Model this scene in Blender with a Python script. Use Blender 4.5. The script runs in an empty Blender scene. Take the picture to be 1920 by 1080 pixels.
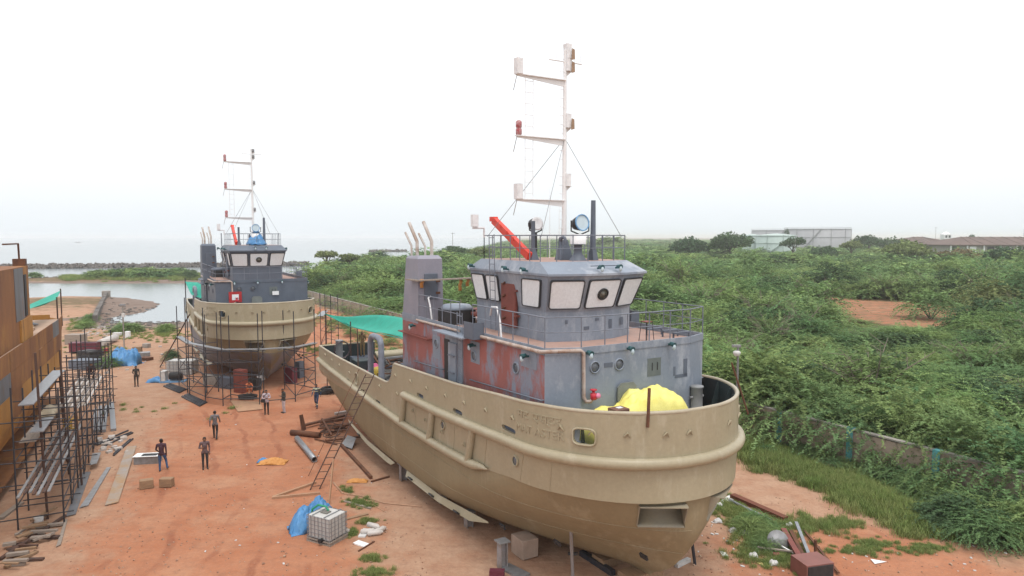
import bpy, bmesh, math, random
import numpy as np
from mathutils import Vector, Matrix, Euler
R = math.radians
rng = random.Random(7)
nr = np.random.RandomState(11)
sc = bpy.context.scene
COL = sc.collection

# ---------------------------------------------------------------- camera
CAM_H = 12.0
PITCH = math.atan(96.3/1297)
cd = bpy.data.cameras.new('camera'); cam = bpy.data.objects.new('camera', cd); COL.objects.link(cam)
cam.location = (0, 0, CAM_H); cam.rotation_euler = (math.pi/2-PITCH, 0, 0)
cd.sensor_width = 36; cd.lens = 36*1297/1920; cd.clip_start = .2; cd.clip_end = 20000
sc.camera = cam
# ---------------------------------------------------------------- sky, sun, exposure (bright hazy overcast)
SUN_EL, SUN_AZ = R(70), R(20)      # sun high behind thin cloud, over the camera's right shoulder
w = bpy.data.worlds.new('World'); sc.world = w; w.use_nodes = True
nt = w.node_tree; nt.nodes.clear()
sky = nt.nodes.new('ShaderNodeTexSky'); sky.sky_type = 'NISHITA'; sky.sun_disc = False
sky.sun_elevation = SUN_EL; sky.sun_rotation = math.pi-SUN_AZ; sky.air_density = 1.0; sky.dust_density = 6; sky.ozone_density = 1
skl = nt.nodes.new('ShaderNodeVectorMath'); skl.operation = 'SCALE'; skl.inputs['Scale'].default_value = .035
nt.links.new(sky.outputs[0], skl.inputs[0])
# the cloud sheet: white overhead, a little bluer and dimmer in the hazy band near the horizon
tc = nt.nodes.new('ShaderNodeTexCoord'); sx = nt.nodes.new('ShaderNodeSeparateXYZ'); nt.links.new(tc.outputs['Generated'], sx.inputs[0])
cr = nt.nodes.new('ShaderNodeValToRGB'); nt.links.new(sx.outputs['Z'], cr.inputs[0])
cr.color_ramp.elements[0].position = .0; cr.color_ramp.elements[0].color = (.74, .79, .83, 1)
cr.color_ramp.elements[1].position = .35; cr.color_ramp.elements[1].color = (.99, .99, .985, 1)
e = cr.color_ramp.elements.new(.12); e.color = (.88, .905, .92, 1)
add = nt.nodes.new('ShaderNodeMixRGB'); add.blend_type = 'ADD'; add.inputs[0].default_value = 1
nt.links.new(cr.outputs[0], add.inputs[1]); nt.links.new(skl.outputs[0], add.inputs[2])
bg = nt.nodes.new('ShaderNodeBackground'); bg.inputs['Strength'].default_value = 1.0
nt.links.new(add.outputs[0], bg.inputs['Color'])
wo = nt.nodes.new('ShaderNodeOutputWorld'); nt.links.new(bg.outputs[0], wo.inputs[0])
sd = bpy.data.lights.new('sun', 'SUN'); sun = bpy.data.objects.new('sun', sd); COL.objects.link(sun)
sd.energy = 1.3; sd.angle = R(22); sd.color = (1, .98, .95)
sun.rotation_euler = Vector((-math.sin(SUN_AZ)*math.cos(SUN_EL), math.cos(SUN_AZ)*math.cos(SUN_EL), -math.sin(SUN_EL))).to_track_quat('-Z', 'Y').to_euler()
sc.view_settings.view_transform = 'Standard'; sc.view_settings.look = 'None'
sc.view_settings.exposure = 0.22; sc.view_settings.gamma = 1
sc.cycles.max_bounces = 6; sc.cycles.diffuse_bounces = 3; sc.cycles.glossy_bounces = 2; sc.cycles.transmission_bounces = 3
sc.cycles.transparent_max_bounces = 6; sc.cycles.volume_bounces = 3; sc.cycles.use_denoising = True

# ---------------------------------------------------------------- helpers
def gpt(px, py, z=0.0):
    """where the line of sight through a picture point meets the level z (used to survey positions)"""
    x = (px-960)/1297; y = -(py-540)/1297
    d = Vector((x, math.cos(PITCH)+y*math.sin(PITCH), -math.sin(PITCH)+y*math.cos(PITCH)))
    t = (z-CAM_H)/d.z
    return Vector((d.x*t, d.y*t, z))
def tag(o, label=None, cat=None, group=None, kind=None):
    if label: o['label'] = label
    if cat: o['category'] = cat
    if group: o['group'] = group
    if kind: o['kind'] = kind
    return o
def empty(name, loc=(0, 0, 0), rz=0.0):
    o = bpy.data.objects.new(name, None); COL.objects.link(o); o.location = loc; o.rotation_euler = (0, 0, rz)
    o.empty_display_size = .3
    return o
def link(name, me, parent=None):
    o = bpy.data.objects.new(name, me); COL.objects.link(o)
    if parent: o.parent = parent
    return o
def copy_tree(o, parent=None):
    c = o.copy(); COL.objects.link(c); c.parent = parent
    for ch in list(o.children): copy_tree(ch, c)
    return c
def frame(t):
    t = t.normalized(); a = Vector((0, 0, 1)) if abs(t.z) < .9 else Vector((1, 0, 0))
    s = t.cross(a).normalized(); return s, s.cross(t).normalized()
class MB:
    def __init__(s): s.v = []; s.f = []; s.m = []; s.sm = []; s.cur = 0
    def add(s, vs, fs, smooth=False):
        b = len(s.v); s.v += [tuple(q) for q in vs]
        for f in fs: s.f.append(tuple(b+i for i in f)); s.m.append(s.cur); s.sm.append(smooth)
        return s
    def box(s, c, d, rz=0.0, M=None):
        x, y, z = d[0]/2, d[1]/2, d[2]/2
        q = [Vector((i*x, j*y, k*z)) for k in (-1, 1) for j in (-1, 1) for i in (-1, 1)]
        if M is None: M = Matrix.Rotation(rz, 3, 'Z')
        q = [M @ p + Vector(c) for p in q]
        return s.add(q, [(0, 2, 3, 1), (4, 5, 7, 6), (0, 1, 5, 4), (2, 6, 7, 3), (0, 4, 6, 2), (1, 3, 7, 5)])
    def b2(s, lo, hi):
        return s.box([(a+b)/2 for a, b in zip(lo, hi)], [abs(b-a) for a, b in zip(lo, hi)])
    def bar(s, a, b, w, h=None, roll=0.0):
        a, b = Vector(a), Vector(b); h = h or w; t = b-a; sd_, up = frame(t)
        M = Matrix((t.normalized(), sd_, up)).transposed() @ Matrix.Rotation(roll, 3, 'X')
        return s.box((a+b)/2, (t.length, w, h), M=M)
    def tube(s, pts, r, n=8, cap=True, closed=False):
        pts = [Vector(p) for p in pts]; N = len(pts); rs = r if isinstance(r, (list, tuple)) else [r]*N
        vs = []; fs = []; prev = None
        for i, p in enumerate(pts):
            if closed: t = (pts[(i+1) % N]-pts[i-1])
            else: t = (pts[min(i+1, N-1)]-pts[max(i-1, 0)])
            t = t.normalized()
            if prev is None: sdv, up = frame(t)
            else:
                sdv = (prev-t*prev.dot(t))
                if sdv.length < 1e-5: sdv, _ = frame(t)
                sdv.normalize(); up = sdv.cross(t).normalized()
            prev = sdv
            for k in range(n):
                a = 2*math.pi*k/n; vs.append(p+(sdv*math.cos(a)+up*math.sin(a))*rs[i])
        rngn = N if closed else N-1
        for i in range(rngn):
            for k in range(n):
                a, b = i*n+k, i*n+(k+1) % n; c, d_ = ((i+1) % N)*n+(k+1) % n, ((i+1) % N)*n+k
                fs.append((a, b, c, d_))
        s.add(vs, fs, n > 5)
        if cap and not closed:
            s.add([vs[k] for k in range(n)], [tuple(range(n))[::-1]]); s.add([vs[(N-1)*n+k] for k in range(n)], [tuple(range(n))])
        return s
    def lathe(s, prof, c=(0, 0, 0), n=20, M=None, cap=True):
        vs = []; fs = []; M = M or Matrix.Identity(3)
        for r, z in prof:
            for k in range(n):
                a = 2*math.pi*k/n; vs.append(M @ Vector((r*math.cos(a), r*math.sin(a), z))+Vector(c))
        for i in range(len(prof)-1):
            for k in range(n): fs.append((i*n+k, i*n+(k+1) % n, (i+1)*n+(k+1) % n, (i+1)*n+k))
        s.add(vs, fs, True)
        if not cap: return s
        if prof[0][0] > 0: s.add(vs[:n], [tuple(range(n))[::-1]])
        if prof[-1][0] > 0: s.add(vs[-n:], [tuple(range(n))])
        return s
    def prism(s, poly, z0, z1, poly2=None):
        n = len(poly); p2 = poly2 or poly
        f0 = z0 if callable(z0) else (lambda *_: z0); f1 = z1 if callable(z1) else (lambda *_: z1)
        vs = [(x, y, f0(x, y)) for x, y in poly]+[(x, y, f1(x, y)) for x, y in p2]
        return s.add(vs, [tuple(range(n))[::-1], tuple(range(n, 2*n))]+[(i, (i+1) % n, n+(i+1) % n, n+i) for i in range(n)])
    def plate(s, pts, th):
        """a flat polygon given in 3-D, thickened along its normal"""
        pts = [Vector(p) for p in pts]; nrm = Vector((0, 0, 0))
        for i in range(len(pts)): nrm += pts[i-1].cross(pts[i])
        nrm.normalize(); n = len(pts)
        vs = [p+nrm*th/2 for p in pts]+[p-nrm*th/2 for p in pts]
        return s.add(vs, [tuple(range(n)), tuple(range(n, 2*n))[::-1]]+[((i+1) % n, i, n+i, n+(i+1) % n) for i in range(n)])
    def sheet(s, fn, nu, nv, th=.012):
        """a thick surface fn(a,b) -> point"""
        P = [[Vector(fn(i/nu, j/nv)) for j in range(nv+1)] for i in range(nu+1)]
        vs = []; W = nv+1
        for side in (0, 1):
            for i in range(nu+1):
                for j in range(W):
                    du = P[min(i+1, nu)][j]-P[max(i-1, 0)][j]; dv = P[i][min(j+1, nv)]-P[i][max(j-1, 0)]
                    nn = du.cross(dv); nn = nn.normalized() if nn.length > 1e-9 else Vector((0, 0, 1))
                    vs.append(P[i][j]+nn*(th/2 if side == 0 else -th/2))
        o = (nu+1)*W; fs = []
        for i in range(nu):
            for j in range(nv):
                a, b, c, d_ = i*W+j, (i+1)*W+j, (i+1)*W+j+1, i*W+j+1
                fs += [(a, b, c, d_), (o+a, o+d_, o+c, o+b)]
        for i in range(nu):
            fs += [(i*W, o+i*W, o+(i+1)*W, (i+1)*W), (i*W+nv, (i+1)*W+nv, o+(i+1)*W+nv, o+i*W+nv)]
        for j in range(nv):
            fs += [(j, j+1, o+j+1, o+j), (nu*W+j, o+nu*W+j, o+nu*W+j+1, nu*W+j+1)]
        return s.add(vs, fs, True)
    def mesh(s, name, mats):
        me = bpy.data.meshes.new(name); me.from_pydata(s.v, [], s.f)
        mats = mats if isinstance(mats, (list, tuple)) else [mats]
        for m in mats: me.materials.append(m)
        if len(mats) > 1: me.polygons.foreach_set('material_index', s.m)
        me.polygons.foreach_set('use_smooth', s.sm); me.update(); return me
    def build(s, name, mats, parent=None, bevel=0.0, recalc=False):
        me = s.mesh(name, mats)
        if recalc:
            bm = bmesh.new(); bm.from_mesh(me); bmesh.ops.recalc_face_normals(bm, faces=bm.faces); bm.to_mesh(me); bm.free()
        if bevel:
            bm = bmesh.new(); bm.from_mesh(me)
            bmesh.ops.bevel(bm, geom=[e for e in bm.edges if len(e.link_faces) == 2 and e.calc_face_angle(0) > .5], offset=bevel, segments=2, profile=.5, affect='EDGES')
            bm.to_mesh(me); bm.free()
        return link(name, me, parent)
def arc(c, r, a0, a1, n, plane='xz'):
    out = []
    for i in range(n+1):
        a = a0+(a1-a0)*i/n; ca, sa = r*math.cos(a), r*math.sin(a)
        out.append((c[0]+ca, c[1], c[2]+sa) if plane == 'xz' else (c[0], c[1]+ca, c[2]+sa) if plane == 'yz' else (c[0]+ca, c[1]+sa, c[2]))
    return out
def rawmesh(name, verts, faces4, mat_, attr=None):
    """fast mesh from numpy arrays of verts (n,3) and quads (m,4)"""
    me = bpy.data.meshes.new(name); n, m = len(verts), len(faces4)
    me.vertices.add(n); me.vertices.foreach_set('co', np.asarray(verts, np.float32).ravel())
    me.loops.add(m*4); me.loops.foreach_set('vertex_index', np.asarray(faces4, np.int32).ravel())
    me.polygons.add(m); me.polygons.foreach_set('loop_start', np.arange(0, m*4, 4, dtype=np.int32))
    me.polygons.foreach_set('loop_total', np.full(m, 4, np.int32))
    me.materials.append(mat_); me.update(calc_edges=True); return me

# ---------------------------------------------------------------- materials
MATS = {}
def mat(name, c1, c2=None, scale=1.5, rough=.6, metal=0.0, bump=0.0, bscale=30, spots=None, sscale=4, samt=.5, stretch=None, spec=.4, detail=6, lo=.35, hi=.65):
    if name in MATS: return MATS[name]
    m = bpy.data.materials.new(name); m.use_nodes = True; t = m.node_tree; b = t.nodes['Principled BSDF']
    b.inputs['Roughness'].default_value = rough; b.inputs['Metallic'].default_value = metal; b.inputs['Specular IOR Level'].default_value = spec
    co = t.nodes.new('ShaderNodeTexCoord'); src = co.outputs['Object']
    if stretch:
        mp = t.nodes.new('ShaderNodeMapping'); mp.inputs['Scale'].default_value = stretch; t.links.new(src, mp.inputs[0]); ssrc = mp.outputs[0]
    else: ssrc = src
    def noise(s_, d_=detail, vec=None, rg=.6):
        n = t.nodes.new('ShaderNodeTexNoise'); n.inputs['Scale'].default_value = s_; n.inputs['Detail'].default_value = d_; n.inputs['Roughness'].default_value = rg
        t.links.new(vec or src, n.inputs['Vector']); return n.outputs['Fac']
    def ramp(f, a, b_):
        r = t.nodes.new('ShaderNodeMapRange'); r.inputs[1].default_value = a; r.inputs[2].default_value = b_; t.links.new(f, r.inputs[0]); return r.outputs[0]
    def mix(f, a, b_):
        x = t.nodes.new('ShaderNodeMixRGB')
        for k, q in ((1, a), (2, b_)):
            if hasattr(q, 'is_linked'): t.links.new(q, x.inputs[k])
            else: x.inputs[k].default_value = (*q, 1)
        if hasattr(f, 'is_linked'): t.links.new(f, x.inputs[0])
        else: x.inputs[0].default_value = f
        return x.outputs[0]
    c2 = c2 or tuple(x*.78 for x in c1)
    col = mix(ramp(noise(scale, vec=ssrc), lo, hi), c1, c2)
    if spots: col = mix(ramp(noise(sscale, 8, ssrc, .7), 1-samt-.06, 1-samt+.06), col, spots)
    col = mix(ramp(noise(scale*14, 3), .3, .75), col, mix(.12, col, (0.02, .02, .02)))
    t.links.new(col, b.inputs['Base Color'])
    t.links.new(ramp(noise(scale*3), -.6+.0, 1.6) if False else ramp(noise(scale*3), 0, 1), b.inputs['Roughness']) if False else None
    if bump:
        bp = t.nodes.new('ShaderNodeBump'); bp.inputs['Strength'].default_value = bump; bp.inputs['Distance'].default_value = .02
        t.links.new(noise(bscale, 4), bp.inputs['Height']); t.links.new(bp.outputs[0], b.inputs['Normal'])
    MATS[name] = m; m['mix'] = 1
    return m
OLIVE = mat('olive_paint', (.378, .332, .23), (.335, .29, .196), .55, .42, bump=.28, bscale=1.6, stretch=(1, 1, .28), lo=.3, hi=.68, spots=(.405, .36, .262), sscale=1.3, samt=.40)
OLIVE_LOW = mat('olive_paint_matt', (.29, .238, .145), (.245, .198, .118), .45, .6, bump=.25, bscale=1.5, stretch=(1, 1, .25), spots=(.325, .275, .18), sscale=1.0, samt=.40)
PRIMER_HULL = mat('hull_primer', (.215, .205, .22), (.17, .16, .175), .5, .65, stretch=(1, 1, .3), spots=(.2, .16, .10), sscale=.7, samt=.42)
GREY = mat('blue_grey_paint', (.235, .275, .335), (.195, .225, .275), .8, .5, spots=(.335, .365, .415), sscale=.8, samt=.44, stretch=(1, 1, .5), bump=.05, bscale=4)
GREY_DK = mat('dark_blue_grey_paint', (.125, .148, .19), (.10, .118, .15), .8, .5, bump=.04, bscale=4)
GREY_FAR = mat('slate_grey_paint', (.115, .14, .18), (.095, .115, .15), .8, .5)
RAIL = mat('rail_paint', (.20, .225, .275), (.15, .165, .20), 3, .5)
REDP = mat('red_primer_wall', (.34, .12, .105), (.27, .10, .09), .8, .65, spots=(.23, .25, .31), sscale=1.0, samt=.47, stretch=(1, 1, .45), bump=.05, bscale=4)
RUSTRED = mat('red_oxide', (.22, .06, .045), (.17, .05, .04), 2, .6)
DECKPINK = mat('deck_primer', (.42, .26, .21), (.36, .24, .20), 1.2, .75, spots=(.30, .22, .19), sscale=2, samt=.42)
DKGREEN = mat('dark_green_paint', (.018, .032, .036), (.03, .045, .048), 1, .5)
DECKGREY = mat('deck_grey', (.16, .15, .14), (.10, .10, .10), 1.5, .7, spots=(.22, .17, .13), sscale=3, samt=.4)
WHITE = mat('white_paint', (.84, .845, .85), (.78, .785, .79), 1.5, .45)
WRAP = mat('white_wrap', (.84, .84, .85), (.72, .72, .73), 5, .4, bump=.5, bscale=14)
FILM = mat('window_film', (.84, .885, .915), (.75, .79, .82), 9, .35, bump=.5, bscale=16)
BLACK = mat('black_rubber', (.02, .02, .022), (.035, .035, .037), 5, .6)
FRAMEB = mat('window_frame_dark', (.055, .06, .07), (.04, .045, .05), 5, .5)
GLASS = mat('dark_glass', (.03, .035, .04), (.05, .055, .06), 2, .08)
ORANGE = mat('orange_red_paint', (.72, .055, .03), (.6, .045, .025), 2, .45)
REDBOX = mat('fire_red', (.5, .03, .035), None, 2, .4)
RUST = mat('rust', (.16, .065, .03), (.09, .04, .025), 3, .8, bump=.2, bscale=40)
RUSTY = mat('rusted_plate', (.29, .125, .042), (.16, .066, .03), .55, .75, spots=(.36, .17, .045), sscale=.45, samt=.44, stretch=(1, 1, .4), bump=.08, bscale=6)
OCHRE = mat('ochre_rust_plate', (.50, .25, .06), (.34, .155, .042), .5, .75, spots=(.16, .07, .03), sscale=.6, samt=.38, stretch=(1, 1, .4))
MILL = mat('mill_steel', (.17, .185, .21), (.12, .115, .115), .9, .55, spots=(.22, .10, .045), sscale=1.1, samt=.36, stretch=(1, 1, .4))
STEEL = mat('grey_steel', (.30, .31, .33), (.22, .215, .21), 3, .5, metal=.2, spots=(.25, .15, .09), sscale=5, samt=.3)
PLATE_RUST = mat('weathered_steel_plate', (.30, .28, .27), (.34, .22, .12), .7, .6, spots=(.36, .19, .075), sscale=1.2, samt=.4)
SCAF = mat('scaffold_steel', (.022, .028, .042), (.045, .04, .042), 5, .55)
SCAF_RUST = mat('scaffold_rust', (.10, .05, .035), (.06, .04, .035), 4, .75)
WOOD = mat('raw_timber', (.34, .22, .13), (.24, .15, .09), 6, .8, stretch=(.4, 3, 3))
WOODGREY = mat('weathered_board', (.32, .27, .225), (.24, .20, .17), 5, .85, stretch=(.4, 3, 3))
PLY = mat('plywood', (.42, .25, .15), (.36, .21, .13), 2, .8)
CONC = mat('concrete', (.34, .32, .29), (.26, .24, .22), 2, .9, spots=(.18, .17, .15), sscale=2, samt=.36, bump=.2, bscale=20)
TEALNET = mat('green_shade_net', (.008, .34, .245), (.007, .28, .20), 2, .6, bump=.15, bscale=40)
YELLOW = mat('yellow_tarp', (.86, .79, .25), (.80, .71, .17), 1.5, .5, bump=.45, bscale=9)
BLUETARP = mat('blue_tarp', (.06, .22, .48), (.10, .28, .52), 4, .45, bump=.5, bscale=14)
IBCPLASTIC = mat('cloudy_plastic', (.55, .55, .53), (.47, .46, .44), 2, .45)
GALV = mat('galvanised', (.32, .34, .36), (.25, .26, .28), 6, .4, metal=.5)
MAROON = mat('maroon_paint', (.14, .025, .045), (.11, .02, .035), 2, .5)
TEALPOST = mat('flaking_teal_paint', (.12, .40, .42), (.09, .33, .36), 2, .85, spots=(.24, .20, .17), sscale=3.5, samt=.42)
STONE = mat('rock', (.10, .09, .085), (.16, .145, .13), .6, .9, bump=.4, bscale=3)
TANKW = mat('tank_paint_pale', (.36, .365, .385), (.33, .33, .35), .05, .6, stretch=(1, 1, .2))
TANKG = mat('tank_paint_mint', (.40, .49, .46), (.37, .45, .425), .05, .6)
ROOFB = mat('old_tile_roof', (.16, .115, .10), (.12, .09, .08), .2, .9)
PINKCLOTH = mat('pink_cloth', (.6, .12, .25), None, 4, .8)
ORANGEP = mat('orange_wrap', (.62, .30, .09), (.5, .22, .06), 5, .7)
HOSEGREEN = mat('green_hose', (.02, .28, .15), None, 3, .4)
BLUEPAINT = mat('blue_lamp_rim', (.16, .36, .62), None, 3, .4)
PVC = mat('pale_pipe', (.56, .53, .50), (.47, .43, .40), 2, .5)
LENS = mat('lamp_lens', (.55, .66, .72), (.45, .56, .62), 3, .1)
LITTERW = mat('pale_litter', (.66, .65, .63), (.5, .5, .5), 3, .7)
# ================================================================ THE SETTING
WA, WB = Vector((24.5, 24.4, 0)), Vector((-39, 130, 0))      # boundary wall line, near end to far end
WD = (WB-WA).normalized(); WN = Vector((WD.y, -WD.x, 0))       # WN points away from the yard (to the right)
def wall_off(x, y): return (x-WA.x)*WN.x+(y-WA.y)*WN.y
def sdf_poly(px, py, poly):
    """signed distance, positive inside"""
    d = np.full(px.shape, 1e9); inside = np.zeros(px.shape, bool); n = len(poly)
    for i in range(n):
        ax, ay = poly[i]; bx, by = poly[(i+1) % n]; ex, ey = bx-ax, by-ay
        t = np.clip(((px-ax)*ex+(py-ay)*ey)/(ex*ex+ey*ey), 0, 1)
        d = np.minimum(d, np.hypot(px-ax-t*ex, py-ay-t*ey))
        c = (ay > py) != (by > py); xi = ax+(py-ay)/(by-ay+1e-12)*ex
        inside ^= c & (px < xi)
    return np.where(inside, d, -d)
def vnoise(x, y, s, seed=0):
    """cheap smooth value noise, vectorised"""
    x = np.asarray(x, float)/s; y = np.asarray(y, float)/s
    xi, yi = np.floor(x).astype(np.int64), np.floor(y).astype(np.int64); fx, fy = x-xi, y-yi
    fx = fx*fx*(3-2*fx); fy = fy*fy*(3-2*fy)
    def h(a, b):
        n = (a*374761393+b*668265263+seed*1442695041) & 0x7fffffff
        n = ((n ^ (n >> 13))*1274126177) & 0x7fffffff
        return ((n ^ (n >> 16)) & 0xffff)/65535.0
    return (h(xi, yi)*(1-fx)+h(xi+1, yi)*fx)*(1-fy)+(h(xi, yi+1)*(1-fx)+h(xi+1, yi+1)*fx)*fy
MAIN = [(-600, -200), (-600, 150), (-95, 141), (-85, 143), (-62, 101), (-58, 97), (-43, 99), (-40, 104), (-47, 130), (-60, 200), (-74, 285), (-46, 357), (-26, 600), (0, 1500), (0, 9000), (9000, 9000), (9000, -200)]
ISLE = [(-150, 187), (-118, 181), (-84, 184), (-62, 195), (-64, 226), (-88, 238), (-112, 232), (-124, 214), (-152, 206)]
CLEAR = [(46, 138), (50, 112), (49, 98), (58, 82), (72, 82), (78, 96), (76, 112), (80, 120), (66, 132), (58, 146)]   # bare red clearing in the scrub
CLEAR2 = [(38, 146), (44, 136), (50, 138), (48, 147)]
def ground_z(x, y):
    x, y = np.asarray(x, float), np.asarray(y, float)
    sm = sdf_poly(x, y, MAIN)+(vnoise(x, y, 9, 3)-.5)*7+(vnoise(x, y, 3, 4)-.5)*2.5
    si = sdf_poly(x, y, ISLE)+(vnoise(x, y, 8, 5)-.5)*6
    z = np.clip(-.35+sm*.05, -1.5, 0); z = np.maximum(z, np.clip(-.35+si*.06, -1.5, .15))
    yard = np.clip(1-np.abs(y-60)/140, 0, 1)*np.clip(1-np.abs(x)/120, 0, 1)
    z = z+yard*((vnoise(x, y, 5, 1)-.5)*.14+(vnoise(x, y, 1.6, 2)-.5)*.05)*(z > -.3)
    mound = np.clip(1-np.hypot((x+78)/26, (y-122)/22), 0, 1); z = z+mound*.9      # earth bank by the sea wall
    return z
def axis(lo, hi, d0, d1, step, grow=1.16):
    a = list(np.arange(d0, d1+1e-6, step)); s = step; q = d1
    while q < hi: s *= grow; q += s; a.append(min(q, hi))
    s = step; q = d0
    while q > lo: s *= grow; q -= s; a.insert(0, max(q, lo))
    return np.array(a)
gx = axis(-7000, 9000, -92, 80, .8); gy = axis(-150, 9000, 14, 150, .8)
X, Y = np.meshgrid(gx, gy); Zg = ground_z(X, Y)
nx_, ny_ = len(gx), len(gy)
ii = (np.arange(ny_-1)[:, None]*nx_+np.arange(nx_-1)[None, :]).ravel()
q4 = np.stack([ii, ii+1, ii+nx_+1, ii+nx_], 1)
# ground material: red earth / sand / wet mud / scrub soil, classified by a map of the place
gm = bpy.data.materials.new('earth'); gm.use_nodes = True; t = gm.node_tree; B = t.nodes['Principled BSDF']
B.inputs['Roughness'].default_value = .92; B.inputs['Specular IOR Level'].default_value = .15
at = t.nodes.new('ShaderNodeAttribute'); at.attribute_name = 'soil'; sp = t.nodes.new('ShaderNodeSeparateColor'); t.links.new(at.outputs['Color'], sp.inputs[0])
geo = t.nodes.new('ShaderNodeNewGeometry')
def N(s, d=5, vec=None, rg=.62):
    n = t.nodes.new('ShaderNodeTexNoise'); n.inputs['Scale'].default_value = s; n.inputs['Detail'].default_value = d; n.inputs['Roughness'].default_value = rg
    t.links.new(vec or geo.outputs['Position'], n.inputs['Vector']); return n.outputs['Fac']
def MR(f, a, b, c=0, d=1):
    r = t.nodes.new('ShaderNodeMapRange'); r.inputs[1].default_value = a; r.inputs[2].default_value = b; r.inputs[3].default_value = c; r.inputs[4].default_value = d; t.links.new(f, r.inputs[0]); return r.outputs[0]
def MX(f, a, b):
    x = t.nodes.new('ShaderNodeMixRGB')
    for k, q in ((0, f), (1, a), (2, b)):
        if hasattr(q, 'is_linked'): t.links.new(q, x.inputs[k])
        else: x.inputs[k].default_value = q if k == 0 else (*q, 1)
    return x.outputs[0]
def AD(a, b, op='ADD'):
    m = t.nodes.new('ShaderNodeMath'); m.operation = op
    for k, q in ((0, a), (1, b)):
        if hasattr(q, 'is_linked'): t.links.new(q, m.inputs[k])
        else: m.inputs[k].default_value = q
    return m.outputs[0]
mpt = t.nodes.new('ShaderNodeMapping'); mpt.inputs['Rotation'].default_value = (0, 0, R(-62)); mpt.inputs['Scale'].default_value = (.16, 1.5, 1); t.links.new(geo.outputs['Position'], mpt.inputs[0])
red = MX(MR(N(.35), .35, .7), (.375, .148, .076), (.43, .205, .118)); red = MX(MR(N(.5, 5, mpt.outputs[0]), .45, .65, 0, .4), red, (.295, .105, .052)); red = MX(MR(N(.22, 5), .52, .66, 0, .6), red, (.45, .265, .165))
# wheel tracks worn along the track: pairs of lines that wander with it
sxy = t.nodes.new('ShaderNodeSeparateXYZ'); t.links.new(geo.outputs['Position'], sxy.inputs[0]); PX, PY = sxy.outputs[0], sxy.outputs[1]
offs = AD(AD(PX, AD(PY, .32, 'MULTIPLY')), AD(AD(AD(PY, .14, 'MULTIPLY'), 0, 'SINE'), 1.3, 'MULTIPLY')); offs = AD(offs, AD(AD(N(.3, 2), .5, 'SUBTRACT'), 1.6, 'MULTIPLY'))
trk = MR(AD(offs, .95, 'PINGPONG'), .10, .22, 1, 0); brk = MR(N(.16, 3), .46, .58); tread = MR(N(5, 2), .3, .6, .5, 1)
red = MX(AD(AD(AD(trk, brk, 'MULTIPLY'), tread, 'MULTIPLY'), .75, 'MULTIPLY'), red, (.235, .078, .042))
sand = MX(MR(N(.8), .35, .7), (.43, .28, .19), (.36, .20, .125))
mud = MX(MR(N(.5), .35, .7), (.15, .12, .10), (.22, .185, .16))
soil = MX(MR(N(.6), .35, .65), (.17, .115, .07), (.09, .10, .04))
edge = N(.7, 6)
def cls(ch): return MR(AD(ch, AD(AD(edge, .5, 'SUBTRACT'), .9, 'MULTIPLY')), .38, .62)
col = MX(cls(sp.outputs[0]), sand, red); col = MX(cls(sp.outputs[1]), col, soil); col = MX(cls(sp.outputs[2]), col, mud)
col = MX(MR(N(6, 4), .35, .75, 0, .4), col, (.25, .13, .085)); col = MX(MR(N(1.9, 6), .5, .7, 0, .35), col, (.20, .105, .07)); col = MX(MR(N(26, 3), .62, .75, 0, .4), col, (.62, .52, .44)); col = MX(MR(N(17, 3), .64, .78, 0, .5), col, (.16, .08, .05))
t.links.new(col, B.inputs['Base Color'])
bp = t.nodes.new('ShaderNodeBump'); bp.inputs['Strength'].default_value = .55; bp.inputs['Distance'].default_value = .12
t.links.new(AD(N(2.2, 8), AD(N(.9, 4, mpt.outputs[0]), .8, 'MULTIPLY')), bp.inputs['Height']); t.links.new(bp.outputs[0], B.inputs['Normal'])
gme = rawmesh('ground', np.stack([X.ravel(), Y.ravel(), Zg.ravel()], 1), q4, gm)
xs, ys = X.ravel(), Y.ravel(); woff = (xs-WA.x)*WN.x+(ys-WA.y)*WN.y
road = np.clip(1.1-np.abs((xs+15)+(ys-38)*.32)/9, 0, 1)*(ys < 75)               # the trodden red track through the yard
road = np.maximum(road, np.clip(1-np.hypot((xs-13)/9, (ys-24)/7), 0, 1)*1.2)
road = np.maximum(road, np.clip(1-np.hypot((xs+14)/15, (ys-46)/10), 0, 1)*1.3)
road = np.maximum(road, (sdf_poly(xs, ys, CLEAR) > -1)*1.0)
road = np.maximum(road, ((ys > 60) & (woff < -1) & (woff > -16))*.8); road = np.maximum(road, np.clip(1.2-np.hypot((xs+80)/24, (ys-121)/22), 0, 1)*.25)
soilm = np.clip((woff+1)*.6, 0, 1)*(sdf_poly(xs, ys, CLEAR) < 0)*(sdf_poly(xs, ys, CLEAR2) < 0); soilm = np.maximum(soilm, np.clip(sdf_poly(xs, ys, ISLE)/8, 0, 1)*.9)
soilm = np.maximum(soilm, (sdf_poly(xs, ys, CLEAR) >= 0)*.47)
soilm = np.maximum(soilm, ((ys < 92) & (ys > 74) & (xs < -45) & (xs > -66))*.42)
soilm = np.maximum(soilm, np.clip(1.3-np.hypot((xs+82)/26, (ys-122)/22), 0, 1)*.62)
mudm = np.clip((-.06-Zg.ravel())*8, 0, 1); mudm = np.maximum(mudm, np.clip((10-sdf_poly(xs, ys, MAIN))/4, 0, 1)*((xs > -83+(142-ys)*.5) & (xs < -30) & (ys > 80) & (ys < 300)))
ca = gme.color_attributes.new('soil', 'FLOAT_COLOR', 'POINT')
ca.data.foreach_set('color', np.stack([road, soilm, mudm, np.ones_like(road)], 1).astype(np.float32).ravel())
gme.polygons.foreach_set('use_smooth', np.ones(len(q4), bool))
ground = link('ground', gme); tag(ground, kind='structure')
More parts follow.
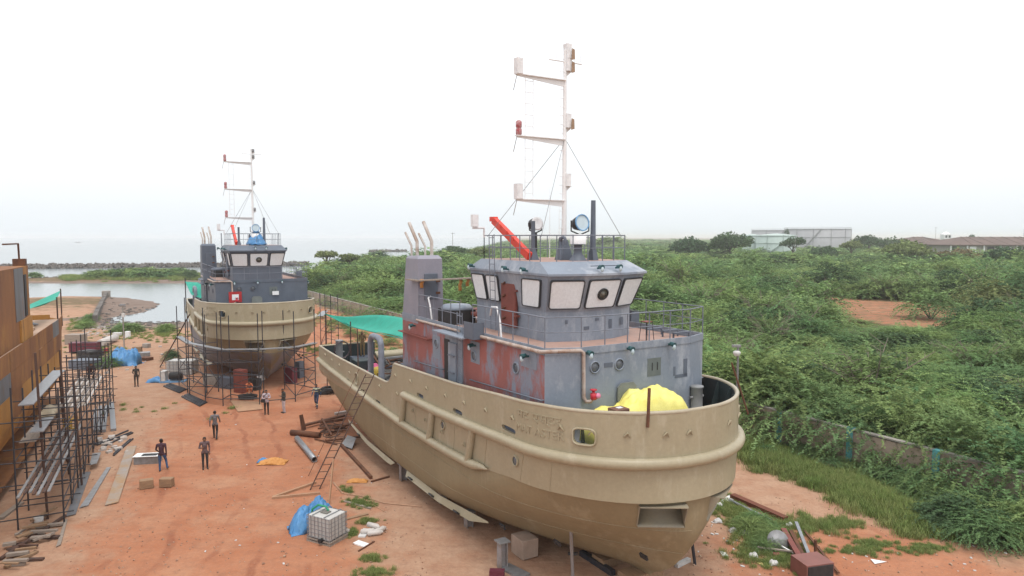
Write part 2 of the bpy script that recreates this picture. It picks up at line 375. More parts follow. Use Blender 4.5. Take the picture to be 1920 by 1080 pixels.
# sea and lagoon water: one sheet ending where the horizon stands for a 12 m eye height
wm = bpy.data.materials.new('sea_water'); wm.use_nodes = True; t = wm.node_tree; B = t.nodes['Principled BSDF']
B.inputs['Base Color'].default_value = (.20, .235, .25, 1); B.inputs['Roughness'].default_value = .16; B.inputs['IOR'].default_value = 1.33
geo = t.nodes.new('ShaderNodeNewGeometry'); bp = t.nodes.new('ShaderNodeBump'); bp.inputs['Strength'].default_value = .25; bp.inputs['Distance'].default_value = .08
t.links.new(N(.9, 4), bp.inputs['Height']); t.links.new(bp.outputs[0], B.inputs['Normal'])
sm_ = MB(); n_ = 96; rr = 6800
sm_.add([(rr*math.cos(2*math.pi*i/n_), rr*math.sin(2*math.pi*i/n_), -.38) for i in range(n_)], [tuple(range(n_))])
tag(sm_.build('sea', wm), kind='structure')

# ---------------------------------------------------------------- rocks of the breakwater, mole and distant reefs
def rock_heap(name, pts, label, width, height, n, smin, smax, seed):
    r = random.Random(seed); V = []; F = []
    L = [0]
    for a, b in zip(pts, pts[1:]): L.append(L[-1]+math.dist(a, b))
    ico = bmesh.new(); bmesh.ops.create_icosphere(ico, subdivisions=1, radius=1); iv = [v.co.copy() for v in ico.verts]; fi = [[v.index for v in f.verts] for f in ico.faces]; ico.free()
    mb = MB()
    for k in range(n):
        s = r.random()*L[-1]; j = max(i for i in range(len(L)) if L[i] <= s); j = min(j, len(pts)-2)
        u = (s-L[j])/(L[j+1]-L[j]); x = pts[j][0]+(pts[j+1][0]-pts[j][0])*u; y = pts[j][1]+(pts[j+1][1]-pts[j][1])*u
        o = r.gauss(0, .42); o = max(-1, min(1, o)); ex, ey = pts[j+1][0]-pts[j][0], pts[j+1][1]-pts[j][1]; l = math.hypot(ex, ey)
        x += -ey/l*o*width; y += ex/l*o*width; z = -.7+height*(1-abs(o))*r.uniform(.55, 1.0); sc_ = r.uniform(smin, smax)
        M = Euler((r.random()*6, r.random()*6, r.random()*6)).to_matrix() @ Matrix.Diagonal((sc_*r.uniform(.7, 1.3), sc_*r.uniform(.6, 1.1), sc_*r.uniform(.5, .9)))
        mb.add([M @ (v*r.uniform(.82, 1.12))+Vector((x, y, z)) for v in iv], fi)
    return tag(mb.build(name, STONE), label, 'rocks', kind='stuff')
rock_heap('breakwater_rocks', [(-330, 262), (-205, 268), (-150, 277), (-112, 288), (-88, 300)], 'long dark breakwater of heaped rocks in front of the open sea', 5.5, 2.0, 4200, .35, .95, 1)
rock_heap('mud_bank_stones', [(-150, 204), (-122, 207), (-105, 204)], 'low line of dark stones on the mud bank across the lagoon', 2, .8, 160, .3, .8, 2)
rock_heap('reef_rocks', [(-115, 560), (-88, 575)], 'thin dark reef showing in the sea behind the scrub', 3, 1.6, 120, .8, 1.6, 3)
mf = MB(); r_ = random.Random(5)
for k in range(420):
    p = gpt(r_.uniform(186, 340), r_.gauss(598, 14)); z = float(ground_z(p.x, p.y)); s = r_.uniform(.08, .38)
    mf.box((p.x, p.y, z+.02), (s*1.6, s, s*.6), r_.random()*3)
tag(mf.build('mudflat_stones', STONE), 'scattered stones on the wet mud flat beside the sea wall', 'stones', kind='stuff')

# ---------------------------------------------------------------- foliage
def leaf_mat(name, ca, cb, cc):
    m = bpy.data.materials.new(name); m.use_nodes = True; t = m.node_tree; t.nodes.clear()
    g = t.nodes.new('ShaderNodeNewGeometry'); oi = t.nodes.new('ShaderNodeObjectInfo')
    n = t.nodes.new('ShaderNodeTexNoise'); n.inputs['Scale'].default_value = .09; n.inputs['Detail'].default_value = 3; t.links.new(g.outputs['Position'], n.inputs['Vector'])
    mr = t.nodes.new('ShaderNodeMapRange'); mr.inputs[1].default_value = .38; mr.inputs[2].default_value = .62; t.links.new(n.outputs['Fac'], mr.inputs[0])
    m1 = t.nodes.new('ShaderNodeMixRGB'); m1.inputs[1].default_value = (*ca, 1); m1.inputs[2].default_value = (*cb, 1); t.links.new(mr.outputs[0], m1.inputs[0])
    ad = t.nodes.new('ShaderNodeMath'); ad.operation = 'MULTIPLY'; ad.inputs[1].default_value = .75; t.links.new(oi.outputs['Random'], ad.inputs[0])
    ta = t.nodes.new('ShaderNodeAttribute'); ta.attribute_name = 'tone'; tm = t.nodes.new('ShaderNodeMapRange'); tm.inputs[3].default_value = .68; tm.inputs[4].default_value = 1.38; t.links.new(ta.outputs['Fac'], tm.inputs[0])
    m2 = t.nodes.new('ShaderNodeMixRGB'); t.links.new(ad.outputs[0], m2.inputs[0]); t.links.new(m1.outputs[0], m2.inputs[1]); m2.inputs[2].default_value = (*cc, 1)
    hs = t.nodes.new('ShaderNodeHueSaturation'); t.links.new(m2.outputs[0], hs.inputs['Color'])
    mr2 = t.nodes.new('ShaderNodeMapRange'); mr2.inputs[3].default_value = .75; mr2.inputs[4].default_value = 1.3; t.links.new(g.outputs['Random Per Island'], mr2.inputs[0]); ml = t.nodes.new('ShaderNodeMath'); ml.operation = 'MULTIPLY'; t.links.new(mr2.outputs[0], ml.inputs[0]); t.links.new(tm.outputs[0], ml.inputs[1]); t.links.new(ml.outputs[0], hs.inputs['Value'])
    d = t.nodes.new('ShaderNodeBsdfDiffuse'); tr = t.nodes.new('ShaderNodeBsdfTranslucent'); mx = t.nodes.new('ShaderNodeMixShader'); mx.inputs[0].default_value = .3
    t.links.new(hs.outputs[0], d.inputs[0]); t.links.new(hs.outputs[0], tr.inputs[0]); t.links.new(d.outputs[0], mx.inputs[1]); t.links.new(tr.outputs[0], mx.inputs[2])
    o = t.nodes.new('ShaderNodeOutputMaterial'); t.links.new(mx.outputs[0], o.inputs[0]); return m
LEAF = leaf_mat('mesquite_leaf', (.165, .26, .098), (.108, .205, .10), (.235, .292, .108))
LEAF_DK = leaf_mat('dark_leaf', (.065, .115, .062), (.075, .125, .065), (.095, .145, .07))
LEAF_MID = leaf_mat('mid_leaf', (.15, .205, .085), (.18, .225, .09), (.20, .23, .10))
LEAF_BR = leaf_mat('dry_leaf', (.22, .17, .10), (.17, .16, .08), (.26, .19, .11))
GRASSM = leaf_mat('grass_blade', (.20, .27, .085), (.155, .235, .075), (.28, .29, .12))
BARK = mat('bark', (.12, .085, .06), (.08, .06, .045), 6, .9)
def quads_from(c, ax, bx):
    """c,ax,bx (n,3): leaf quads centre +- half axes"""
    n = len(c); V = np.stack([c-ax, c-bx*.9, c+ax, c+bx], 1).reshape(-1, 3); return V, np.arange(n*4).reshape(n, 4)
def unit(a): return a/np.maximum(np.linalg.norm(a, axis=1, keepdims=True), 1e-9)
def shrub_mesh(name, seed, rad, hgt, nspray, nleaf, leaf, matl, drop=.9, lo=.45, hi=.85):
    """a thicket dome made of arching feathery sprays, each spray a curved twig lined with leaflets"""
    r = np.random.RandomState(seed); C = []; A = []; Bv = []; tone = []
    for i in range(nspray):
        az = r.rand()*2*np.pi; el = r.rand()**.75; d = np.array([np.cos(az), np.sin(az), 0.])
        top = np.array([0, 0, hgt*(.30+.55*(1-el))])+d*rad*.62*el*r.uniform(.7, 1.2)+r.randn(3)*.18*rad*np.array([1, 1, .35])
        ln = rad*r.uniform(lo, hi); da = az+r.randn()*.5; dd = np.array([np.cos(da), np.sin(da), 0.])
        up = r.uniform(.35, .85)*(1-.5*el); k = np.linspace(0, 1, nleaf)
        side = np.cross(dd, [0, 0, 1.])*r.randn()*.25
        P = top+dd*(ln*k)[:, None]+side*(ln*k*k)[:, None]+np.array([0, 0, 1.])*((up*k-drop*k*k*(.6+.5*el))*ln)[:, None]
        wid = leaf*(1.5-1.1*k)[:, None]
        T0 = unit(np.gradient(P, axis=0)); S0 = unit(np.cross(T0, np.array([0, 0, 1.])))
        P = P+S0*r.uniform(-1, 1, (nleaf, 1))*wid+r.randn(nleaf, 3)*leaf*.22; P[:, 2] = np.maximum(P[:, 2], .05)
        sz = leaf*(1.15-.5*k)[:, None]*r.uniform(.7, 1.3, (nleaf, 1)); sg = r.choice([-1, 1], (nleaf, 1))
        C.append(P); A.append(unit(T0*.6+S0*sg+r.randn(nleaf, 3)*.22)*sz); Bv.append(unit(T0*.8-S0*.4*sg+r.randn(nleaf, 3)*.3)*sz*.40); tone.append(np.full(nleaf*4, r.rand()))
    V, F = quads_from(np.concatenate(C), np.concatenate(A), np.concatenate(Bv)); me = rawmesh(name, V, F, matl)
    at_ = me.attributes.new('tone', 'FLOAT', 'POINT'); at_.data.foreach_set('value', np.concatenate(tone).astype(np.float32)); return me
def crown_mesh(name, seed, lobes, n, leaf, matl, flat=1.0):
    r = np.random.RandomState(seed); C = []; 
    tot = sum(a[3]*a[4] for a in lobes)
    for cx, cy, cz, rx, rz in lobes:
        m = int(n*rx*rz/tot); d = unit(r.randn(m, 3)); d[:, 2] = np.where(d[:, 2] < -.3, -d[:, 2]*.5, d[:, 2]); rr_ = (.62+.42*r.rand(m, 1)**.7)
        bump = 1+.18*np.sin(d[:, :1]*7+seed)*np.cos(d[:, 1:2]*6+cx)
        C.append(np.array([cx, cy, cz])+d*np.array([rx, rx, rz])*rr_*bump)
    C = np.concatenate(C); m = len(C); a = unit(r.randn(m, 3)*np.array([1, 1, .6])); b = unit(np.cross(a, r.randn(m, 3)))
    s = leaf*r.uniform(.6, 1.3, (m, 1)); V, F = quads_from(C, a*s, b*s*.6); me = rawmesh(name, V, F, matl); at_ = me.attributes.new('tone', 'FLOAT', 'POINT'); at_.data.foreach_set('value', np.repeat(.15+.7*vnoise(C[:, 0]*1.3+C[:, 2]*2.1, C[:, 1]*1.3-C[:, 2], max(.8, lobes[0][3]*.3), seed), 4).astype(np.float32)); return me
# the mesquite scrub beyond the wall: one unbroken mass, scattered from ten shrub shapes
veg = bpy.data.collections.new('scrub_shapes')
def shape(name, me): o = bpy.data.objects.new(name, me); veg.objects.link(o); return o
for k in range(5): shape('a%d_scrub' % k, shrub_mesh('scrub_near_%d' % k, 20+k, 2.6, 2.7, 165, 54, .088, LEAF, .62, .5, 1.0))
for k in range(3): shape('b%d_scrub' % k, shrub_mesh('scrub_mid_%d' % k, 40+k, 2.6, 2.7, 120, 26, .155, LEAF, .62, .5, .95))
for k in range(2): shape('c%d_scrub' % k, shrub_mesh('scrub_far_%d' % k, 60+k, 2.5, 2.4, 90, 7, .42, LEAF, .6))
shape('d0_scrub', shrub_mesh('scrub_dry', 71, 1.9, 1.8, 110, 16, .12, LEAF_BR))
shape('d1_scrub', shrub_mesh('scrub_dark', 72, 2.5, 2.9, 150, 18, .17, LEAF_DK))
bt = MB(); rb_ = random.Random(55)
for k in range(16):
    az = rb_.random()*6.283; l = rb_.uniform(1.2, 2.6); p0 = Vector((rb_.uniform(-.3, .3), rb_.uniform(-.3, .3), .2)); p2 = Vector((math.cos(az)*l, math.sin(az)*l, rb_.uniform(1.9, 3.1))); p1 = p0.lerp(p2, .5)+Vector((rb_.uniform(-.2, .2), rb_.uniform(-.2, .2), .5)); bt.tube([p0, p1, p2], [.05, .03, .012], 4, cap=False)
    for j in range(3): q0 = p1.lerp(p2, .2+.25*j); bt.tube([q0, q0+Vector((rb_.uniform(-.7, .7), rb_.uniform(-.7, .7), rb_.uniform(-.1, .5)))], [.016, .006], 4, cap=False)
shape('d2_scrub', bt.mesh('bare_branches', mat('dead_wood', (.24, .20, .16), (.17, .14, .11), 3, .9)))
pts = []
def put(x, y, i, s, zs=1.0, z=None): pts.append((x, y, float(ground_z(x, y)) if z is None else z, i, s, zs, rng.random()*6.283))
def field(d0, d1, step, kinds, s0, s1):
    y = d0
    while y < d1:
        x = -90.0 if d1 < 300 else -60-y*.1
        while x < y*.80+12:
            jx, jy = x+rng.uniform(-.5, .5)*step, y+rng.uniform(-.5, .5)*step
            px = 960+1297*jx/max(jy, 1); off = wall_off(jx, jy)
            coast = np.array([jx]), np.array([jy])
            if off > 2.2 and px < 2010 and sdf_poly(*coast, MAIN)[0] > 5:
                c1 = sdf_poly(*coast, CLEAR)[0]; c2 = sdf_poly(*coast, CLEAR2)[0]
                if c1 < -1.2 and c2 < -1:
                    n1 = .65*float(vnoise(jx, jy, 11, 8))+.35*float(vnoise(jx, jy, 29, 9)); s = rng.uniform(s0, s1)*(.62+.72*n1); zs = rng.uniform(.65, 1.15)*(.55+.95*n1)
                    if n1 < .22 and rng.random() < .6 and jy > 60: x += step; continue
                    toward = min(1.0, max(0.0, (86-jy)/26)) if .45 < jx/jy < .67 and jy < 118 else 1.0
                    zs *= .24+.76*toward; s *= .7+.3*toward
                    zs *= .8 if 165 < jy <= 300 else .5 if 300 < jy < 640 else .24 if jy >= 640 else 1
                    k = rng.choice(kinds)
                    if 46 < jx < 62 and 84 < jy < 97 and rng.random() < .6: k = 10
                    elif (vnoise(jx, jy, 8, 17) > .74 and rng.random() < .55 or rng.random() < .03) and jy < 300: k = 11
                    put(jx, jy, k, s, zs)
                    if jy < 150 and rng.random() < .16: put(jx+rng.uniform(-.6, .6), jy+rng.uniform(-.6, .6), 12, s*rng.uniform(.8, 1.1), zs*1.05)
                    if jy < 170 and vnoise(jx, jy, 6, 23) > .80 and rng.random() < .5: put(jx, jy, 10, s*.9, zs*1.25)
            x += step
        y += step
CLX, CLY = 62, 112
field(22, 82, 2.25, [0, 1, 2, 3, 4], .75, 1.5)
field(82, 165, 3.0, [5, 6, 7, 5, 6, 7, 1], .85, 1.7)
field(165, 330, 4.2, [8, 9, 6], 1.3, 2.2)
field(330, 640, 7.5, [8, 9], 2.0, 3.4); field(640, 1500, 19, [8, 9], 5, 8)
# big arching bushes leaning over the wall
for k in range(40):
    q = WA+WD*(1+k*1.2+rng.uniform(-.4, .4))+WN*rng.uniform(1.35, 2.9); put(q.x, q.y, rng.randrange(5), rng.uniform(.85, 1.35), rng.uniform(.9, 1.3))
for k in range(60):
    q = WA+WD*(44+k*1.4)+WN*rng.uniform(1.8, 3); put(q.x, q.y, rng.randrange(5), rng.uniform(.8, 1.2), rng.uniform(.7, 1.0))
# the mangrove clump on the mud island across the lagoon
for k in range(150):
    a = rng.random(); px = 168+200*a; p = gpt(px, 520-3*rng.random()+rng.uniform(-3, 5)); s = rng.uniform(.55, 1.05)*(1-.5*abs(a-.45))
    put(p.x, p.y, rng.choice([8, 9, 11]), s*1.15, .9)
for k in range(3): p = gpt(66+rng.uniform(-5, 5), 522); put(p.x, p.y, 9, .7, .9)
# rank weeds along the foot of the wall and around the yard edges
def weeds(px0, py0, px1, py1, n, wob, kinds, s0, s1):
    for k in range(n):
        a = rng.random(); p = gpt(px0+(px1-px0)*a+rng.gauss(0, wob), py0+(py1-py0)*a+rng.gauss(0, wob*.5)); put(p.x, p.y, rng.choice(kinds), rng.uniform(s0, s1), rng.uniform(.6, 1))
weeds(1420, 795, 1660, 850, 46, 14, [0, 1, 2, 3, 11], .28, .55)
weeds(1560, 850, 1690, 905, 16, 10, [0, 1, 2], .2, .4)
weeds(1430, 830, 1640, 880, 26, 16, [0, 1, 2, 3], .14, .3)
weeds(1690, 915, 1820, 960, 14, 10, [0, 1, 2, 4], .2, .45)
weeds(1790, 985, 1925, 1010, 34, 22, [0, 2, 4, 11], .3, .6)
weeds(1880, 930, 1925, 960, 10, 10, [0, 1, 4], .4, .7)
weeds(1400, 985, 1450, 1030, 26, 12, [0, 1, 3], .12, .24)
weeds(172, 596, 146, 622, 16, 5, [5, 6], .22, .42)
weeds(212, 624, 260, 618, 13, 5, [5, 6, 7], .22, .45)
weeds(302, 622, 332, 620, 8, 5, [5, 6], .2, .38)
weeds(188, 690, 228, 678, 13, 5, [5, 6], .25, .45)
weeds(318, 680, 324, 664, 3, 2, [11], .25, .4)
weeds(590, 600, 760, 660, 30, 22, [5, 6], .2, .42)
me = bpy.data.meshes.new('scrub'); me.vertices.add(len(pts))
P_ = np.array(pts); me.vertices.foreach_set('co', P_[:, :3].astype(np.float32).ravel())
for nm, ty, dat in (('shape', 'INT', P_[:, 3].astype(np.int32)), ('turn', 'FLOAT', P_[:, 6].astype(np.float32)), ('size', 'FLOAT', P_[:, 4].astype(np.float32)), ('tall', 'FLOAT', P_[:, 5].astype(np.float32))):
    a = me.attributes.new(nm, ty, 'POINT'); a.data.foreach_set('value', dat)
scrub = link('scrub', me); tag(scrub, 'dense green mesquite scrub spreading beyond the boundary wall to the horizon', 'scrub', kind='stuff')
def instancer(obj, coll, name):
    ng = bpy.data.node_groups.new(name, 'GeometryNodeTree')
    ng.interface.new_socket('Geometry', in_out='INPUT', socket_type='NodeSocketGeometry'); ng.interface.new_socket('Geometry', in_out='OUTPUT', socket_type='NodeSocketGeometry')
    n = ng.nodes; l = ng.links; gi = n.new('NodeGroupInput'); go = n.new('NodeGroupOutput'); ip = n.new('GeometryNodeInstanceOnPoints'); ci = n.new('GeometryNodeCollectionInfo')
    ci.inputs['Collection'].default_value = coll; ci.inputs['Separate Children'].default_value = True; ci.inputs['Reset Children'].default_value = True; ci.transform_space = 'ORIGINAL'
    def attr(nm, ty): a = n.new('GeometryNodeInputNamedAttribute'); a.data_type = ty; a.inputs['Name'].default_value = nm; return a.outputs['Attribute']
    mp = n.new('GeometryNodeMeshToPoints'); l.new(gi.outputs[0], mp.inputs[0]); l.new(mp.outputs[0], ip.inputs['Points']); l.new(ci.outputs[0], ip.inputs['Instance'])
    ip.inputs['Pick Instance'].default_value = True; l.new(attr('shape', 'INT'), ip.inputs['Instance Index'])
    cx = n.new('ShaderNodeCombineXYZ'); l.new(attr('turn', 'FLOAT'), cx.inputs[2]); l.new(cx.outputs[0], ip.inputs['Rotation'])
    s = attr('size', 'FLOAT'); mu = n.new('ShaderNodeMath'); mu.operation = 'MULTIPLY'; l.new(s, mu.inputs[0]); l.new(attr('tall', 'FLOAT'), mu.inputs[1])
    cs = n.new('ShaderNodeCombineXYZ'); l.new(s, cs.inputs[0]); l.new(s, cs.inputs[1]); l.new(mu.outputs[0], cs.inputs[2]); l.new(cs.outputs[0], ip.inputs['Scale'])
    l.new(ip.outputs[0], go.inputs[0]); md = obj.modifiers.new('scatter', 'NODES'); md.node_group = ng
instancer(scrub, veg, 'scrub_scatter')
# grass tufts: along the wall, around the rubbish heap, patches in the yard
gcol = bpy.data.collections.new('grass_shapes')
for k in range(3):
    r = np.random.RandomState(90+k); n = 170; c = r.randn(n, 3)*np.array([.22, .22, 0]); h = r.uniform(.18, .5, (n, 1)); d = unit(r.randn(n, 3)*np.array([1, 1, 0])+np.array([0, 0, 1e-6])); tip = c+np.array([0, 0, 1.])*h+d*h*.45
    sd_ = np.cross(d, np.array([0, 0, 1.]))*.009; mid = c+np.array([0, 0, .6])*h+d*h*.15
    V = np.stack([c-sd_, c+sd_, mid+sd_, mid-sd_, mid-sd_, mid+sd_, tip+sd_*.2, tip-sd_*.2], 1).reshape(-1, 3)
    gme_ = rawmesh('grass_tuft_%d' % k, V, np.arange(n*8).reshape(-1, 4), GRASSM); at_ = gme_.attributes.new('tone', 'FLOAT', 'POINT'); at_.data.foreach_set('value', np.repeat(r.rand(n), 8).astype(np.float32)); o = bpy.data.objects.new('g%d_grass' % k, gme_); gcol.objects.link(o)
gp = []
def grass(n, fn, s0, s1):
    for k in range(n):
        p = fn(); gp.append((p.x, p.y, float(ground_z(p.x, p.y)), rng.randrange(3), rng.uniform(s0, s1), rng.uniform(.6, 1.1), rng.random()*6.28))
def band(pa, pb, wob):
    def f():
        a = rng.random(); return gpt(pa[0]+(pb[0]-pa[0])*a+rng.gauss(0, wob), pa[1]+(pb[1]-pa[1])*a+rng.gauss(0, wob*.45))
    return f
def blot(px, py, rx, ry): return lambda: gpt(px+rng.gauss(0, rx), py+rng.gauss(0, ry))
grass(900, band((1425, 855), (1600, 920), 17), .5, 1.0); grass(900, band((1560, 900), (1750, 995), 19), .5, 1.15); grass(260, band((1410, 835), (1450, 870), 14), .8, 1.4)
grass(420, band((1350, 945), (1470, 1010), 18), .2, .45); grass(240, blot(1440, 1030, 34, 18), .25, .5); grass(120, band((1480, 985), (1600, 985), 14), .3, .6)
for (px, py, rx, ry, n) in ((676, 945, 12, 5, 60), (650, 918, 6, 4, 20), (662, 1000, 7, 4, 26), (698, 1047, 9, 3, 40), (706, 1074, 14, 4, 50), (690, 978, 9, 3, 24), (1630, 1022, 20, 4, 60), (1600, 1035, 26, 4, 50), (1735, 1030, 22, 5, 70), (1640, 1030, 60, 10, 40), (1490, 1050, 18, 10, 60), (640, 655, 40, 8, 150), (240, 624, 34, 6, 110), (315, 628, 20, 6, 80), (180, 655, 24, 8, 90), (152, 606, 16, 9, 70), (705, 690, 18, 5, 60), (270, 770, 60, 6, 14)):
    grass(n, blot(px, py, rx, ry), .16 if py > 900 else .3, .38 if py > 900 else .7)
for k in range(420):
    p = gpt(rng.uniform(120, 375), 521+rng.gauss(0, 2.5)); gp.append((p.x, p.y, float(ground_z(p.x, p.y)), rng.randrange(3), rng.uniform(1.8, 3.6), .6, 1))
me = bpy.data.meshes.new('grass'); me.vertices.add(len(gp)); P_ = np.array(gp); me.vertices.foreach_set('co', P_[:, :3].astype(np.float32).ravel())
for nm, ty, dat in (('shape', 'INT', P_[:, 3].astype(np.int32)), ('turn', 'FLOAT', P_[:, 6].astype(np.float32)), ('size', 'FLOAT', P_[:, 4].astype(np.float32)), ('tall', 'FLOAT', P_[:, 5].astype(np.float32))):
    a = me.attributes.new(nm, ty, 'POINT'); a.data.foreach_set('value', dat)
gob = link('grass', me); tag(gob, 'tufts of green grass along the wall and in patches on the red earth', 'grass', kind='stuff'); instancer(gob, gcol, 'grass_scatter')

# ---------------------------------------------------------------- trees that stand out of the scrub
def tree(px, py_top, dist, wpx, label, kindm, flat=.5, seed=1, n=2200, trunk=.4, name='tree', group='trees on the skyline', lob=5):
    x = (px-960)/1297*dist; ztop = CAM_H-(py_top-443.7)/1297*dist; rad = wpx/1297*dist/2; rt = empty(name, (x, dist, 0)); r = random.Random(seed)
    cz = ztop-rad*flat*1.25; L = [(0, 0, cz, rad*.62, rad*flat)]
    for k in range(lob): a = k*2*math.pi/lob+r.random(); L.append((math.cos(a)*rad*.58, math.sin(a)*rad*.58, cz+r.uniform(-.35, .25)*rad*flat, rad*r.uniform(.34, .52), rad*flat*r.uniform(.5, .85)))
    cm = crown_mesh('crown', seed, L, n, rad*.06+.12, kindm); link('crown', cm, rt)
    tb = MB(); tb.tube([(0, 0, -.2), (.1, 0, cz*.4), (0, .1, cz)], [trunk*1.25, trunk, trunk*.6], 7)
    for k in range(lob): l = L[k+1]; tb.tube([(0, 0, cz*(.45+.06*k)), (l[0]*.6, l[1]*.6, l[2]-l[4]*.5), (l[0], l[1], l[2])], [trunk*.5, trunk*.35, .06], 5)
    tb.build('trunk', BARK, rt); return tag(rt, label, 'tree', group)
tree(1368, 430, 330, 84, 'broad flat-topped dark tree just left of the pale mint storage tank', LEAF_DK, .5, 1, 3400, .5, lob=7)
tree(1292, 438, 335, 76, 'rounded dark tree left of the flat-topped umbrella tree', LEAF_DK, .6, 2, 2800)
tree(1486, 441, 330, 44, 'dark leafy tree in front of the mint storage tank', LEAF_DK, .55, 3)
tree(1474, 426, 520, 11, 'small pointed conifer seen against the grey storage tank top', LEAF_DK, 1.5, 4, 700, .2, lob=3)
tree(1545, 458, 300, 62, 'low wide dark tree below the large grey tanks', LEAF_DK, .5, 5)
tree(1628, 437, 420, 56, 'tall dark tree at the right end of the grey storage tanks', LEAF_DK, .5, 6)
tree(1672, 441, 430, 60, 'dark tree mass behind and left of the first brown roof', LEAF_DK, .55, 7)
tree(1595, 449, 340, 44, 'yellowish green tree below the right end of the grey tanks', LEAF_MID, .45, 8)
tree(1700, 447, 250, 96, 'big pale green tree left of the brown warehouse roofs', LEAF_MID, .42, 9, 3000)
tree(1800, 462, 225, 90, 'brownish bushy tree in front of the long brown warehouse roof', LEAF_BR, .4, 10, 2400)
tree(1882, 458, 200, 78, 'dark green tree at the right edge of the view by the warehouse', LEAF_DK, .55, 11, 2600)
tree(1820, 437, 480, 12, 'small upright tree between the two brown roofs', LEAF_DK, .9, 12, 500, .2, lob=3)
tree(1784, 446, 460, 24, 'small dark tree beside the little white tower', LEAF_DK, .6, 13, 600, .2)
tree(612, 467, 215, 42, 'rounded pale green tree rising above the scrub right of the far tug', LEAF_MID, .45, 14, 1700)
tree(655, 473, 220, 42, 'second low pale green tree in the scrub right of the far tug', LEAF_MID, .4, 15, 1500)
tree(848, 459, 300, 70, 'dark green trees by the thin pole left of the tug wheelhouse', LEAF_DK, .3, 16, 1800)
tree(900, 462, 290, 50, 'lower green tree just behind the grey funnel and wheelhouse', LEAF_MID, .35, 17, 1400)
def bush(px, py, w, label, m, seed, tall=.55):
    p = gpt(px, py); rad = w/1297*p.y/2; rt = empty('mesquite_bush', (p.x, p.y, 0)); me_ = shrub_mesh('crown', seed, rad*1.0, rad*tall*1.7, 210, 20, rad*.055, m)
    link('crown', me_, rt); tb = MB(); r = random.Random(seed)
    for k in range(5): a = r.random()*6.28; tb.tube([(0, 0, -.1), (math.cos(a)*rad*.3, math.sin(a)*rad*.3, rad*tall*.6), (math.cos(a)*rad*.6, math.sin(a)*rad*.6, rad*tall*1.1)], [.12, .08, .03], 5)
    tb.build('trunk', BARK, rt); tag(rt, label, 'bush', 'bushes that stand out of the scrub')
bush(1560, 552, 100, 'large dark round bush left of the bare red clearing', LEAF_DK, 31, .75)
bush(1745, 598, 110, 'feathery dark green bush at the right rim of the red clearing', LEAF, 32, .6)
bush(1385, 552, 78, 'dark bush beside the small brown bare patch in the scrub', LEAF_DK, 33, .6)
bush(1700, 545, 130, 'wide green bush behind the bare red clearing', LEAF, 34, .5)
bush(1870, 590, 150, 'big light green bush at the right edge near the red clearing', LEAF_MID, 35, .5)
# bare twigs / thin poles in the scrub
def pole(px, py0, py1, dist, r_, label, cap=None):
    x = (px-960)/1297*dist; z1 = CAM_H-(py0-443.7)/1297*dist; rt = empty('utility_pole', (x, dist, 0)); m = MB(); m.tube([(0, 0, 0), (0, 0, z1)], [r_, r_*.7], 7); m.build('shaft', CONC, rt)
    a = MB(); a.bar((-.9, 0, z1-.4), (.9, 0, z1-.4), .12); a.build('cross_arm', STEEL, rt); tag(rt, label, 'pole', 'thin poles near the horizon')
pole(849, 436, 470, 300, .14, 'thin utility pole above the dark trees left of the tug')
pole(1490, 442, 468, 310, .12, 'pale utility pole in front of the mint storage tank')
pole(1917, 430, 455, 420, .15, 'tall lamp pole at the far right edge of the skyline')
pole(1752, 426, 445, 500, .12, 'thin mast above the first brown warehouse roof')

# ---------------------------------------------------------------- boundary wall
WL = (WB-WA).length; bw = empty('boundary_wall', WA, math.atan2(WD.y, WD.x)); tag(bw, 'long weathered compound wall with flaking posts between yard and scrub', 'wall')
WALLM = mat('old_wall_plaster', (.42, .34, .28), (.32, .25, .205), .9, .95, spots=(.15, .115, .095), sscale=2.2, samt=.42, bump=.6, bscale=7, stretch=(1, 1, .5))
step = 4.35; n_ = int(WL/step)
pm = MB().box((0, 0, .98), (step-.30, .2, 1.96)).mesh('panel', WALLM)
# panels carry rough courses: thin proud brick strips
pm2 = MB(); pm2.box((0, 0, .98), (step-.30, .2, 1.96)); r_ = random.Random(3)
for k in range(90):
    zz = r_.randrange(24)*.08+.06; xx = r_.uniform(-1.9, 1.9); pm2.box((xx, r_.choice([-1, 1])*.1, zz), (r_.uniform(.18, .3), .03, .06))
pm2 = pm2.mesh('panel', WALLM)
po = MB().box((0, 0, 1.05), (.32, .34, 2.1)).mesh('post', TEALPOST); po2 = MB().box((0, 0, 1.05), (.26, .3, 2.1)).mesh('post', CONC)
cop = MB().box((0, 0, 2.0), (step-.28, .3, .08)).mesh('coping', CONC)
for k in range(n_):
    for nm, me_, xx in (('panel', pm2 if k < 10 else pm, (k+.5)*step), ('coping', cop, (k+.5)*step), ('post', po if k < 6 else po2, k*step)):
        o = link(nm, me_, bw); o.location.x = xx; o.location.z = rng.uniform(-.12, 0) if nm != 'coping' else -.035

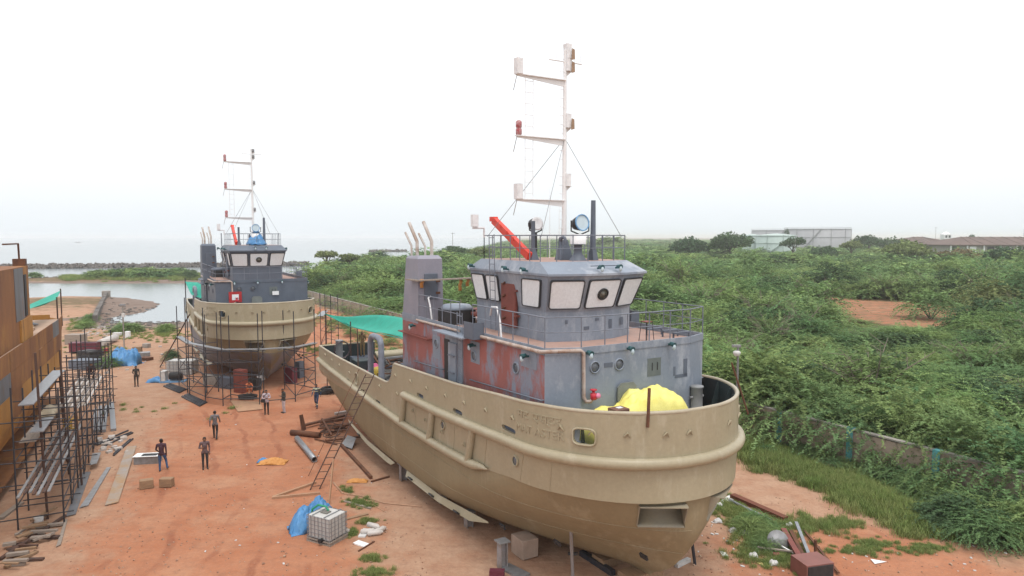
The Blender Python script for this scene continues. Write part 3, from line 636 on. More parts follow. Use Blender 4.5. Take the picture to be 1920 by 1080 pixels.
# ---------------------------------------------------------------- storage tanks, warehouses and tower behind the scrub
def at(px, py, d): return ((px-960)/1297*d, d, CAM_H-(py-443.7)/1297*d)
def storage_tank(px0, px1, pytop, d, m, label, ribs, walk=True, cone=0.0):
    x0 = (px0-960)/1297*d; x1 = (px1-960)/1297*d; r_ = (x1-x0)/2; zt = CAM_H-(pytop-443.7)/1297*d; rt = empty('storage_tank', ((x0+x1)/2, d+r_, 0))
    s = MB(); s.lathe([(r_, -.5), (r_, zt), (r_*.98, zt+.02), (0.01, zt+cone)], n=48); s.build('shell', m, rt)
    for k in range(ribs):
        a = -math.pi/2+(k-(ribs-1)/2)*math.pi/(ribs+1); p = MB(); p.box((math.cos(a)*(r_+.1), math.sin(a)*(r_+.1), zt/2), (.35, .35, zt), a); p.build('downpipe', m, rt)
    for zz in (zt*.62, zt*.97): w_ = MB(); w_.tube(arc((0, 0, zz), r_+.1, 0, 2*math.pi*47/48, 47, 'xy'), .16, 5, closed=True); w_.build('wind_girder', m, rt)
    if walk:
        w_ = MB(); w_.tube(arc((0, 0, zt+1.1), r_, 0, 2*math.pi*47/48, 47, 'xy'), .07, 4, closed=True)
        for k in range(48): a = k*math.pi/24; w_.bar((math.cos(a)*r_, math.sin(a)*r_, zt), (math.cos(a)*r_, math.sin(a)*r_, zt+1.1), .08)
        w_.build('guard_rail', m, rt)
    st = MB(); st.sheet(lambda a_, b_: (math.cos(-math.pi*.78+a_*15/r_)*(r_+.1+b_*.8), math.sin(-math.pi*.78+a_*15/r_)*(r_+.1+b_*.8), zt*a_), 26, 1, .2); st.build('stairway', m, rt); tag(rt, label, 'tank', 'storage tanks on the skyline')
storage_tank(1433, 1560, 431, 640, TANKW, 'large grey storage tank, left and farther of the two big ones', 4)
storage_tank(1497, 1617, 428.5, 560, TANKW, 'largest grey storage tank with vertical pipes, rightmost on the skyline', 5)
storage_tank(1397, 1433, 441, 440, TANKG, 'small pale mint storage tank, leftmost of the tank group', 2, False, .8)
storage_tank(1431, 1504, 441, 420, TANKG, 'wide pale mint storage tank in front of the grey tanks', 3, False, 1.2)
def warehouse(px0, px1, pyr, pye, d, label):
    x0 = (px0-960)/1297*d; x1 = (px1-960)/1297*d; zr = CAM_H-(pyr-443.7)/1297*d; ze = CAM_H-(pye-443.7)/1297*d; W_ = 26; rt = empty('warehouse', ((x0+x1)/2, d, 0)); l = (x1-x0)/2; hip = 14
    b = MB(); b.b2((-l+1, 1, 0), (l-1, W_-1, ze)); b.build('wall', CONC, rt)
    rf = MB(); v = [(-l, 0, ze), (l, 0, ze), (l, W_, ze), (-l, W_, ze), (-l+hip, W_/2, zr), (l-hip, W_/2, zr), (-l, 0, ze-.3), (l, 0, ze-.3), (l, W_, ze-.3), (-l, W_, ze-.3)]
    rf.add(v, [(0, 1, 5, 4), (1, 2, 5), (2, 3, 4, 5), (3, 0, 4), (0, 6, 7, 1), (1, 7, 8, 2), (2, 8, 9, 3), (3, 9, 6, 0), (6, 9, 8, 7)]); r = rf.build('roof', ROOFB, rt)
    for k in range(9): q = MB(); xx = -l+hip*.4+k*(2*l-hip*.8)/8; q.bar((xx, .2, ze+.1), (max(-l+hip, min(l-hip, xx)), W_/2, zr+.1), .25, .12); q.build('roof_batten', ROOFB, r)
    for k in range(7): q = MB(); xx = -l+4+k*(2*l-8)/6; q.b2((xx-1.4, .8, ze-3.2), (xx+1.4, 1.05, ze-.8)); q.build('window', WHITE if k % 2 else GLASS, rt)
    for k in range(8): q = MB(); xx = -l+2+k*(2*l-4)/7; q.b2((xx-.25, .5, 0), (xx+.25, 1.0, ze)); q.build('pillar', WHITE, rt)
    tag(rt, label, 'warehouse', 'brown roofed warehouses on the skyline')
warehouse(1690, 1792, 444, 454, 430, 'smaller warehouse with brown hipped roof beside the white tower')
warehouse(1775, 2010, 444, 459, 300, 'long warehouse with brown tiled roof at the right edge')
x, y, z = at(1771, 436, 470); rt = empty('roof_tower', (x, y, 0)); zz = CAM_H-(448-443.7)/1297*470; hh = z-zz
b = MB(); b.b2((-2, -2, 0), (2, 2, zz)); b.build('shaft', WHITE, rt); b = MB(); b.b2((-2.4, -2.4, zz), (2.4, 2.4, zz+hh*.7)); hd = b.build('lantern_room', WHITE, rt)
for k in (-1, 1): q = MB(); q.b2((k*1.1-.6, -2.5, zz+hh*.2), (k*1.1+.6, -2.38, zz+hh*.55)); q.build('window', GLASS, hd)
b = MB(); b.lathe([(2.9, zz+hh*.7), (1.2, zz+hh), (.01, zz+hh*1.15)], n=8); b.build('roof', WHITE, rt); tag(rt, 'little white tower with two windows above the brown roofs', 'tower')
# far fishing boat on the sea
p = gpt(146, 454.6, -.38); rt = empty('fishing_boat', p); b = MB(); b.prism([(-6, -1.2), (4.5, -1.3), (7, 0), (4.5, 1.3), (-6, 1.2)], -.3, 1.0); b.build('hull', STONE, rt); b = MB(); b.b2((-4, -.8, 1), (-1.5, .8, 2.6)); b.build('cabin', WHITE, rt); tag(rt, 'tiny fishing boat far out on the sea', 'boat')
# sea wall of the slip and earth bank
a, b_ = gpt(199, 556), gpt(178, 601); rt = empty('sea_wall', b_, math.atan2((a-b_).y, (a-b_).x)); L_ = (a-b_).length
for k in range(9): q = MB(); q.box((L_*(k+.5)/9, 0, .0), (L_/9-.06, .6, 1.5+.12*(k % 3)), 0); q.build('block', STONE, rt)
q = MB(); q.box((L_+.8, 0, .25), (1.6, 1.5, 1.7)); q.build('end_block', CONC, rt); tag(rt, 'low concrete sea wall running out to the lagoon', 'sea wall')
# ================================================================ THE TWO TUGS (local x towards the bow, y to port, z up from the ground)
def interp(tab, u):
    if u <= tab[0][0]: return tab[0][1]
    for (a, b), (c, d) in zip(tab, tab[1:]):
        if u <= c: return b+(d-b)*(u-a)/(c-a)
    return tab[-1][1]
US, U0, TIP, HB = -27.2, -1.2, 3.13, 4.2
TOPZ = [(-27.2, 4.80), (-13.8, 4.82), (-13.45, 4.9), (-13.15, 5.12), (-12.95, 5.5), (-12.8, 5.92), (-5.8, 6.2), (-2.5, 6.45), (0, 6.6), (4, 6.66)]
BOTZ = [(-27.2, 3.3), (-13.8, 3.3), (-12.0, 4.55), (-5, 4.72), (0, 4.95), (4, 5.0)]
UFZ = [(-11.4, 4.71), (-7.5, 4.76), (-4.6, 4.88), (-1.4, 5.05), (1, 5.1), (4, 5.1)]
LFZ = [(-27.2, 3.92), (-21, 3.75), (-15.6, 3.45), (-11.5, 3.3), (-7, 3.33), (-4.6, 3.42), (-3.4, 3.6)]
KNZ = [(-27.2, 3.0), (-15, 3.1), (-11.5, 3.2), (-4.6, 3.32), (-3.5, 3.5), (-1.6, 3.75), (1, 3.85), (4, 3.85)]
COLS = [('a', u) for u in (-27.2, -26.6, -25, -23, -21, -19, -17, -15, -13.8, -13.45, -13.15, -12.95, -12.8, -11.5, -10, -8, -6, -4.5, -3.3, -2.2)]+[('t', R(k*90/16)) for k in range(17)]
def col_pt(c, us=US, u0=U0, tip=TIP, hb=HB, pt=0.0):
    if c[0] == 'a': u = us+(c[1]-US)*(u0-us)/(U0-US); return u, hb*(1-.06*max(0, (c[1]+20)/-7.2)**2 if c[1] < -20 else 1)
    return u0+(tip-u0)*math.sin(c[1]), hb*((1-pt)*math.cos(c[1])+pt*(1-math.sin(c[1])**1.8))
def plan_v(u):
    if u <= U0: return HB*(1-.06*((u+20)/-7.2)**2 if u < -20 else 1)
    return HB*math.sqrt(max(0, 1-((u-U0)/(TIP-U0))**2))
def plan_frame(u, side=-1):
    """point on the hull side plan at u, unit tangent (aft->fwd) and outward normal"""
    e = .02; p = Vector((u, side*plan_v(u), 0)); q = Vector((min(u+e, TIP-1e-4), side*plan_v(min(u+e, TIP-1e-4)), 0)); o = Vector((u-e, side*plan_v(u-e), 0)); tt = (q-o).normalized()
    nn = Vector((tt.y, -tt.x, 0)); nn = nn if nn.y*side > 0 or (abs(nn.y) < .2 and nn.x > 0) else -nn
    return p, tt, nn
# arc-length table of the starboard plan, for lettering and tubes
AL = [(-27.2, 0.0)]; _u = -27.2
while _u < 3.12:
    _n = min(_u+.04 if _u < 2.6 else _u+.008, 3.125); a_ = Vector((_u, plan_v(_u))); b2_ = Vector((_n, plan_v(_n))); AL.append((_n, AL[-1][1]+(a_-b2_).length)); _u = _n
    if _n >= 3.125: break
def u_at_s(s_):
    for (a, b), (c, d) in zip(AL, AL[1:]):
        if s_ <= d: return a+(c-a)*(s_-b)/(d-b+1e-9)
    return AL[-1][0]
def s_at_u(u): return interp(AL, u)
def hull_curve(ztab, u0, u1, off, side, n=60):
    s0, s1 = s_at_u(u0), s_at_u(u1); out = []
    for i in range(n+1):
        u = u_at_s(s0+(s1-s0)*i/n); p, tt, nn = plan_frame(u, side); p = p+nn*off; out.append(Vector((p.x, p.y, interp(ztab, u))))
    return out
def loft(rows, close_stern=True, flip=False):
    """rows: list of (starboard point list aft->fwd); mirrored to port; quads between rows"""
    mb = MB(); n = len(rows[0]); full = []
    for row in rows: full.append([(x, -y, z) for x, y, z in row]+[(x, y, z) for x, y, z in row[::-1][1:]])
    m = len(full[0]); vs = [p for r in full for p in r]; fs = []
    for i in range(len(rows)-1):
        for k in range(m-1): fs.append((i*m+k, i*m+k+1, (i+1)*m+k+1, (i+1)*m+k))
        if close_stern: fs.append((i*m+m-1, i*m, (i+1)*m, (i+1)*m+m-1))
    mb.add(vs, fs, True); return mb, m
def cut(obj, cutters):
    for c in cutters:
        md = obj.modifiers.new('cut', 'BOOLEAN'); md.operation = 'DIFFERENCE'; md.solver = 'EXACT'; md.object = c
    dg = bpy.context.evaluated_depsgraph_get(); me = bpy.data.meshes.new_from_object(obj.evaluated_get(dg)); obj.modifiers.clear(); me.set_sharp_from_angle(angle=R(28)); old = obj.data; obj.data = me; bpy.data.meshes.remove(old)
    for c in cutters: bpy.data.objects.remove(c)
def wallM(tt, nn): return Matrix((tt, nn, Vector((0, 0, 1)))).transposed()
def lettering(body, width, height, u0, z0, side, name, mtl, parent, slope=0.0):
    cu = bpy.data.curves.new(name, 'FONT'); cu.body = body; cu.extrude = .5; cu.resolution_u = 3; o = bpy.data.objects.new(name, cu); COL.objects.link(o)
    dg = bpy.context.evaluated_depsgraph_get(); me = bpy.data.meshes.new_from_object(o.evaluated_get(dg)); bpy.data.objects.remove(o)
    if not len(me.vertices): return None
    xs = [v.co.x for v in me.vertices]; ys = [v.co.y for v in me.vertices]; x0, x1, y0, y1 = min(xs), max(xs), min(ys), max(ys); s0 = s_at_u(u0)
    for v in me.vertices:
        a = (v.co.x-x0)/(x1-x0)*width; h = (v.co.y-y0)/(y1-y0)*height; u = u_at_s(s0+a if side < 0 else s0+width-a); p, tt, nn = plan_frame(u, side)
        q = p+nn*(.016 if v.co.z > 0 else -.02); v.co = (q.x, q.y, z0+h+slope*a)
    me.materials.clear(); me.materials.append(mtl); return link(name, me, parent)
DH = [(-13.05, -3.58), (-.46, -3.58), (0, -2.46), (0, 2.46), (-.46, 3.58), (-13.05, 3.58)]
def flood_lamp(parent, p, out, name='flood_lamp'):
    """bulkhead lamp: bracket, green hood, glass bulb"""
    out = Vector(out).normalized(); p = Vector(p); m = MB(); m.bar(p, p+out*.16, .07); m.tube([p+out*.1+Vector((0, 0, .05)), p+out*.3+Vector((0, 0, .0))], [.06, .10], 10)
    o = m.build(name, mat('lamp_green', (.03, .10, .11), None, 4, .4), parent); g = MB(); g.lathe([(.02, -.17), (.065, -.12), (.07, -.04), (.05, .02)], p+out*.27, 10); g.build('bulb', LENS, o); return o
def railing(parent, pts, h, n_mid=1, spacing=1.0, zf=None, gaps=(), r=.022, mtl=RAIL):
    """posts one by one plus top and mid rails along the polyline"""
    P = [Vector(p) for p in pts]
    for k in range(n_mid+1):
        m = MB(); m.tube([p+Vector((0, 0, h*(n_mid+1-k)/(n_mid+1))) for p in P], r if k == 0 else r*.7, 6); m.build('top_rail' if k == 0 else 'mid_rail', mtl, parent)
    post = None
    for a, b in zip(P, P[1:]):
        n = max(1, round((b-a).length/spacing))
        for i in range(n+(b is P[-1])):
            q = a+(b-a)*i/n
            if post is None: post = MB().box((0, 0, h/2), (.045, .02, h)).mesh('stanchion', mtl); o = link('stanchion', post, parent)
            else: o = link('stanchion', post, parent)
            o.location = q
def ladder(parent, a, b, side, w=.42, n=8, mtl=RAIL, r=.02, name='ladder'):
    """a ladder from a to b; rungs are parts of it"""
    a, b, s = Vector(a), Vector(b), Vector(side).normalized()*w/2; rt = MB()
    rt.tube([a-s, b-s], r, 6); rt.tube([a+s, b+s], r, 6); o = rt.build(name, mtl, parent)
    for i in range(n): q = a+(b-a)*(i+.6)/n; m = MB(); m.tube([q-s, q+s], r*.8, 6); m.build('rung', mtl, o)
    return o
def porthole(parent, p, out, r=.17, mtl=GREY):
    out = Vector(out).normalized(); s, up = frame(out); M = Matrix((s, up, out)).transposed(); m = MB()
    m.lathe([(r*1.25, -.02), (r*1.25, .035), (r*1.02, .045), (r, .01)], p, 20, M); o = m.build('porthole', mtl, parent); g = MB(); g.lathe([(r*1.0, -.03), (r*1.0, .012), (.01, .014)], p, 20, M); g.build('pane', mat('porthole_glass', (.16, .18, .20), (.10, .11, .13), 2, .12), o); return o
def make_tug(near):
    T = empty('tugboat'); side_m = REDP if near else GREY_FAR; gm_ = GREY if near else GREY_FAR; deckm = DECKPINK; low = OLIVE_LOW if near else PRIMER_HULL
    # ---- hull shell
    def row(zt, us=US, u0=U0, tip=TIP, hb=HB, z=None, pt=0.0):
        out = []
        for c in COLS:
            u, v = col_pt(c, us, u0, tip, hb, pt); out.append((u, v, interp(zt, u) if z is None else z))
        return out
    lv = [row(BOTZ), row(KNZ, -26.8, -1.6, 3.2, 4.14)]
    up_, m = loft(lv); up_.build('hull_side', OLIVE, T)
    spec = [(3.3, -26.2, -3.0, 3.0, 4.15, .22), (2.75, -25.2, -4.4, 2.98, 4.17, .45), (2.3, -23.8, -5.8, 2.82, 4.17, .65), (1.75, -22, -7.6, 2.48, 4.13, .85), (1.3, -19.4, -9.0, 2.1, 4.06, .95), (.95, -16.9, -9.8, 1.75, 3.92, 1), (.68, -14.6, -10.2, 1.35, 3.5, 1), (.5, -13.6, -10, 1.0, 2.2, 1), (.30, -13, -6, .8, .35, 1)]
    lo_, m = loft([[(u, v, z) for u, v, z in row(KNZ, -26.8, -2.2, 3.04, 4.12)]]+[row(None, a, b, c, d, z, e_) for z, a, b, c, d, e_ in spec])
    lo_.add([lo_.v[(len(spec))*m+k] for k in range(m)], [tuple(range(m))])
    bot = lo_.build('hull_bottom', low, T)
    kn, m = loft([row(KNZ, -26.8, -1.6, 3.2, 4.14), row(KNZ, -26.8, -2.2, 3.04, 4.12)]); kn.v = [(x, y, z-(.0 if i < m else .012)) for i, (x, y, z) in enumerate(kn.v)]; kn.sm = [False]*len(kn.sm); kn.build('knuckle_ledge', OLIVE, T)
    if False:
        bnd, m = loft([[(u, v, z-.012) for u, v, z in row(KNZ, -26.82, -2.2, 3.055, 4.135)], row(None, -26.2, -3.0, 3.015, 4.165, 3.3, .22), row(None, -25.2, -4.4, 2.995, 4.185, 2.75, .45)]); bnd.build('painted_band', OLIVE_LOW, T)
    # weld seams of the shell plating, a bead along each strake and at the frame butts
    for z, a_, b_, c_, d_, e_ in spec[1:5:2]:
        w_ = [(u, -v-.004, z) for u, v, z in row(None, a_, b_, c_, d_, z, e_)][6:-1]; q = MB(); q.tube(w_, .013, 5); q.build('weld_seam', low, T)
    for ci in (9, 14, 16, 18, 21, 24):
        w_ = []
        for rw in [row(BOTZ), row(KNZ, -26.8, -1.6, 3.2, 4.14)]: w_.append((rw[ci][0], -rw[ci][1]-.004, rw[ci][2]))
        q = MB(); q.tube(w_, .012, 5); q.build('weld_seam', OLIVE, T)
    # ---- bulwark: a closed solid with real freeing ports, fairlead and mooring holes cut through it
    outer = [row(TOPZ), row(BOTZ)]; inner = [row(TOPZ, US+.14, U0, TIP-.13, HB-.13), row(BOTZ, US+.14, U0, TIP-.13, HB-.13)]
    bmk = MB(); full = []
    for rw in (outer[0], outer[1], inner[1], inner[0]): full.append([(x, -y, z) for x, y, z in rw]+[(x, y, z) for x, y, z in rw[::-1][1:]])
    m = len(full[0]); vs = [p for r in full for p in r]; fs = []
    for i in range(4):
        j = (i+1) % 4
        for k in range(m): k2 = (k+1) % m; fs.append((i*m+k, i*m+k2, j*m+k2, j*m+k))
    for i, f in enumerate(fs): bmk.cur = 1 if 2*m <= i < 3*m else 0; bmk.f.append(f); bmk.m.append(bmk.cur); bmk.sm.append(True)
    bmk.v = vs; bul = bmk.build('bulwark', [OLIVE, DKGREEN], T, recalc=True)
    cutters = []; slots = [(-1.76, 5.42, .95, .2), (-5.75, 5.14, .85, .2), (-9.5, 5.03, .75, .2), (-12.7, 3.62, .8, .22), (-15.0, 3.58, .7, .22), (-17.4, 3.68, .62, .22), (-20.1, 3.8, .55, .2), (-22.1, 3.82, .55, .2), (-23.9, 3.9, .5, .2), (-25.6, 3.95, .45, .2)]
    def cyl(p, nn, tt, rx, rz, l=.9):
        s = MB(); n = 24; pr = []
        for k in range(n):
            a = 2*math.pi*k/n; ca, sa = math.cos(a), math.sin(a); e = .55; pr.append((math.copysign(abs(ca)**e, ca)*rx, math.copysign(abs(sa)**e, sa)*rz))
        vs = [p+tt*x+Vector((0, 0, z))+nn*d for d in (-l/2, l/2) for x, z in pr]
        s.add(vs, [tuple(range(n)), tuple(range(n, 2*n))[::-1]]+[(i, n+i, n+(i+1) % n, (i+1) % n) for i in range(n)]); return s.build('cutter', BLACK, T, recalc=True)
    rings = []
    for sd in (-1, 1):
        for u, z, w_, h_ in slots:
            p, tt, nn = plan_frame(u, sd); cutters.append(cyl(p+Vector((0, 0, z)), nn, tt, w_/2, h_/2))
        for u, z, rx, rz in ((1.42, 5.84, .36, .25), (-18.4, 4.2, .24, .30)):
            p, tt, nn = plan_frame(u, sd); cutters.append(cyl(p+Vector((0, 0, z)), nn, tt, rx, rz)); rings.append((p+Vector((0, 0, z)), tt, nn, rx, rz, sd))
    ck = MB(); ck.b2((-27.9, -.15, 3.72), (-26.7, 3.45, 5.4)); cutters.append(ck.build('cutter', BLACK, T))
    cut(bul, cutters)
    for p, tt, nn, rx, rz, sd in rings:
        m_ = MB(); pts_ = []
        for k in range(28):
            a = 2*math.pi*k/28; ca, sa = math.cos(a), math.sin(a); e = .55; pts_.append(p+nn*.02+tt*math.copysign(abs(ca)**e, ca)*rx*1.04+Vector((0, 0, math.copysign(abs(sa)**e, sa)*rz*1.04)))
        m_.tube(pts_, .035, 8, closed=True); m_.build('fairlead_ring', OLIVE, T)
    # cap rail on the bulwark
    for sd in (-1, 1):
        if sd == -1: continue
        crv = hull_curve(TOPZ, -27.1, 3.06, -.055, -1, 150)+[Vector((TIP-.055, 0, 6.655))]+hull_curve(TOPZ, -27.1, 3.06, -.055, 1, 150)[::-1]
        c = MB(); c.tube([q+Vector((0, 0, .005)) for q in crv], .07, 8); c.build('cap_rail', mat('cap_rail_paint', (.42, .37, .28), (.36, .31, .22), 1, .4), T)
    c = MB(); c.tube([(-27.1, -3.95, 4.8), (-27.1, -.15, 4.8)], .06, 6); c.build('cap_rail', OLIVE, T)
    # bulwark stays inside
    for sd in (-1, 1):
        for u in (-26, -24, -22, -20, -18, -16, -14.4, -11, -9, -7, -5, -3, -1.2, .2, 1.3, 2.1):
            p, tt, nn = plan_frame(u, sd); zt = interp(TOPZ, u)-.06; zb = 3.5 if u < -13 else 4.9+(u+12)*.035; q = p-nn*.14
            m_ = MB(); m_.plate([q+Vector((0, 0, zt)), q+Vector((0, 0, zb)), q-nn*.4+Vector((0, 0, zb)), q-nn*.08+Vector((0, 0, zt))], .02); m_.build('bulwark_stay', DKGREEN, T)
    # ---- fenders
    for sd in (-1, 1):
        if sd == 1: f = MB(); f.tube(hull_curve(UFZ, -11.3, 3.06, .06, -1, 90)+[Vector((TIP+.06, 0, 5.1))]+hull_curve(UFZ, -11.3, 3.06, .06, 1, 90)[::-1], .185, 12); f.build('upper_fender', OLIVE, T)
        f = MB(); lf = hull_curve(LFZ, -27.1, -3.2, .05, sd, 60); f.tube(lf, [.175]*58+[.15, .1, .02], 12); f.build('lower_fender', OLIVE, T)
        for (ua, za), (ub, zb) in (((-11.15, 4.74), (-11.6, 3.32)), ((-7.95, 4.78), (-8.4, 3.35)), ((-4.3, 4.85), (-4.75, 3.42))):
            f = MB(); f.tube([(ua, sd*(HB+.06), za), (ub, sd*(HB+.06), zb)], .15, 10); f.build('fender_strut', OLIVE, T)
    f = MB(); f.tube([(-27.2, -3.9, 3.92), (-27.3, 0, 3.92), (-27.2, 3.9, 3.92)], .17, 10); f.build('stern_fender', OLIVE, T)
    # ---- tyre-chain brackets: bent plates welded on the side
    br = MB(); br.plate([(-.11, 0, -.05), (0, .09, .11), (0, 0, .13), (-.12, 0, -.02)], .022); br.plate([(.11, 0, -.05), (0, .09, .11), (0, 0, .13), (.12, 0, -.02)], .022); brm = br.mesh('bracket', OLIVE)
    bk = [(-12.4, 5.4), (-10.5, 5.46), (-8.7, 5.48), (-6.8, 5.54), (-5.1, 5.6), (-3.35, 5.7), (-1.45, 5.85), (.75, 5.98), (1.62, 5.95), (2.35, 5.95), (2.9, 5.95), (3.09, 5.95), (-12.2, 4.55), (-10.3, 4.15), (-8.9, 4.05), (-7.2, 3.95), (-5.1, 3.95), (-14.6, 4.45), (-17, 4.35), (-19.6, 4.3), (-21.6, 4.4), (-23.3, 4.45), (-25, 4.5)]
    for sd in (-1, 1):
        for u, z in bk:
            if sd > 0 and u > 3: continue
            p, tt, nn = plan_frame(u, sd); o = link('bracket', brm, T); o.matrix_basis = Matrix.Translation(p+nn*.012+Vector((0, 0, z))) @ wallM(tt, nn).to_4x4()
    # hull scuttles
    for sd in (-1, 1):
        for u, z in ((-1.3, 4.45), (-7.1, 4.3)): p, tt, nn = plan_frame(u, sd); porthole(T, p+Vector((0, 0, z)), nn, .15, OLIVE)
    # ---- names, raised weld-bead letters
    for sd in (-1, 1):
        lettering('MAT ASTER', 2.15, .27, -1.2, 5.55, sd, 'name_lettering', OLIVE, T, .03)
        lettering('\u092e\u091f \u090f\u0938\u094d\u091f\u0930', 2.0, .34, -1.15, 5.92, sd, 'name_lettering', OLIVE, T, .03)
    # ---- anchor pockets recessed under the knuckle
    for sd in (-1, 1):
        M_ = Matrix.Translation(Vector((2.12, sd*1.32, 3.15))) @ Matrix.Rotation(sd*R(52)*-1+math.pi/2*0, 4, 'Z')
        ck = MB(); ck.box((0, 0, 0), (1.7, 1.5, .86)); co = ck.build('cutter', BLACK, T); co.matrix_basis = Matrix.Translation(Vector((2.72, sd*1.26, 3.30))) @ Matrix.Rotation(sd*R(32), 4, 'Z')
        bpy.context.view_layer.update()
        a = MB(); Mx = Matrix.Translation(Vector((2.72, sd*1.26, 3.30))) @ Matrix.Rotation(sd*R(32), 4, 'Z')
        def L(x, y, z): return Mx @ Vector((x, y, z))
        a.plate([L(-.82, -.74, .42), L(-.82, .74, .42), L(-.82, .74, -.42), L(-.82, -.74, -.42)], .03); a.plate([L(-.85, -.74, .41), L(.25, -.74, .41), L(.25, .74, .41), L(-.85, .74, .41)], .03)
        for q in (-.74, .74): a.plate([L(-.85, q, .42), L(.15, q, .42), L(-.35, q, -.42), L(-.85, q, -.42)], .03)
        a.sheet(lambda p_, q_: L(-.8+.55*q_**2, -.73+1.46*p_, .1-.52*q_), 2, 8, .03)
        a.build('anchor_pocket', mat('pocket_paint', (.27, .25, .20), (.31, .27, .19), 1, .5), T)
        CUT_.append(co) if sd == -1 else CUT_.append(co)
    lo2 = bot
    md_c = CUT_[:]; CUT_.clear()
    bmh = bmesh.new(); bmh.from_mesh(lo2.data); bmesh.ops.holes_fill(bmh, edges=[e for e in bmh.edges if e.is_boundary]); bmesh.ops.remove_doubles(bmh, verts=bmh.verts, dist=.0005)
    bmesh.ops.recalc_face_normals(bmh, faces=bmh.faces); bmh.to_mesh(lo2.data); bmh.free(); cut(lo2, md_c)
    if not near:                                     # the olive coat still reaches a little below the knuckle on the far tug
        lo2.data.materials.clear(); lo2.data.materials.append(low); lo2.data.materials.append(OLIVE_LOW)
        for pg in lo2.data.polygons: pg.material_index = 1 if pg.center.z > 2.6 else 0
    # strake weld lines, sea chest grilles, bilge keel with anodes
    for sd in (-1, 1):
        k = MB(); pts_ = [(-20.5, 4.35, 1.2), (-17, 4.45, .86), (-14, 4.52, .70), (-12.9, 4.2, .66)]
        k.plate([(-20.5, sd*4.08, 1.42), (-17, sd*4.06, 1.05), (-13.2, sd*4.0, .92), (-13.5, sd*4.1, .76), (-14, sd*4.14, .76), (-17, sd*4.15, .88), (-20.0, sd*4.14, 1.3)], .04); k.build('bilge_keel', OLIVE, T)
        k = MB(); k.plate([(-11.8, sd*3.92, .95), (-8, sd*3.93, .98), (-4.3, sd*3.62, 1.12), (-4.25, sd*3.64, 1.08), (-5.4, sd*3.86, .80), (-8, sd*4.06, .74), (-11.6, sd*4.08, .74)], .04); k.build('bilge_keel', OLIVE, T)
        for u, v, z in ((-18.3, 4.17, 1.04), (-11, 4.1, .80), (-8.6, 4.1, .80), (-6.3, 4.02, .84), (-3.2, 3.62, 1.3), (-.6, 2.95, 1.55), (1.6, 1.02, 1.5)):
            k = MB(); k.box((u, sd*v, z+.04), (.34, .16, .07), 0, Matrix.Rotation(sd*R(38) if u < -4 else sd*R(70), 3, 'X')); k.build('anode', BLACK, T)
    # ---- decks
    def deck(poly, zf, name, mtl):
        d = MB(); n = len(poly); d.add([(x, y, zf(x)) for x, y in poly]+[(x, y, zf(x)-.06) for x, y in poly], [tuple(range(n)), tuple(range(n, 2*n))[::-1]]+[((i+1) % n, i, n+i, n+(i+1) % n) for i in range(n)]); return d.build(name, mtl, T)
    def ring(u0, u1, off, n=40):
        us = [u_at_s(s_at_u(u0)+(s_at_u(u1)-s_at_u(u0))*i/n) for i in range(n+1)]; a = [(u, -(plan_v(u)-off)) for u in us]; return a+[(u, -v) for u, v in a[::-1]]
    fz = lambda u: 4.9+(u+12)*.035
    deck(ring(-13.0, 2.95, .1), fz, 'foredeck', GREY_DK if near else GREY_FAR); deck(ring(-27.0, -12.9, .1), lambda u: 3.5, 'aft_deck', DECKGREY)
    b = MB(); b.plate([(-13.02, -4.1, 3.4), (-13.02, 4.1, 3.4), (-13.02, 4.1, 4.9), (-13.02, -4.1, 4.9)], .04); b.build('deck_break', DKGREEN, T)
    # ---- deckhouse
    h = MB(); h.cur = 0; n = len(DH); h.prism(DH, 3.5, 8.12)
    h.m = [1]*len(h.m); h.m[1] = 2; h.m[2+0] = 0; h.m[2+4] = 0; h.m[2+5] = 0
    house = h.build('deckhouse', [side_m, gm_, deckm], T)
    c = MB()
    for (x0, y0), (x1, y1) in zip(DH, DH[1:]+DH[:1]): c.bar((x0, y0, 8.235), (x1, y1, 8.235), .05, .24)
    c.build('deck_coaming', gm_, house)
    ck = Matrix.Identity(3)
    for u, z in ((-9.07, 7.36), (-5.5, 7.35), (-2.28, 7.4)): porthole(house, (u, -3.585, z), (0, -1, 0), .17, gm_); porthole(house, (u, 3.585, z), (0, 1, 0), .17, gm_)
    for v in (-1.88, -.84): porthole(house, (.005, v, 7.64), (1, 0, 0), .17, gm_)
    # welded doubler patches: repaired rectangles of fresh paint are real thin plates on the wall
    def patch(p, n_, w_, h_, mtl, name='doubler_plate'):
        n_ = Vector(n_); tt = Vector((0, 0, 1)).cross(n_).normalized(); m_ = MB(); m_.box(Vector(p)+n_*.006, (w_, .012, h_), 0, Matrix((tt, n_, Vector((0, 0, 1)))).transposed()); return m_.build(name, mtl, house)
    patch((0, .75, 7.4), (1, 0, 0), .62, .64, mat('patch_green_grey', (.15, .175, .175), None, 3, .5))
    for dv in (-.1, .14): patch((.012, .75+dv, 7.42), (1, 0, 0), .035, .28, BLACK, 'slot')
    if near:
        for (v, z, w_, h_) in ((-1.3, 7.66, .36, .16), (2.05, 6.95, .6, .12), (2.25, 7.25, .18, .62), (1.72, 7.15, .09, .34)): patch((0, v, z), (1, 0, 0), w_, h_, GREY_DK, 'paint_patch')
        for (u, z, w_, h_) in ((-1.43, 7.85, 1.0, .62), (-5.4, 7.5, .75, .85), (-9.05, 7.2, .75, 1.0), (-7.3, 6.6, 1.7, 2.6)): patch((u, -3.58, z), (0, -1, 0), w_, h_, GREY, 'paint_patch')
    else:
        fb = MB(); fb.box((.1, -2.2, 7.0), (.2, .95, .85)); fo = fb.build('hose_box', REDBOX, house); q = MB(); q.box((.205, -2.2, 7.0), (.02, .5, .45)); q.build('pane', FILM, fo)
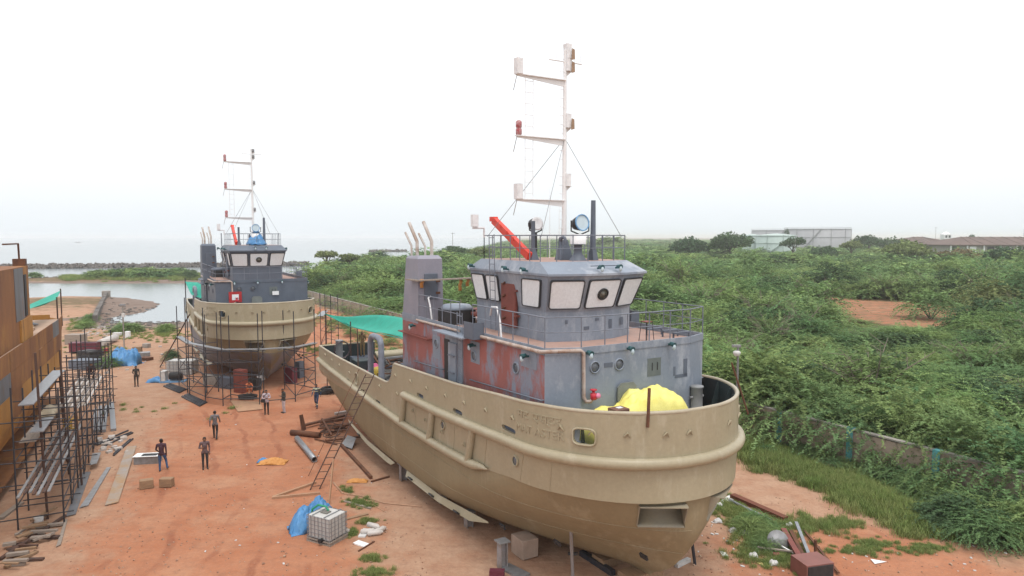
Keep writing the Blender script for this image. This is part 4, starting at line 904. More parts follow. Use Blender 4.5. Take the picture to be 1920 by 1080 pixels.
        q = MB(); q.box((.06, .9, 7.2), (.12, .5, .3)); q.build('junction_box', WHITE, house)
    # side door, handrails, ledge, canopy, ladder
    d = MB(); d.b2((-8.2, -3.62, 5.0), (-7.72, -3.59, 7.7)); d.build('doorway', BLACK, house)
    d = MB(); d.b2((-7.68, -3.68, 5.05), (-6.95, -3.6, 7.62)); dr = d.build('door', gm_, house)
    for z in (5.7, 6.4, 7.1): q = MB(); q.bar((-7.6, -3.72, z), (-7.05, -3.72, z), .05); q.build('dog', RAIL, dr)
    for sd in (-1, 1):
        for u0, z0, u1, z1 in ((-11.4, 6.24, -8.3, 6.36), (-5.7, 6.38, -.5, 6.62)):
            q = MB(); q.tube([(u0, sd*3.58, z0), (u0, sd*3.68, z0), (u1, sd*3.68, z1), (u1, sd*3.58, z1)], .025, 6); q.build('handrail', RAIL, house)
        q = MB(); q.b2((-13.0, sd*3.6, 7.46), (-9.5, sd*3.85, 7.5)); q.build('rain_ledge', RUSTRED if near else gm_, house)
        q = MB(); q.b2((-8.15, sd*3.61, 8.06), (-5.35, sd*4.2, 8.11)); q.build('canopy', gm_, house)
        for u, z in ((-5.35, 7.78), (-1.43, 7.95), (-11.4, 7.88)): flood_lamp(house, (u, sd*3.6, z), (0, sd, 0))
        ladder(house, (-6.2, sd*3.86, 5.0), (-6.2, sd*3.86, 9.0), (1, 0, 0), .46, 12)
        q = MB(); q.plate([(-5.45, sd*4.05, 8.75), (-4.65, sd*4.05, 8.75), (-4.65, sd*4.05, 8.12), (-5.45, sd*4.05, 8.12)], .03); q.plate([(-5.45, sd*4.05, 8.12), (-4.65, sd*4.05, 8.12), (-4.65, sd*3.6, 8.12), (-5.45, sd*3.6, 8.12)], .03); q.plate([(-4.65, sd*4.05, 8.75), (-4.65, sd*4.05, 8.12), (-4.65, sd*3.6, 8.12), (-4.65, sd*3.6, 8.75)], .03); q.build('lamp_screen', GREY_DK, house)
    for v in (-2.25, -.5, 1.4): flood_lamp(house, (.02, v, 8.16), (1, 0, 0))
    # fire main: pipe along the deck edge and down the front, red valve
    PIPE = mat('old_pipe', (.46, .40, .36), (.34, .24, .19), 3, .6, spots=(.2, .09, .05), sscale=6, samt=.38)
    q = MB(); q.tube([(-11, -3.7, 8.2), (-6.6, -3.7, 8.2)], .055, 8); q.build('deck_pipe', PIPE, house)
    q = MB(); q.tube([(-5.1, -3.72, 8.22), (-.5, -3.72, 8.24), (.06, -2.5, 8.26), (.1, -2.42, 8.2), (.1, -2.4, 6.7), (.13, -2.33, 6.55), (.2, -2.2, 6.55), (.22, -2.12, 6.65)], .065, 10); q.build('fire_main', PIPE, house)
    q = MB(); q.lathe([(.02, -.12), (.11, -.1), (.11, .1), (.05, .12), (.05, .2), (.12, .21), (.12, .24), (.01, .25)], (.24, -2.1, 6.72), 12); q.build('hydrant_valve', mat('valve_red', (.55, .03, .05), None, 4, .4), house)
    if near: q = MB(); q.lathe([(.01, -.06), (.09, -.05), (.09, .05), (.01, .06)], (.32, -1.98, 6.74), 10, Matrix.Rotation(1.2, 3, 'Y')); q.build('hose_cap', mat('cap_pink', (.75, .25, .38), None, 4, .5), house)
    # rounded hatch leaning on the front
    q = MB(); pr = [(-.97, 5.4), (-.16, 5.4), (-.16, 6.86), (-.3, 7.0), (-.83, 7.0), (-.97, 6.86)]; q.plate([(.1, v, z) for v, z in pr], .06); q.build('hatch_cover', mat('hatch_grey_green', (.20, .22, .21), None, 2, .5), house)
    # bridge deck railing
    q = empty('bridge_deck_rail'); q.parent = T; zr = 8.36
    railing(q, [(-11.0, -3.58, zr), (-6.75, -3.58, zr)], 1.0, 1, .85); railing(q, [(-5.6, -3.58, zr), (-.48, -3.56, zr), (0, -2.44, zr), (0, 2.46, zr), (-.46, 3.56, zr), (-9.0, 3.58, zr)], 1.0, 1, 1.05)
    # deck clutter aft of the wheelhouse
    q = MB(); q.b2((-10.4, -2.9, 8.12), (-9.0, -1.7, 8.75)); q.build('vent_box', BLACK, house); q = MB(); q.lathe([(.7, 8.75), (.72, 8.82), (.6, 8.95), (.01, 9.0)], (-9.7, -2.3, 0), 20); q.build('vent_cowl', gm_, house)
    for u, v in ((-8.7, -1.2), (-9.9, -.6)): q = MB(); q.lathe([(.75, 8.5), (.8, 8.55), (.8, 8.66), (.01, 8.68)], (u, v, 0), 20); q.lathe([(.4, 8.12), (.4, 8.5)], (u, v, 0), 12); q.build('skylight_lid', RUSTRED, house)
    # ---- funnel casing
    f = MB(); f.add([(-13.05, -3.585, 8.0), (-11.1, -3.585, 8.0), (-11.1, -2.3, 8.0), (-13.05, -2.3, 8.0), (-12.5, -3.585, 10.98), (-11.05, -3.585, 10.98), (-11.05, -2.38, 10.98), (-12.5, -2.38, 10.98), (-12.45, -3.5, 11.1), (-11.3, -3.5, 11.14), (-11.3, -2.45, 11.14), (-12.45, -2.45, 11.1)],
        [(0, 1, 5, 4), (1, 2, 6, 5), (2, 3, 7, 6), (3, 0, 4, 7), (4, 5, 9, 8), (5, 6, 10, 9), (6, 7, 11, 10), (7, 4, 8, 11), (8, 9, 10, 11), (3, 2, 1, 0)])
    fun = f.build('funnel', mat('funnel_lilac_grey', (.29, .28, .33), (.235, .24, .29), .8, .5, spots=(.25, .16, .12), sscale=1.6, samt=.3) if near else gm_, T, recalc=True)
    q = MB(); q.prism([(-11.06, -3.28), (-11.0, -3.28), (-11.0, -2.62), (-11.06, -2.62)], 9.1, 10.3); q.build('access_panel', GREY_DK, fun, bevel=.02)
    for z in (9.4, 9.95): q = MB(); q.box((-10.98, -2.62, z), (.06, .2, .1)); q.build('hinge', RUST, fun)
    exh = mat('exhaust_pipe', (.55, .52, .49), (.36, .28, .23), 2, .5, spots=(.22, .12, .08), sscale=3, samt=.36)
    for u, v, hgt, r_, bend in ((-12.0, -3.22, 12.66, .08, .95), (-12.3, -3.38, 12.2, .052, .75), (-11.45, -2.72, 12.7, .08, .95), (-11.85, -2.88, 12.15, .052, .75)):
        q = MB(); q.tube([(u, v, 11.1), (u, v, 11.1+(hgt-11.1)*.42), (u-bend*.72, v-.12*bend, hgt)], r_, 10); q.build('exhaust', exh, fun)
    # ---- wheelhouse
    bp_ = [(-8.3, -1.98), (-2.85, -1.98), (-2.35, -.75), (-2.35, .75), (-2.85, 1.98), (-8.3, 1.98)]
    tp = [(-8.45, -2.24), (-2.28, -2.24), (-1.82, -.82), (-1.82, .82), (-2.28, 2.24), (-8.45, 2.24)]
    ed = [(-8.52, -2.3), (-2.2, -2.3), (-1.74, -.84), (-1.74, .84), (-2.2, 2.3), (-8.52, 2.3)]
    rp = [(-7.75, -2.06), (-3.15, -2.06), (-2.85, -.72), (-2.85, .72), (-3.15, 2.06), (-7.75, 2.06)]
    z0, z1, z2, z3, z4 = 8.1, 9.22, 10.56, 10.66, 11.07
    wv = []; wf = []; rows_ = [(bp_, z0), (bp_, z1), (tp, z2), (ed, z2+.02), (ed, z3), (rp, z4)]
    for pl, z in rows_: wv += [(x, y, z) for x, y in pl]
    W6 = 6
    for i in range(5):
        for k in range(6): wf.append((i*6+k, i*6+(k+1) % 6, (i+1)*6+(k+1) % 6, (i+1)*6+k))
    wh_ = MB(); wh_.add(wv, wf); wh_.cur = 1; wh_.add(wv[30:], [tuple(range(6))]); wh = wh_.build('wheelhouse', [gm_, deckm], T)
    def bil(A, B_, a, h_):                       # point on wall panel between bottom corners A,B at height fraction h_ of the leaning band
        p0 = Vector((*bp_[A], z1)).lerp(Vector((*bp_[B_], z1)), a); p1 = Vector((*tp[A], z2)).lerp(Vector((*tp[B_], z2)), a); return p0.lerp(p1, h_)
    def window(A, B_, a0, a1, h0=.12, h1=.90, clear=False):
        c = [bil(A, B_, a0, h0), bil(A, B_, a1, h0), bil(A, B_, a1, h1), bil(A, B_, a0, h1)]; n_ = (c[1]-c[0]).cross(c[3]-c[0]).normalized(); ctr = sum(c, Vector())/4
        if n_.dot(ctr-Vector((-5.4, 0, ctr.z))) < 0: n_ = -n_
        def rounded(g, off):
            out = []
            for i in range(4):
                p = c[i]; pa = (c[i-1]-p).normalized(); pb = (c[(i+1) % 4]-p).normalized(); r_ = .10
                q_ = p+(ctr-p).normalized()*g*1.3
                for k in range(5): t_ = k/4; out.append(q_+pa*r_*(1-t_)**2+pb*r_*t_**2+n_*off)
            return out
        m_ = MB(); o_ = rounded(-.02, .0); i_ = rounded(.016, .0); N_ = len(o_); o2 = [p+n_*.045 for p in o_]; i2 = [p+n_*.045 for p in i_]
        o2 = [p+n_*.085 for p in o_]; i2 = [p+n_*.085 for p in i_]; m_.add(o_+o2+i2+i_, [(k, (k+1) % N_, N_+(k+1) % N_, N_+k) for k in range(N_)]+[(N_+k, N_+(k+1) % N_, 2*N_+(k+1) % N_, 2*N_+k) for k in range(N_)]+[(2*N_+k, 2*N_+(k+1) % N_, 3*N_+(k+1) % N_, 3*N_+k) for k in range(N_)])
        f_ = m_.build('window_frame', FRAMEB, wh, recalc=True); g_ = MB(); g_.plate([p+n_*.05 for p in i_], .02); g_.build('window_pane', FILM, wh)
        if clear:
            s_, u_ = frame(n_); Mx = Matrix((s_, u_, n_)).transposed(); cc = MB(); cc.lathe([(.235, 0), (.235, .06), (.19, .07), (.18, .03)], ctr+n_*.06, 24, Mx); cc.build('clear_view_screen', BLACK, wh); cc = MB(); cc.lathe([(.185, 0), (.185, .035), (.06, .04), (.06, .06), (.01, .06)], ctr+n_*.06, 20, Mx); cc.build('clear_view_glass', mat('screen_glass', (.12, .13, .11), (.25, .22, .18), 6, .2), wh)
    for A, B_ in ((0, 1), (5, 4)):
        for a0, a1 in ((.025, .20), (.235, .395), (.715, .93)): window(A, B_, a0, a1)
        sd = -1 if A == 0 else 1; q = MB()
        pa, pb = bil(A, B_, .44, .0), bil(A, B_, .645, .0)
        q.b2((pa.x, sd*2.0, 8.42), (pb.x, sd*2.16, 10.36)); dd = q.build('door', RUSTRED if near else GREY_DK, wh, bevel=.05)
        for z in (8.7, 9.1, 9.6, 10.1): o = MB(); o.bar((pa.x+.2, sd*2.2, z), (pa.x+.42, sd*2.2, z+.1), .05); o.build('dog_handle', RUST, dd)
        for z in (8.9, 9.9): o = MB(); o.box((pb.x+.05, sd*2.1, z), (.22, .16, .08)); o.build('hinge', RUSTRED, dd)
        ladder(wh, (pa.x-.32, sd*2.32, 8.2), (pa.x-.32, sd*2.4, 12.1), (1, 0, 0), .42, 11)
        for u in (-7.9, -5.0, -3.6): flood_lamp(wh, (u, sd*2.31, 10.72), (0, sd, .2))
    window(1, 2, .07, .93); window(2, 3, .06, .94, clear=True); window(3, 4, .07, .93)
    for k, v in enumerate((-.3, .55)): flood_lamp(wh, (-1.95, v, 10.84), (1, 0, .15))
    q = MB(); q.bar((-2.1, -.5, 10.92), (-2.1, .8, 10.92), .03); q.build('wiper_bar', GREY_DK, wh)
    if near:
        for (x, v, z, w_, h_) in ((-2.55, -1.2, 8.85, .22, .14), (-2.34, -.5, 8.6, .24, .12), (-2.34, .0, 8.9, .16, .1), (-2.34, .62, 8.7, .14, .34), (-2.5, 1.3, 8.75, .12, .3)):
            q = MB(); q.box((x+.008, v, z), (.012, w_, h_), 0 if abs(v) < .75 else math.copysign(-.386, v)*-1 if False else 0); q.build('paint_patch', GREY_DK, wh)
    # ---- roof railing and roof gear
    q = empty('roof_rail'); q.parent = T; railing(q, [(-7.6, -2.0, z4), (-3.2, -2.0, z4), (-2.95, -.7, z4), (-2.95, .7, z4), (-3.2, 2.0, z4), (-7.6, 2.0, z4), (-7.6, -2.0, z4)], .98, 1, .78)
    q = MB(); q.lathe([(.36, z4), (.30, z4+.08), (.16, z4+.3), (.16, z4+.62), (.34, z4+.64)], (-3.6, 0, 0), 16); ped = q.build('searchlight_pedestal', GREY_DK, T); q = MB(); q.lathe([(.32, z4+.64), (.32, z4+1.02), (.01, z4+1.03)], (-3.6, 0, 0), 20); q.build('pedestal_drum', WHITE, ped)
    q = MB(); Mx = Matrix.Rotation(R(82), 3, 'Y'); cpt = Vector((-3.5, .02, z4+1.45)); q.lathe([(.1, -.36), (.22, -.3), (.28, -.08), (.295, .13)], cpt, 18, Mx); sl = q.build('searchlight', BLACK if near else BLUETARP, T)
    q = MB(); q.lathe([(.295, .11), (.33, .13), (.33, .165), (.295, .175), (.285, .14)], cpt, 22, Mx, cap=False); q.build('rim', BLUEPAINT, sl); q = MB(); q.lathe([(.29, .14), (.17, .125), (.05, .12), (.01, .115)], cpt, 20, Mx); q.build('lens', LENS, sl); q = MB(); q.tube([cpt+Vector((0, -.42, .1)), cpt+Vector((0, -.42, -.3)), cpt+Vector((0, 0, -.45)), cpt+Vector((0, .42, -.3)), cpt+Vector((0, .42, .1))], .03, 6); q.build('yoke', BLACK, sl)
    if near:
        q = MB(); q.lathe([(.1, -.3), (.24, -.22), (.27, .1)], (-5.9, -.5, z4+1.45), 14, Mx); q.tube([(-5.9, -.5, z4), (-5.9, -.5, z4+1.1)], .07, 8); q.tube([(-5.9, -.8, z4+1.5), (-5.9, -.8, z4+1.2), (-5.9, -.5, z4+1.08), (-5.9, -.2, z4+1.2), (-5.9, -.2, z4+1.5)], .03, 6); s2 = q.build('searchlight', BLACK, T); q = MB(); q.lathe([(.27, .1), (.29, .14), (.2, .12), (.01, .1)], (-5.9, -.5, z4+1.45), 14, Mx); q.build('lens', WRAP, s2)
    else:
        q = MB(); r_ = random.Random(4); q.sheet(lambda a, b: (-3.9+1.1*math.cos(a*6.283)*(1-b*.75)+.05*r_.random(), .1+.85*math.sin(a*6.283)*(1-b*.75)+.05*r_.random(), z4+.02+b*1.15+.1*r_.random()), 20, 8); q.build('lamp_cover', BLUETARP, T)
    q = MB(); q.prism([(-3.85, .6), (-3.4, .6), (-3.4, .86), (-3.85, .86)], z4, z4+.5, [(-3.7, .66), (-3.54, .66), (-3.54, .82), (-3.7, .82)]); q.tube([(-3.62, .74, z4+.3), (-3.62, .74, 13.42)], [.115, .09], 10); q.build('signal_post', GREY_DK, T)
    q = MB(); q.prism([(-5.3, -1.3), (-4.9, -1.3), (-4.9, -.95), (-5.3, -.95)], z4, z4+.5, [(-5.16, -1.18), (-5.04, -1.18), (-5.04, -1.06), (-5.16, -1.06)]); q.tube([(-5.1, -1.12, z4+.3), (-5.1, -1.12, 12.62)], .085, 8); q.build('crane_post', GREY_DK, T)
    q = MB(); q.bar((-5.0, -1.35, z4+.15), (-8.1, -1.25, 12.72), .2, .3); jib = q.build('crane_jib', ORANGE, T)
    for k in range(5): a = Vector((-5.0, -1.35, z4+.15)).lerp(Vector((-8.1, -1.25, 12.72)), .2+k*.18); o = MB(); o.box(a+Vector((0, -.12, .12)), (.16, .03, .12)); o.build('lug', ORANGE, jib)
    o = MB(); o.box((-8.12, -1.25, 12.76), (.3, .26, .2)); o.build('jib_head', ORANGE, jib)
    for u, v in ((-5.3, .3), (-4.2, -.4)): q = MB(); q.tube([(u, v, z4), (u, v, z4+.75)]+arc((u+.16, v, z4+.75), .16, math.pi, 0, 6)+[(u+.32, v, z4+.6)], .06, 8); q.build('vent_pipe', GREY_DK, T)
    q = MB(); q.prism([(-4.85, -.26), (-4.25, -.26), (-4.25, .26), (-4.85, .26)], z4, z4+.8, [(-4.66, -.1), (-4.44, -.1), (-4.44, .1), (-4.66, .1)]); q.build('mast_foot', GREY_DK, T)
    q = MB(); q.tube([(-7.6, -2.0, z4+.9), (-7.6, -2.0, z4+1.3), (-7.6, -2.55, z4+1.3)], .05, 6); q.box((-7.6, -2.45, z4+1.6), (.22, .26, .5)); q.build('bow_wrapped_lamp', WRAP, T)
    # ---- mast with three arms, wrapped lamps, ladder and stays
    mast = empty('mast'); mast.parent = T; q = MB(); q.tube([(-4.55, 0, z4+.5), (-4.55, 0, 15.5), (-4.55, 0, 19.3)], [.10, .085, .065], 10); q.build('pole', WHITE, mast)
    for z in (13.42, 15.82, 18.12):
        q = MB(); q.plate([(-4.55, 0, z), (-4.55, -2.2, z), (-4.55, -2.2, z-.05), (-4.55, 0, z-.24)], .04); q.b2((-4.65, -2.25, z), (-4.45, 0, z+.03)); q.build('arm', WHITE, mast)
        wrapped = near and abs(z-15.82) > .1
        q = MB()
        if wrapped: q.prism([(-4.68, -2.26), (-4.42, -2.26), (-4.42, -2.0), (-4.68, -2.0)], z+.03, z+.6, [(-4.67, -2.28), (-4.4, -2.27), (-4.42, -2.01), (-4.68, -1.99)])
        else: q.lathe([(.09, z+.03), (.12, z+.08), (.12, z+.26), (.09, z+.3), (.12, z+.34), (.12, z+.54), (.05, z+.6)], (-4.55, -2.12, 0), 12)
        q.build('arm_lamp', WRAP if wrapped else mat('lamp_red', (.35, .03, .04), (.5, .35, .35), 8, .3), mast)
        q = MB(); q.tube([(-4.55, -2.2, z), (-4.55, -2.28, z-.3), (-4.58, -2.34, z-.6)], .012, 5); q.build('cable_tail', RUST, mast)
    lad = ladder(mast, (-4.55, -1.66, 13.42), (-4.55, -1.66, 18.1), (0, 1, 0), .36, 11, WHITE, .017)
    for k in range(20): z = 12.0+k*.34; q = MB(); q.tube([(-4.55, 0, z), (-4.55, -.24, z)], .014, 5); q.build('step_iron', WHITE, mast)
    for z, s_ in ((18.5, .5), (19.0, .55), (16.3, .55), (14.0, .5)):
        q = MB()
        if near: q.prism([(-4.65, .02), (-4.42, .0), (-4.41, .22), (-4.64, .24)], z, z+s_*1.0, [(-4.67, -.02), (-4.42, .0), (-4.43, .25), (-4.66, .23)])
        else: q.lathe([(.08, z), (.11, z+.05), (.11, z+.25), (.07, z+.3)], (-4.55, .16, 0), 10)
        q.build('mast_lamp', WRAP if near else STEEL, mast)
        q = MB(); q.plate([(-4.55, .05, z), (-4.35, .3, z), (-4.55, .3, z), (-4.55, .05, z-.22)], .02); q.build('lamp_bracket', WHITE, mast)
        if near and z > 16: q = MB(); q.plate([(-4.33, .16, z-.1), (-4.33, .32, z-.05), (-4.35, .32, z+.32), (-4.35, .2, z+.36)], .02); q.build('cardboard_flap', mat('cardboard', (.36, .24, .16), None, 4, .8), mast)
    q = MB(); q.tube([(-4.55, -.75, 18.86), (-4.55, .8, 18.86)], .03, 6)
    for v in (-.7, -.4, .45, .75): q.tube([(-4.55, v, 18.86), (-4.55, v, 19.2)], .012, 5)
    q.build('aerial_bar', WHITE, mast)
    for a, b in (((-4.55, 0, 15.9), (-3.3, -1.9, 12.0)), ((-4.55, 0, 15.9), (-3.3, 1.9, 12.0)), ((-4.55, 0, 15.9), (-7.5, -1.9, 12.0)), ((-4.55, 0, 15.9), (-7.5, 1.9, 12.0))): q = MB(); q.tube([a, b], .012, 5); q.build('stay', STEEL, mast)
    for u, v, h_ in ((-7.4, 1.2, 14.2), (-7.4, 1.7, 13.6)): q = MB(); q.tube([(u, v, z4), (u, v, h_)], [.02, .006], 5); q.build('whip_aerial', WHITE, T)
    # ---- foredeck and aft deck fittings
    def bollard(u, v, z, r_=.2, hh=.75):
        q = MB(); q.lathe([(r_*1.15, z), (r_, z+.04), (r_, z+hh-.08), (r_*1.12, z+hh-.06), (r_*1.12, z+hh), (.01, z+hh+.01)], (u, v, 0), 18); q.tube([(u, v-r_*1.5, z+hh*.55), (u, v+r_*1.5, z+hh*.55)], .045, 8); q.build('bollard', mat('bollard_grey', (.27, .28, .29), None, 2, .5), T)
    q = MB(); q.b2((-.6, 2.1, 5.3), (.9, 3.4, 5.62)); q.build('bollard_plinth', mat('plinth_pale', (.50, .45, .38), None, 2, .6), T, bevel=.03); bollard(.1, 2.75, 5.62, .22, .9); bollard(-.3, 3.1, 5.62, .2, .35)
    bollard(.1, -2.7, 5.3, .2, .72); bollard(-.45, -2.95, 5.3, .2, .72); bollard(-26.1, -2.9, 3.5, .22, 1.75); bollard(-26.1, 2.9, 3.5, .22, 1.75)
    # stern gantry of bent pipe and towing gear
    for sd in (-1, 1): q = MB(); q.tube([(-16.9, sd*3.9, 3.5), (-16.9, sd*3.9, 6.45), (-16.7, sd*3.9, 6.72), (-16.4, sd*3.9, 6.8), (-15.7, sd*3.9, 6.8), (-15.4, sd*3.9, 6.72), (-15.25, sd*3.9, 6.45), (-15.25, sd*3.9, 3.5)], .16, 10); q.build('boarding_frame', RAIL, T)
    q = MB(); q.lathe([(.9, 0), (.9, .12), (.35, .14), (.35, 1.5), (.9, 1.52), (.9, 1.64)], (-15.8, 1.4, 4.4), 20, Matrix.Rotation(math.pi/2, 3, 'X')); q.build('towing_winch', GREY_DK, T)
    for k in range(46):
        r_ = random.Random(k+40); q = MB(); a = Vector((r_.uniform(-26, -17), r_.uniform(-2.6, 1.2), 3.56+r_.uniform(0, .35))); ang = r_.random()*3.1; l = r_.uniform(.5, 2.2); q.bar(a, a+Vector((math.cos(ang)*l, math.sin(ang)*l, r_.uniform(0, .35))), r_.uniform(.05, .16), r_.uniform(.04, .14)); q.build('loose_fitting', r_.choice([RUST, GREY_DK, DECKGREY, BLACK, STEEL]), T)
    q = MB(); q.b2((-26.8, -2.0, 3.5), (-25.9, -.6, 4.0)); q.build('deck_locker', GREY_DK, T, bevel=.03); q = MB(); q.b2((-23.6, -2.9, 3.5), (-22.5, -1.9, 4.4)); q.build('deck_hatch', DKGREEN, T, bevel=.05)
    q = MB(); q.tube([(-27.05, -.1, 3.82), (-27.05, 3.4, 3.82)], .2, 12); q.build('stern_roller', OLIVE, T)
    return T
CUT_ = []
TA = R(30.4-90)
tug1 = make_tug(True); tug1.location = (4.39, 23.86, 0); tug1.rotation_euler.z = TA
tag(tug1, 'olive-hulled tug with red and grey deckhouse, the large near one', 'tugboat', None)
tug2 = make_tug(False); tug2.location = (-20.15, 56.0, .2); tug2.rotation_euler.z = R(29.0-90)
tag(tug2, 'smaller-looking far tug with slate grey deckhouse behind scaffolding', 'tugboat', None)
# ================================================================ THINGS IN THE YARD
_unit = {}
def rod(parent, name, a, b, r, mtl):
    """a round bar between two points, sharing one unit mesh per material"""
    k = mtl.name
    if k not in _unit: _unit[k] = MB().tube([(0, 0, 0), (0, 0, 1)], 1.0, 7).mesh('rod_'+k, mtl)
    a, b = Vector(a), Vector(b); t = b-a; o = link(name, _unit[k], parent); M = t.to_track_quat('Z', 'X').to_matrix().to_4x4()
    o.matrix_basis = Matrix.Translation(a) @ M @ Matrix.Diagonal((r, r, t.length, 1)); return o
def gz(p, dz=0.0): return Vector((p.x, p.y, float(ground_z(p.x, p.y))+dz))
def G(px, py, dz=0.0): return gz(gpt(px, py), dz)
def thing(name, label, cat, loc=(0, 0, 0), rz=0.0, group=None): return tag(empty(name, loc, rz), label, cat, group)
def solo(mb, name, mtl, label, cat, group=None, **kw):
    """a one-mesh thing: move its origin to its base so that it stands where it is"""
    o = mb.build(name, mtl, **kw); return tag(o, label, cat, group)
def lying(name, pa, pb, w_, h_, mtl, label, cat, group=None, roll=0.0, z=.0, tube=0.0):
    a, b = G(*pa), G(*pb); a.z += z+h_/2; b.z += z+h_/2; mb = MB()
    if tube:
        a.z += tube-h_/2; b.z += tube-h_/2; t_ = (b-a).normalized(); s_, u_ = frame(t_); Mx = Matrix((s_, u_, t_)).transposed(); l = (b-a).length; mb.lathe([(tube*.86, 0), (tube, 0), (tube, l), (tube*.86, l), (tube*.84, l-.01), (tube*.84, .01)], a, 16, Mx)
    else: mb.bar(a, b, w_, h_, roll)
    return solo(mb, name, mtl, label, cat, group)

# ---------------------------------------------------------------- the rusty hull being built at the left
RZ = math.atan2(.9025, -.4307); rust = thing('unfinished_ship', 'unfinished rusty steel ship hull at the left edge behind scaffolding', 'ship', (-24.0, 32.4, 0), RZ)
def hy(x, z):                                        # inward offset of the side at station x, height z
    b = 2.4*max(0, (3.4-z)/3.4)**2.2; e = 1.0*max(0, (x-15)/6)**2*(1.25-z/8); return b+e
pl_i = 0; rr_ = random.Random(12)
zrow = [(.35, 1.5), (1.5, 2.9), (2.9, 4.3), (4.3, 5.4), (5.4, 6.4)]
for ci in range(14):
    x0 = -14+ci*2.5; x1 = x0+2.5
    for ri, (za, zb) in enumerate(zrow):
        m_ = MB(); jog = rr_.uniform(-.012, .012)
        m_.sheet(lambda a, b: (x0+.008+(x1-x0-.016)*a, hy(x0+(x1-x0)*a, za+(zb-za)*b)+jog, za+.006+(zb-za-.012)*b), 4, 4, .02)
        mt_ = OCHRE if ri <= 1 or (ri == 2 and rr_.random() < .6) else RUSTY if rr_.random() < .86 else MILL
        m_.build('hull_plate', mt_, rust).data.set_sharp_from_angle(angle=R(30))
m_ = MB(); m_.b2((-14, .05, .4), (18.5, 7, .5)); m_.build('bottom', RUSTY, rust)
m_ = MB(); m_.b2((-14, .05, 6.2), (17.2, 7, 6.28)); m_.build('deck', mat('dusty_deck', (.44, .31, .23), (.36, .24, .17), 1, .85), rust)
m_ = MB(); m_.b2((-3, .25, 6.28), (8.0, 6.5, 10.35)); blk = m_.build('deckhouse_block', RUSTY, rust)
m_ = MB(); m_.b2((6.6, .20, 7.6), (7.15, .27, 9.9)); m_.build('door_opening', BLACK, blk); m_ = MB(); m_.b2((4.2, .22, 7.5), (6.4, .26, 10.3)); m_.build('grey_panel', MILL, blk); m_ = MB(); m_.b2((5.0, .16, 6.3), (8.03, .26, 7.5)); m_.build('lower_panel', OCHRE, blk)
m_ = MB(); m_.b2((7.6, .3, 10.35), (8.1, .9, 10.75)); m_.build('corner_post', RUST, blk)
m_ = MB(); m_.tube([(7.8, .6, 10.35), (7.7, .6, 11.6), (4.0, .6, 11.6)], .05, 6); m_.build('roof_rail', RUST, blk)
m_ = MB(); m_.plate([(17.2, .25, 6.3), (20.5, 1.15, 6.1), (20.6, 1.3, 4.6), (17.3, .35, 4.6)], .04); m_.build('bow_flare', OCHRE, rust)
m_ = MB(); m_.plate([(20.5, 1.15, 6.3), (20.5, 5, 6.3), (20.6, 5, 4.6), (20.6, 1.2, 4.6)], .04); m_.build('end_plate', OCHRE, rust)
m_ = MB(); m_.plate([(17.2, .3, 6.28), (17.2, 6, 6.28), (17.2, 6, 4.4), (17.2, .3, 4.4)], .04); m_.build('bulkhead', BLACK, rust)  # plate coloured black to stand in for the shade inside the hull gap
for k, (x, y, l, mt_) in enumerate(((9.5, 1.0, 2.6, PLY), (12.0, 1.2, 2.2, WOOD), (14.2, 1.6, 2.4, MILL), (10.6, 2.6, 3, PLY), (13, 3.2, 3, WOODGREY))): m_ = MB(); m_.box((x, y, 6.34+.03*k), (l, .9, .05), .2*k); tag(m_.build('deck_board', mt_), None); o = bpy.data.objects['deck_board' if k == 0 else 'deck_board.%03d' % k]; o.location = rust.location; o.rotation_euler = rust.rotation_euler; tag(o, ['brown board lying nearest the rusty deckhouse block', 'timber board on the rusty deck beyond the first board', 'grey steel sheet at the far end of the rusty deck', 'wide brown board farther in on the rusty deck', 'pale board at the inner far side of the rusty deck'][k], 'board', 'boards on the rusty deck')
m_ = MB(); m_.tube([(9+.35*math.cos(a*.5)+a*.02, 1.4+.3*math.sin(a*.5), 6.45+.004*a) for a in range(60)], .035, 5); o = solo(m_, 'hose_coil', mat('hose_crimson', (.30, .02, .06), None, 3, .5), 'coiled crimson hose on the rusty deck beside the block', 'hose'); o.location = rust.location; o.rotation_euler = rust.rotation_euler
# shade net over the rusty hull
net = thing('shade_net', 'green shade net stretched over the rusty hull at the left', 'net')
a0, a1, b0, b1 = [Vector(at(*q)) for q in ((38, 577, 44), (111, 545, 54), (52, 579, 42), (103, 561, 50))]
m_ = MB(); m_.sheet(lambda a, b: a0.lerp(a1, a).lerp(b0.lerp(b1, a), b)-Vector((0, 0, .25*math.sin(a*3.1416)*math.sin(b*3.1416)-.0)), 14, 6); m_.build('netting', TEALNET, net)
for q, lo_ in ((a1, 5.0), (b1, 5.6)): rod(net, 'pole', (q.x, q.y, lo_), (q.x, q.y, q.z+.15), .05, SCAF_RUST)

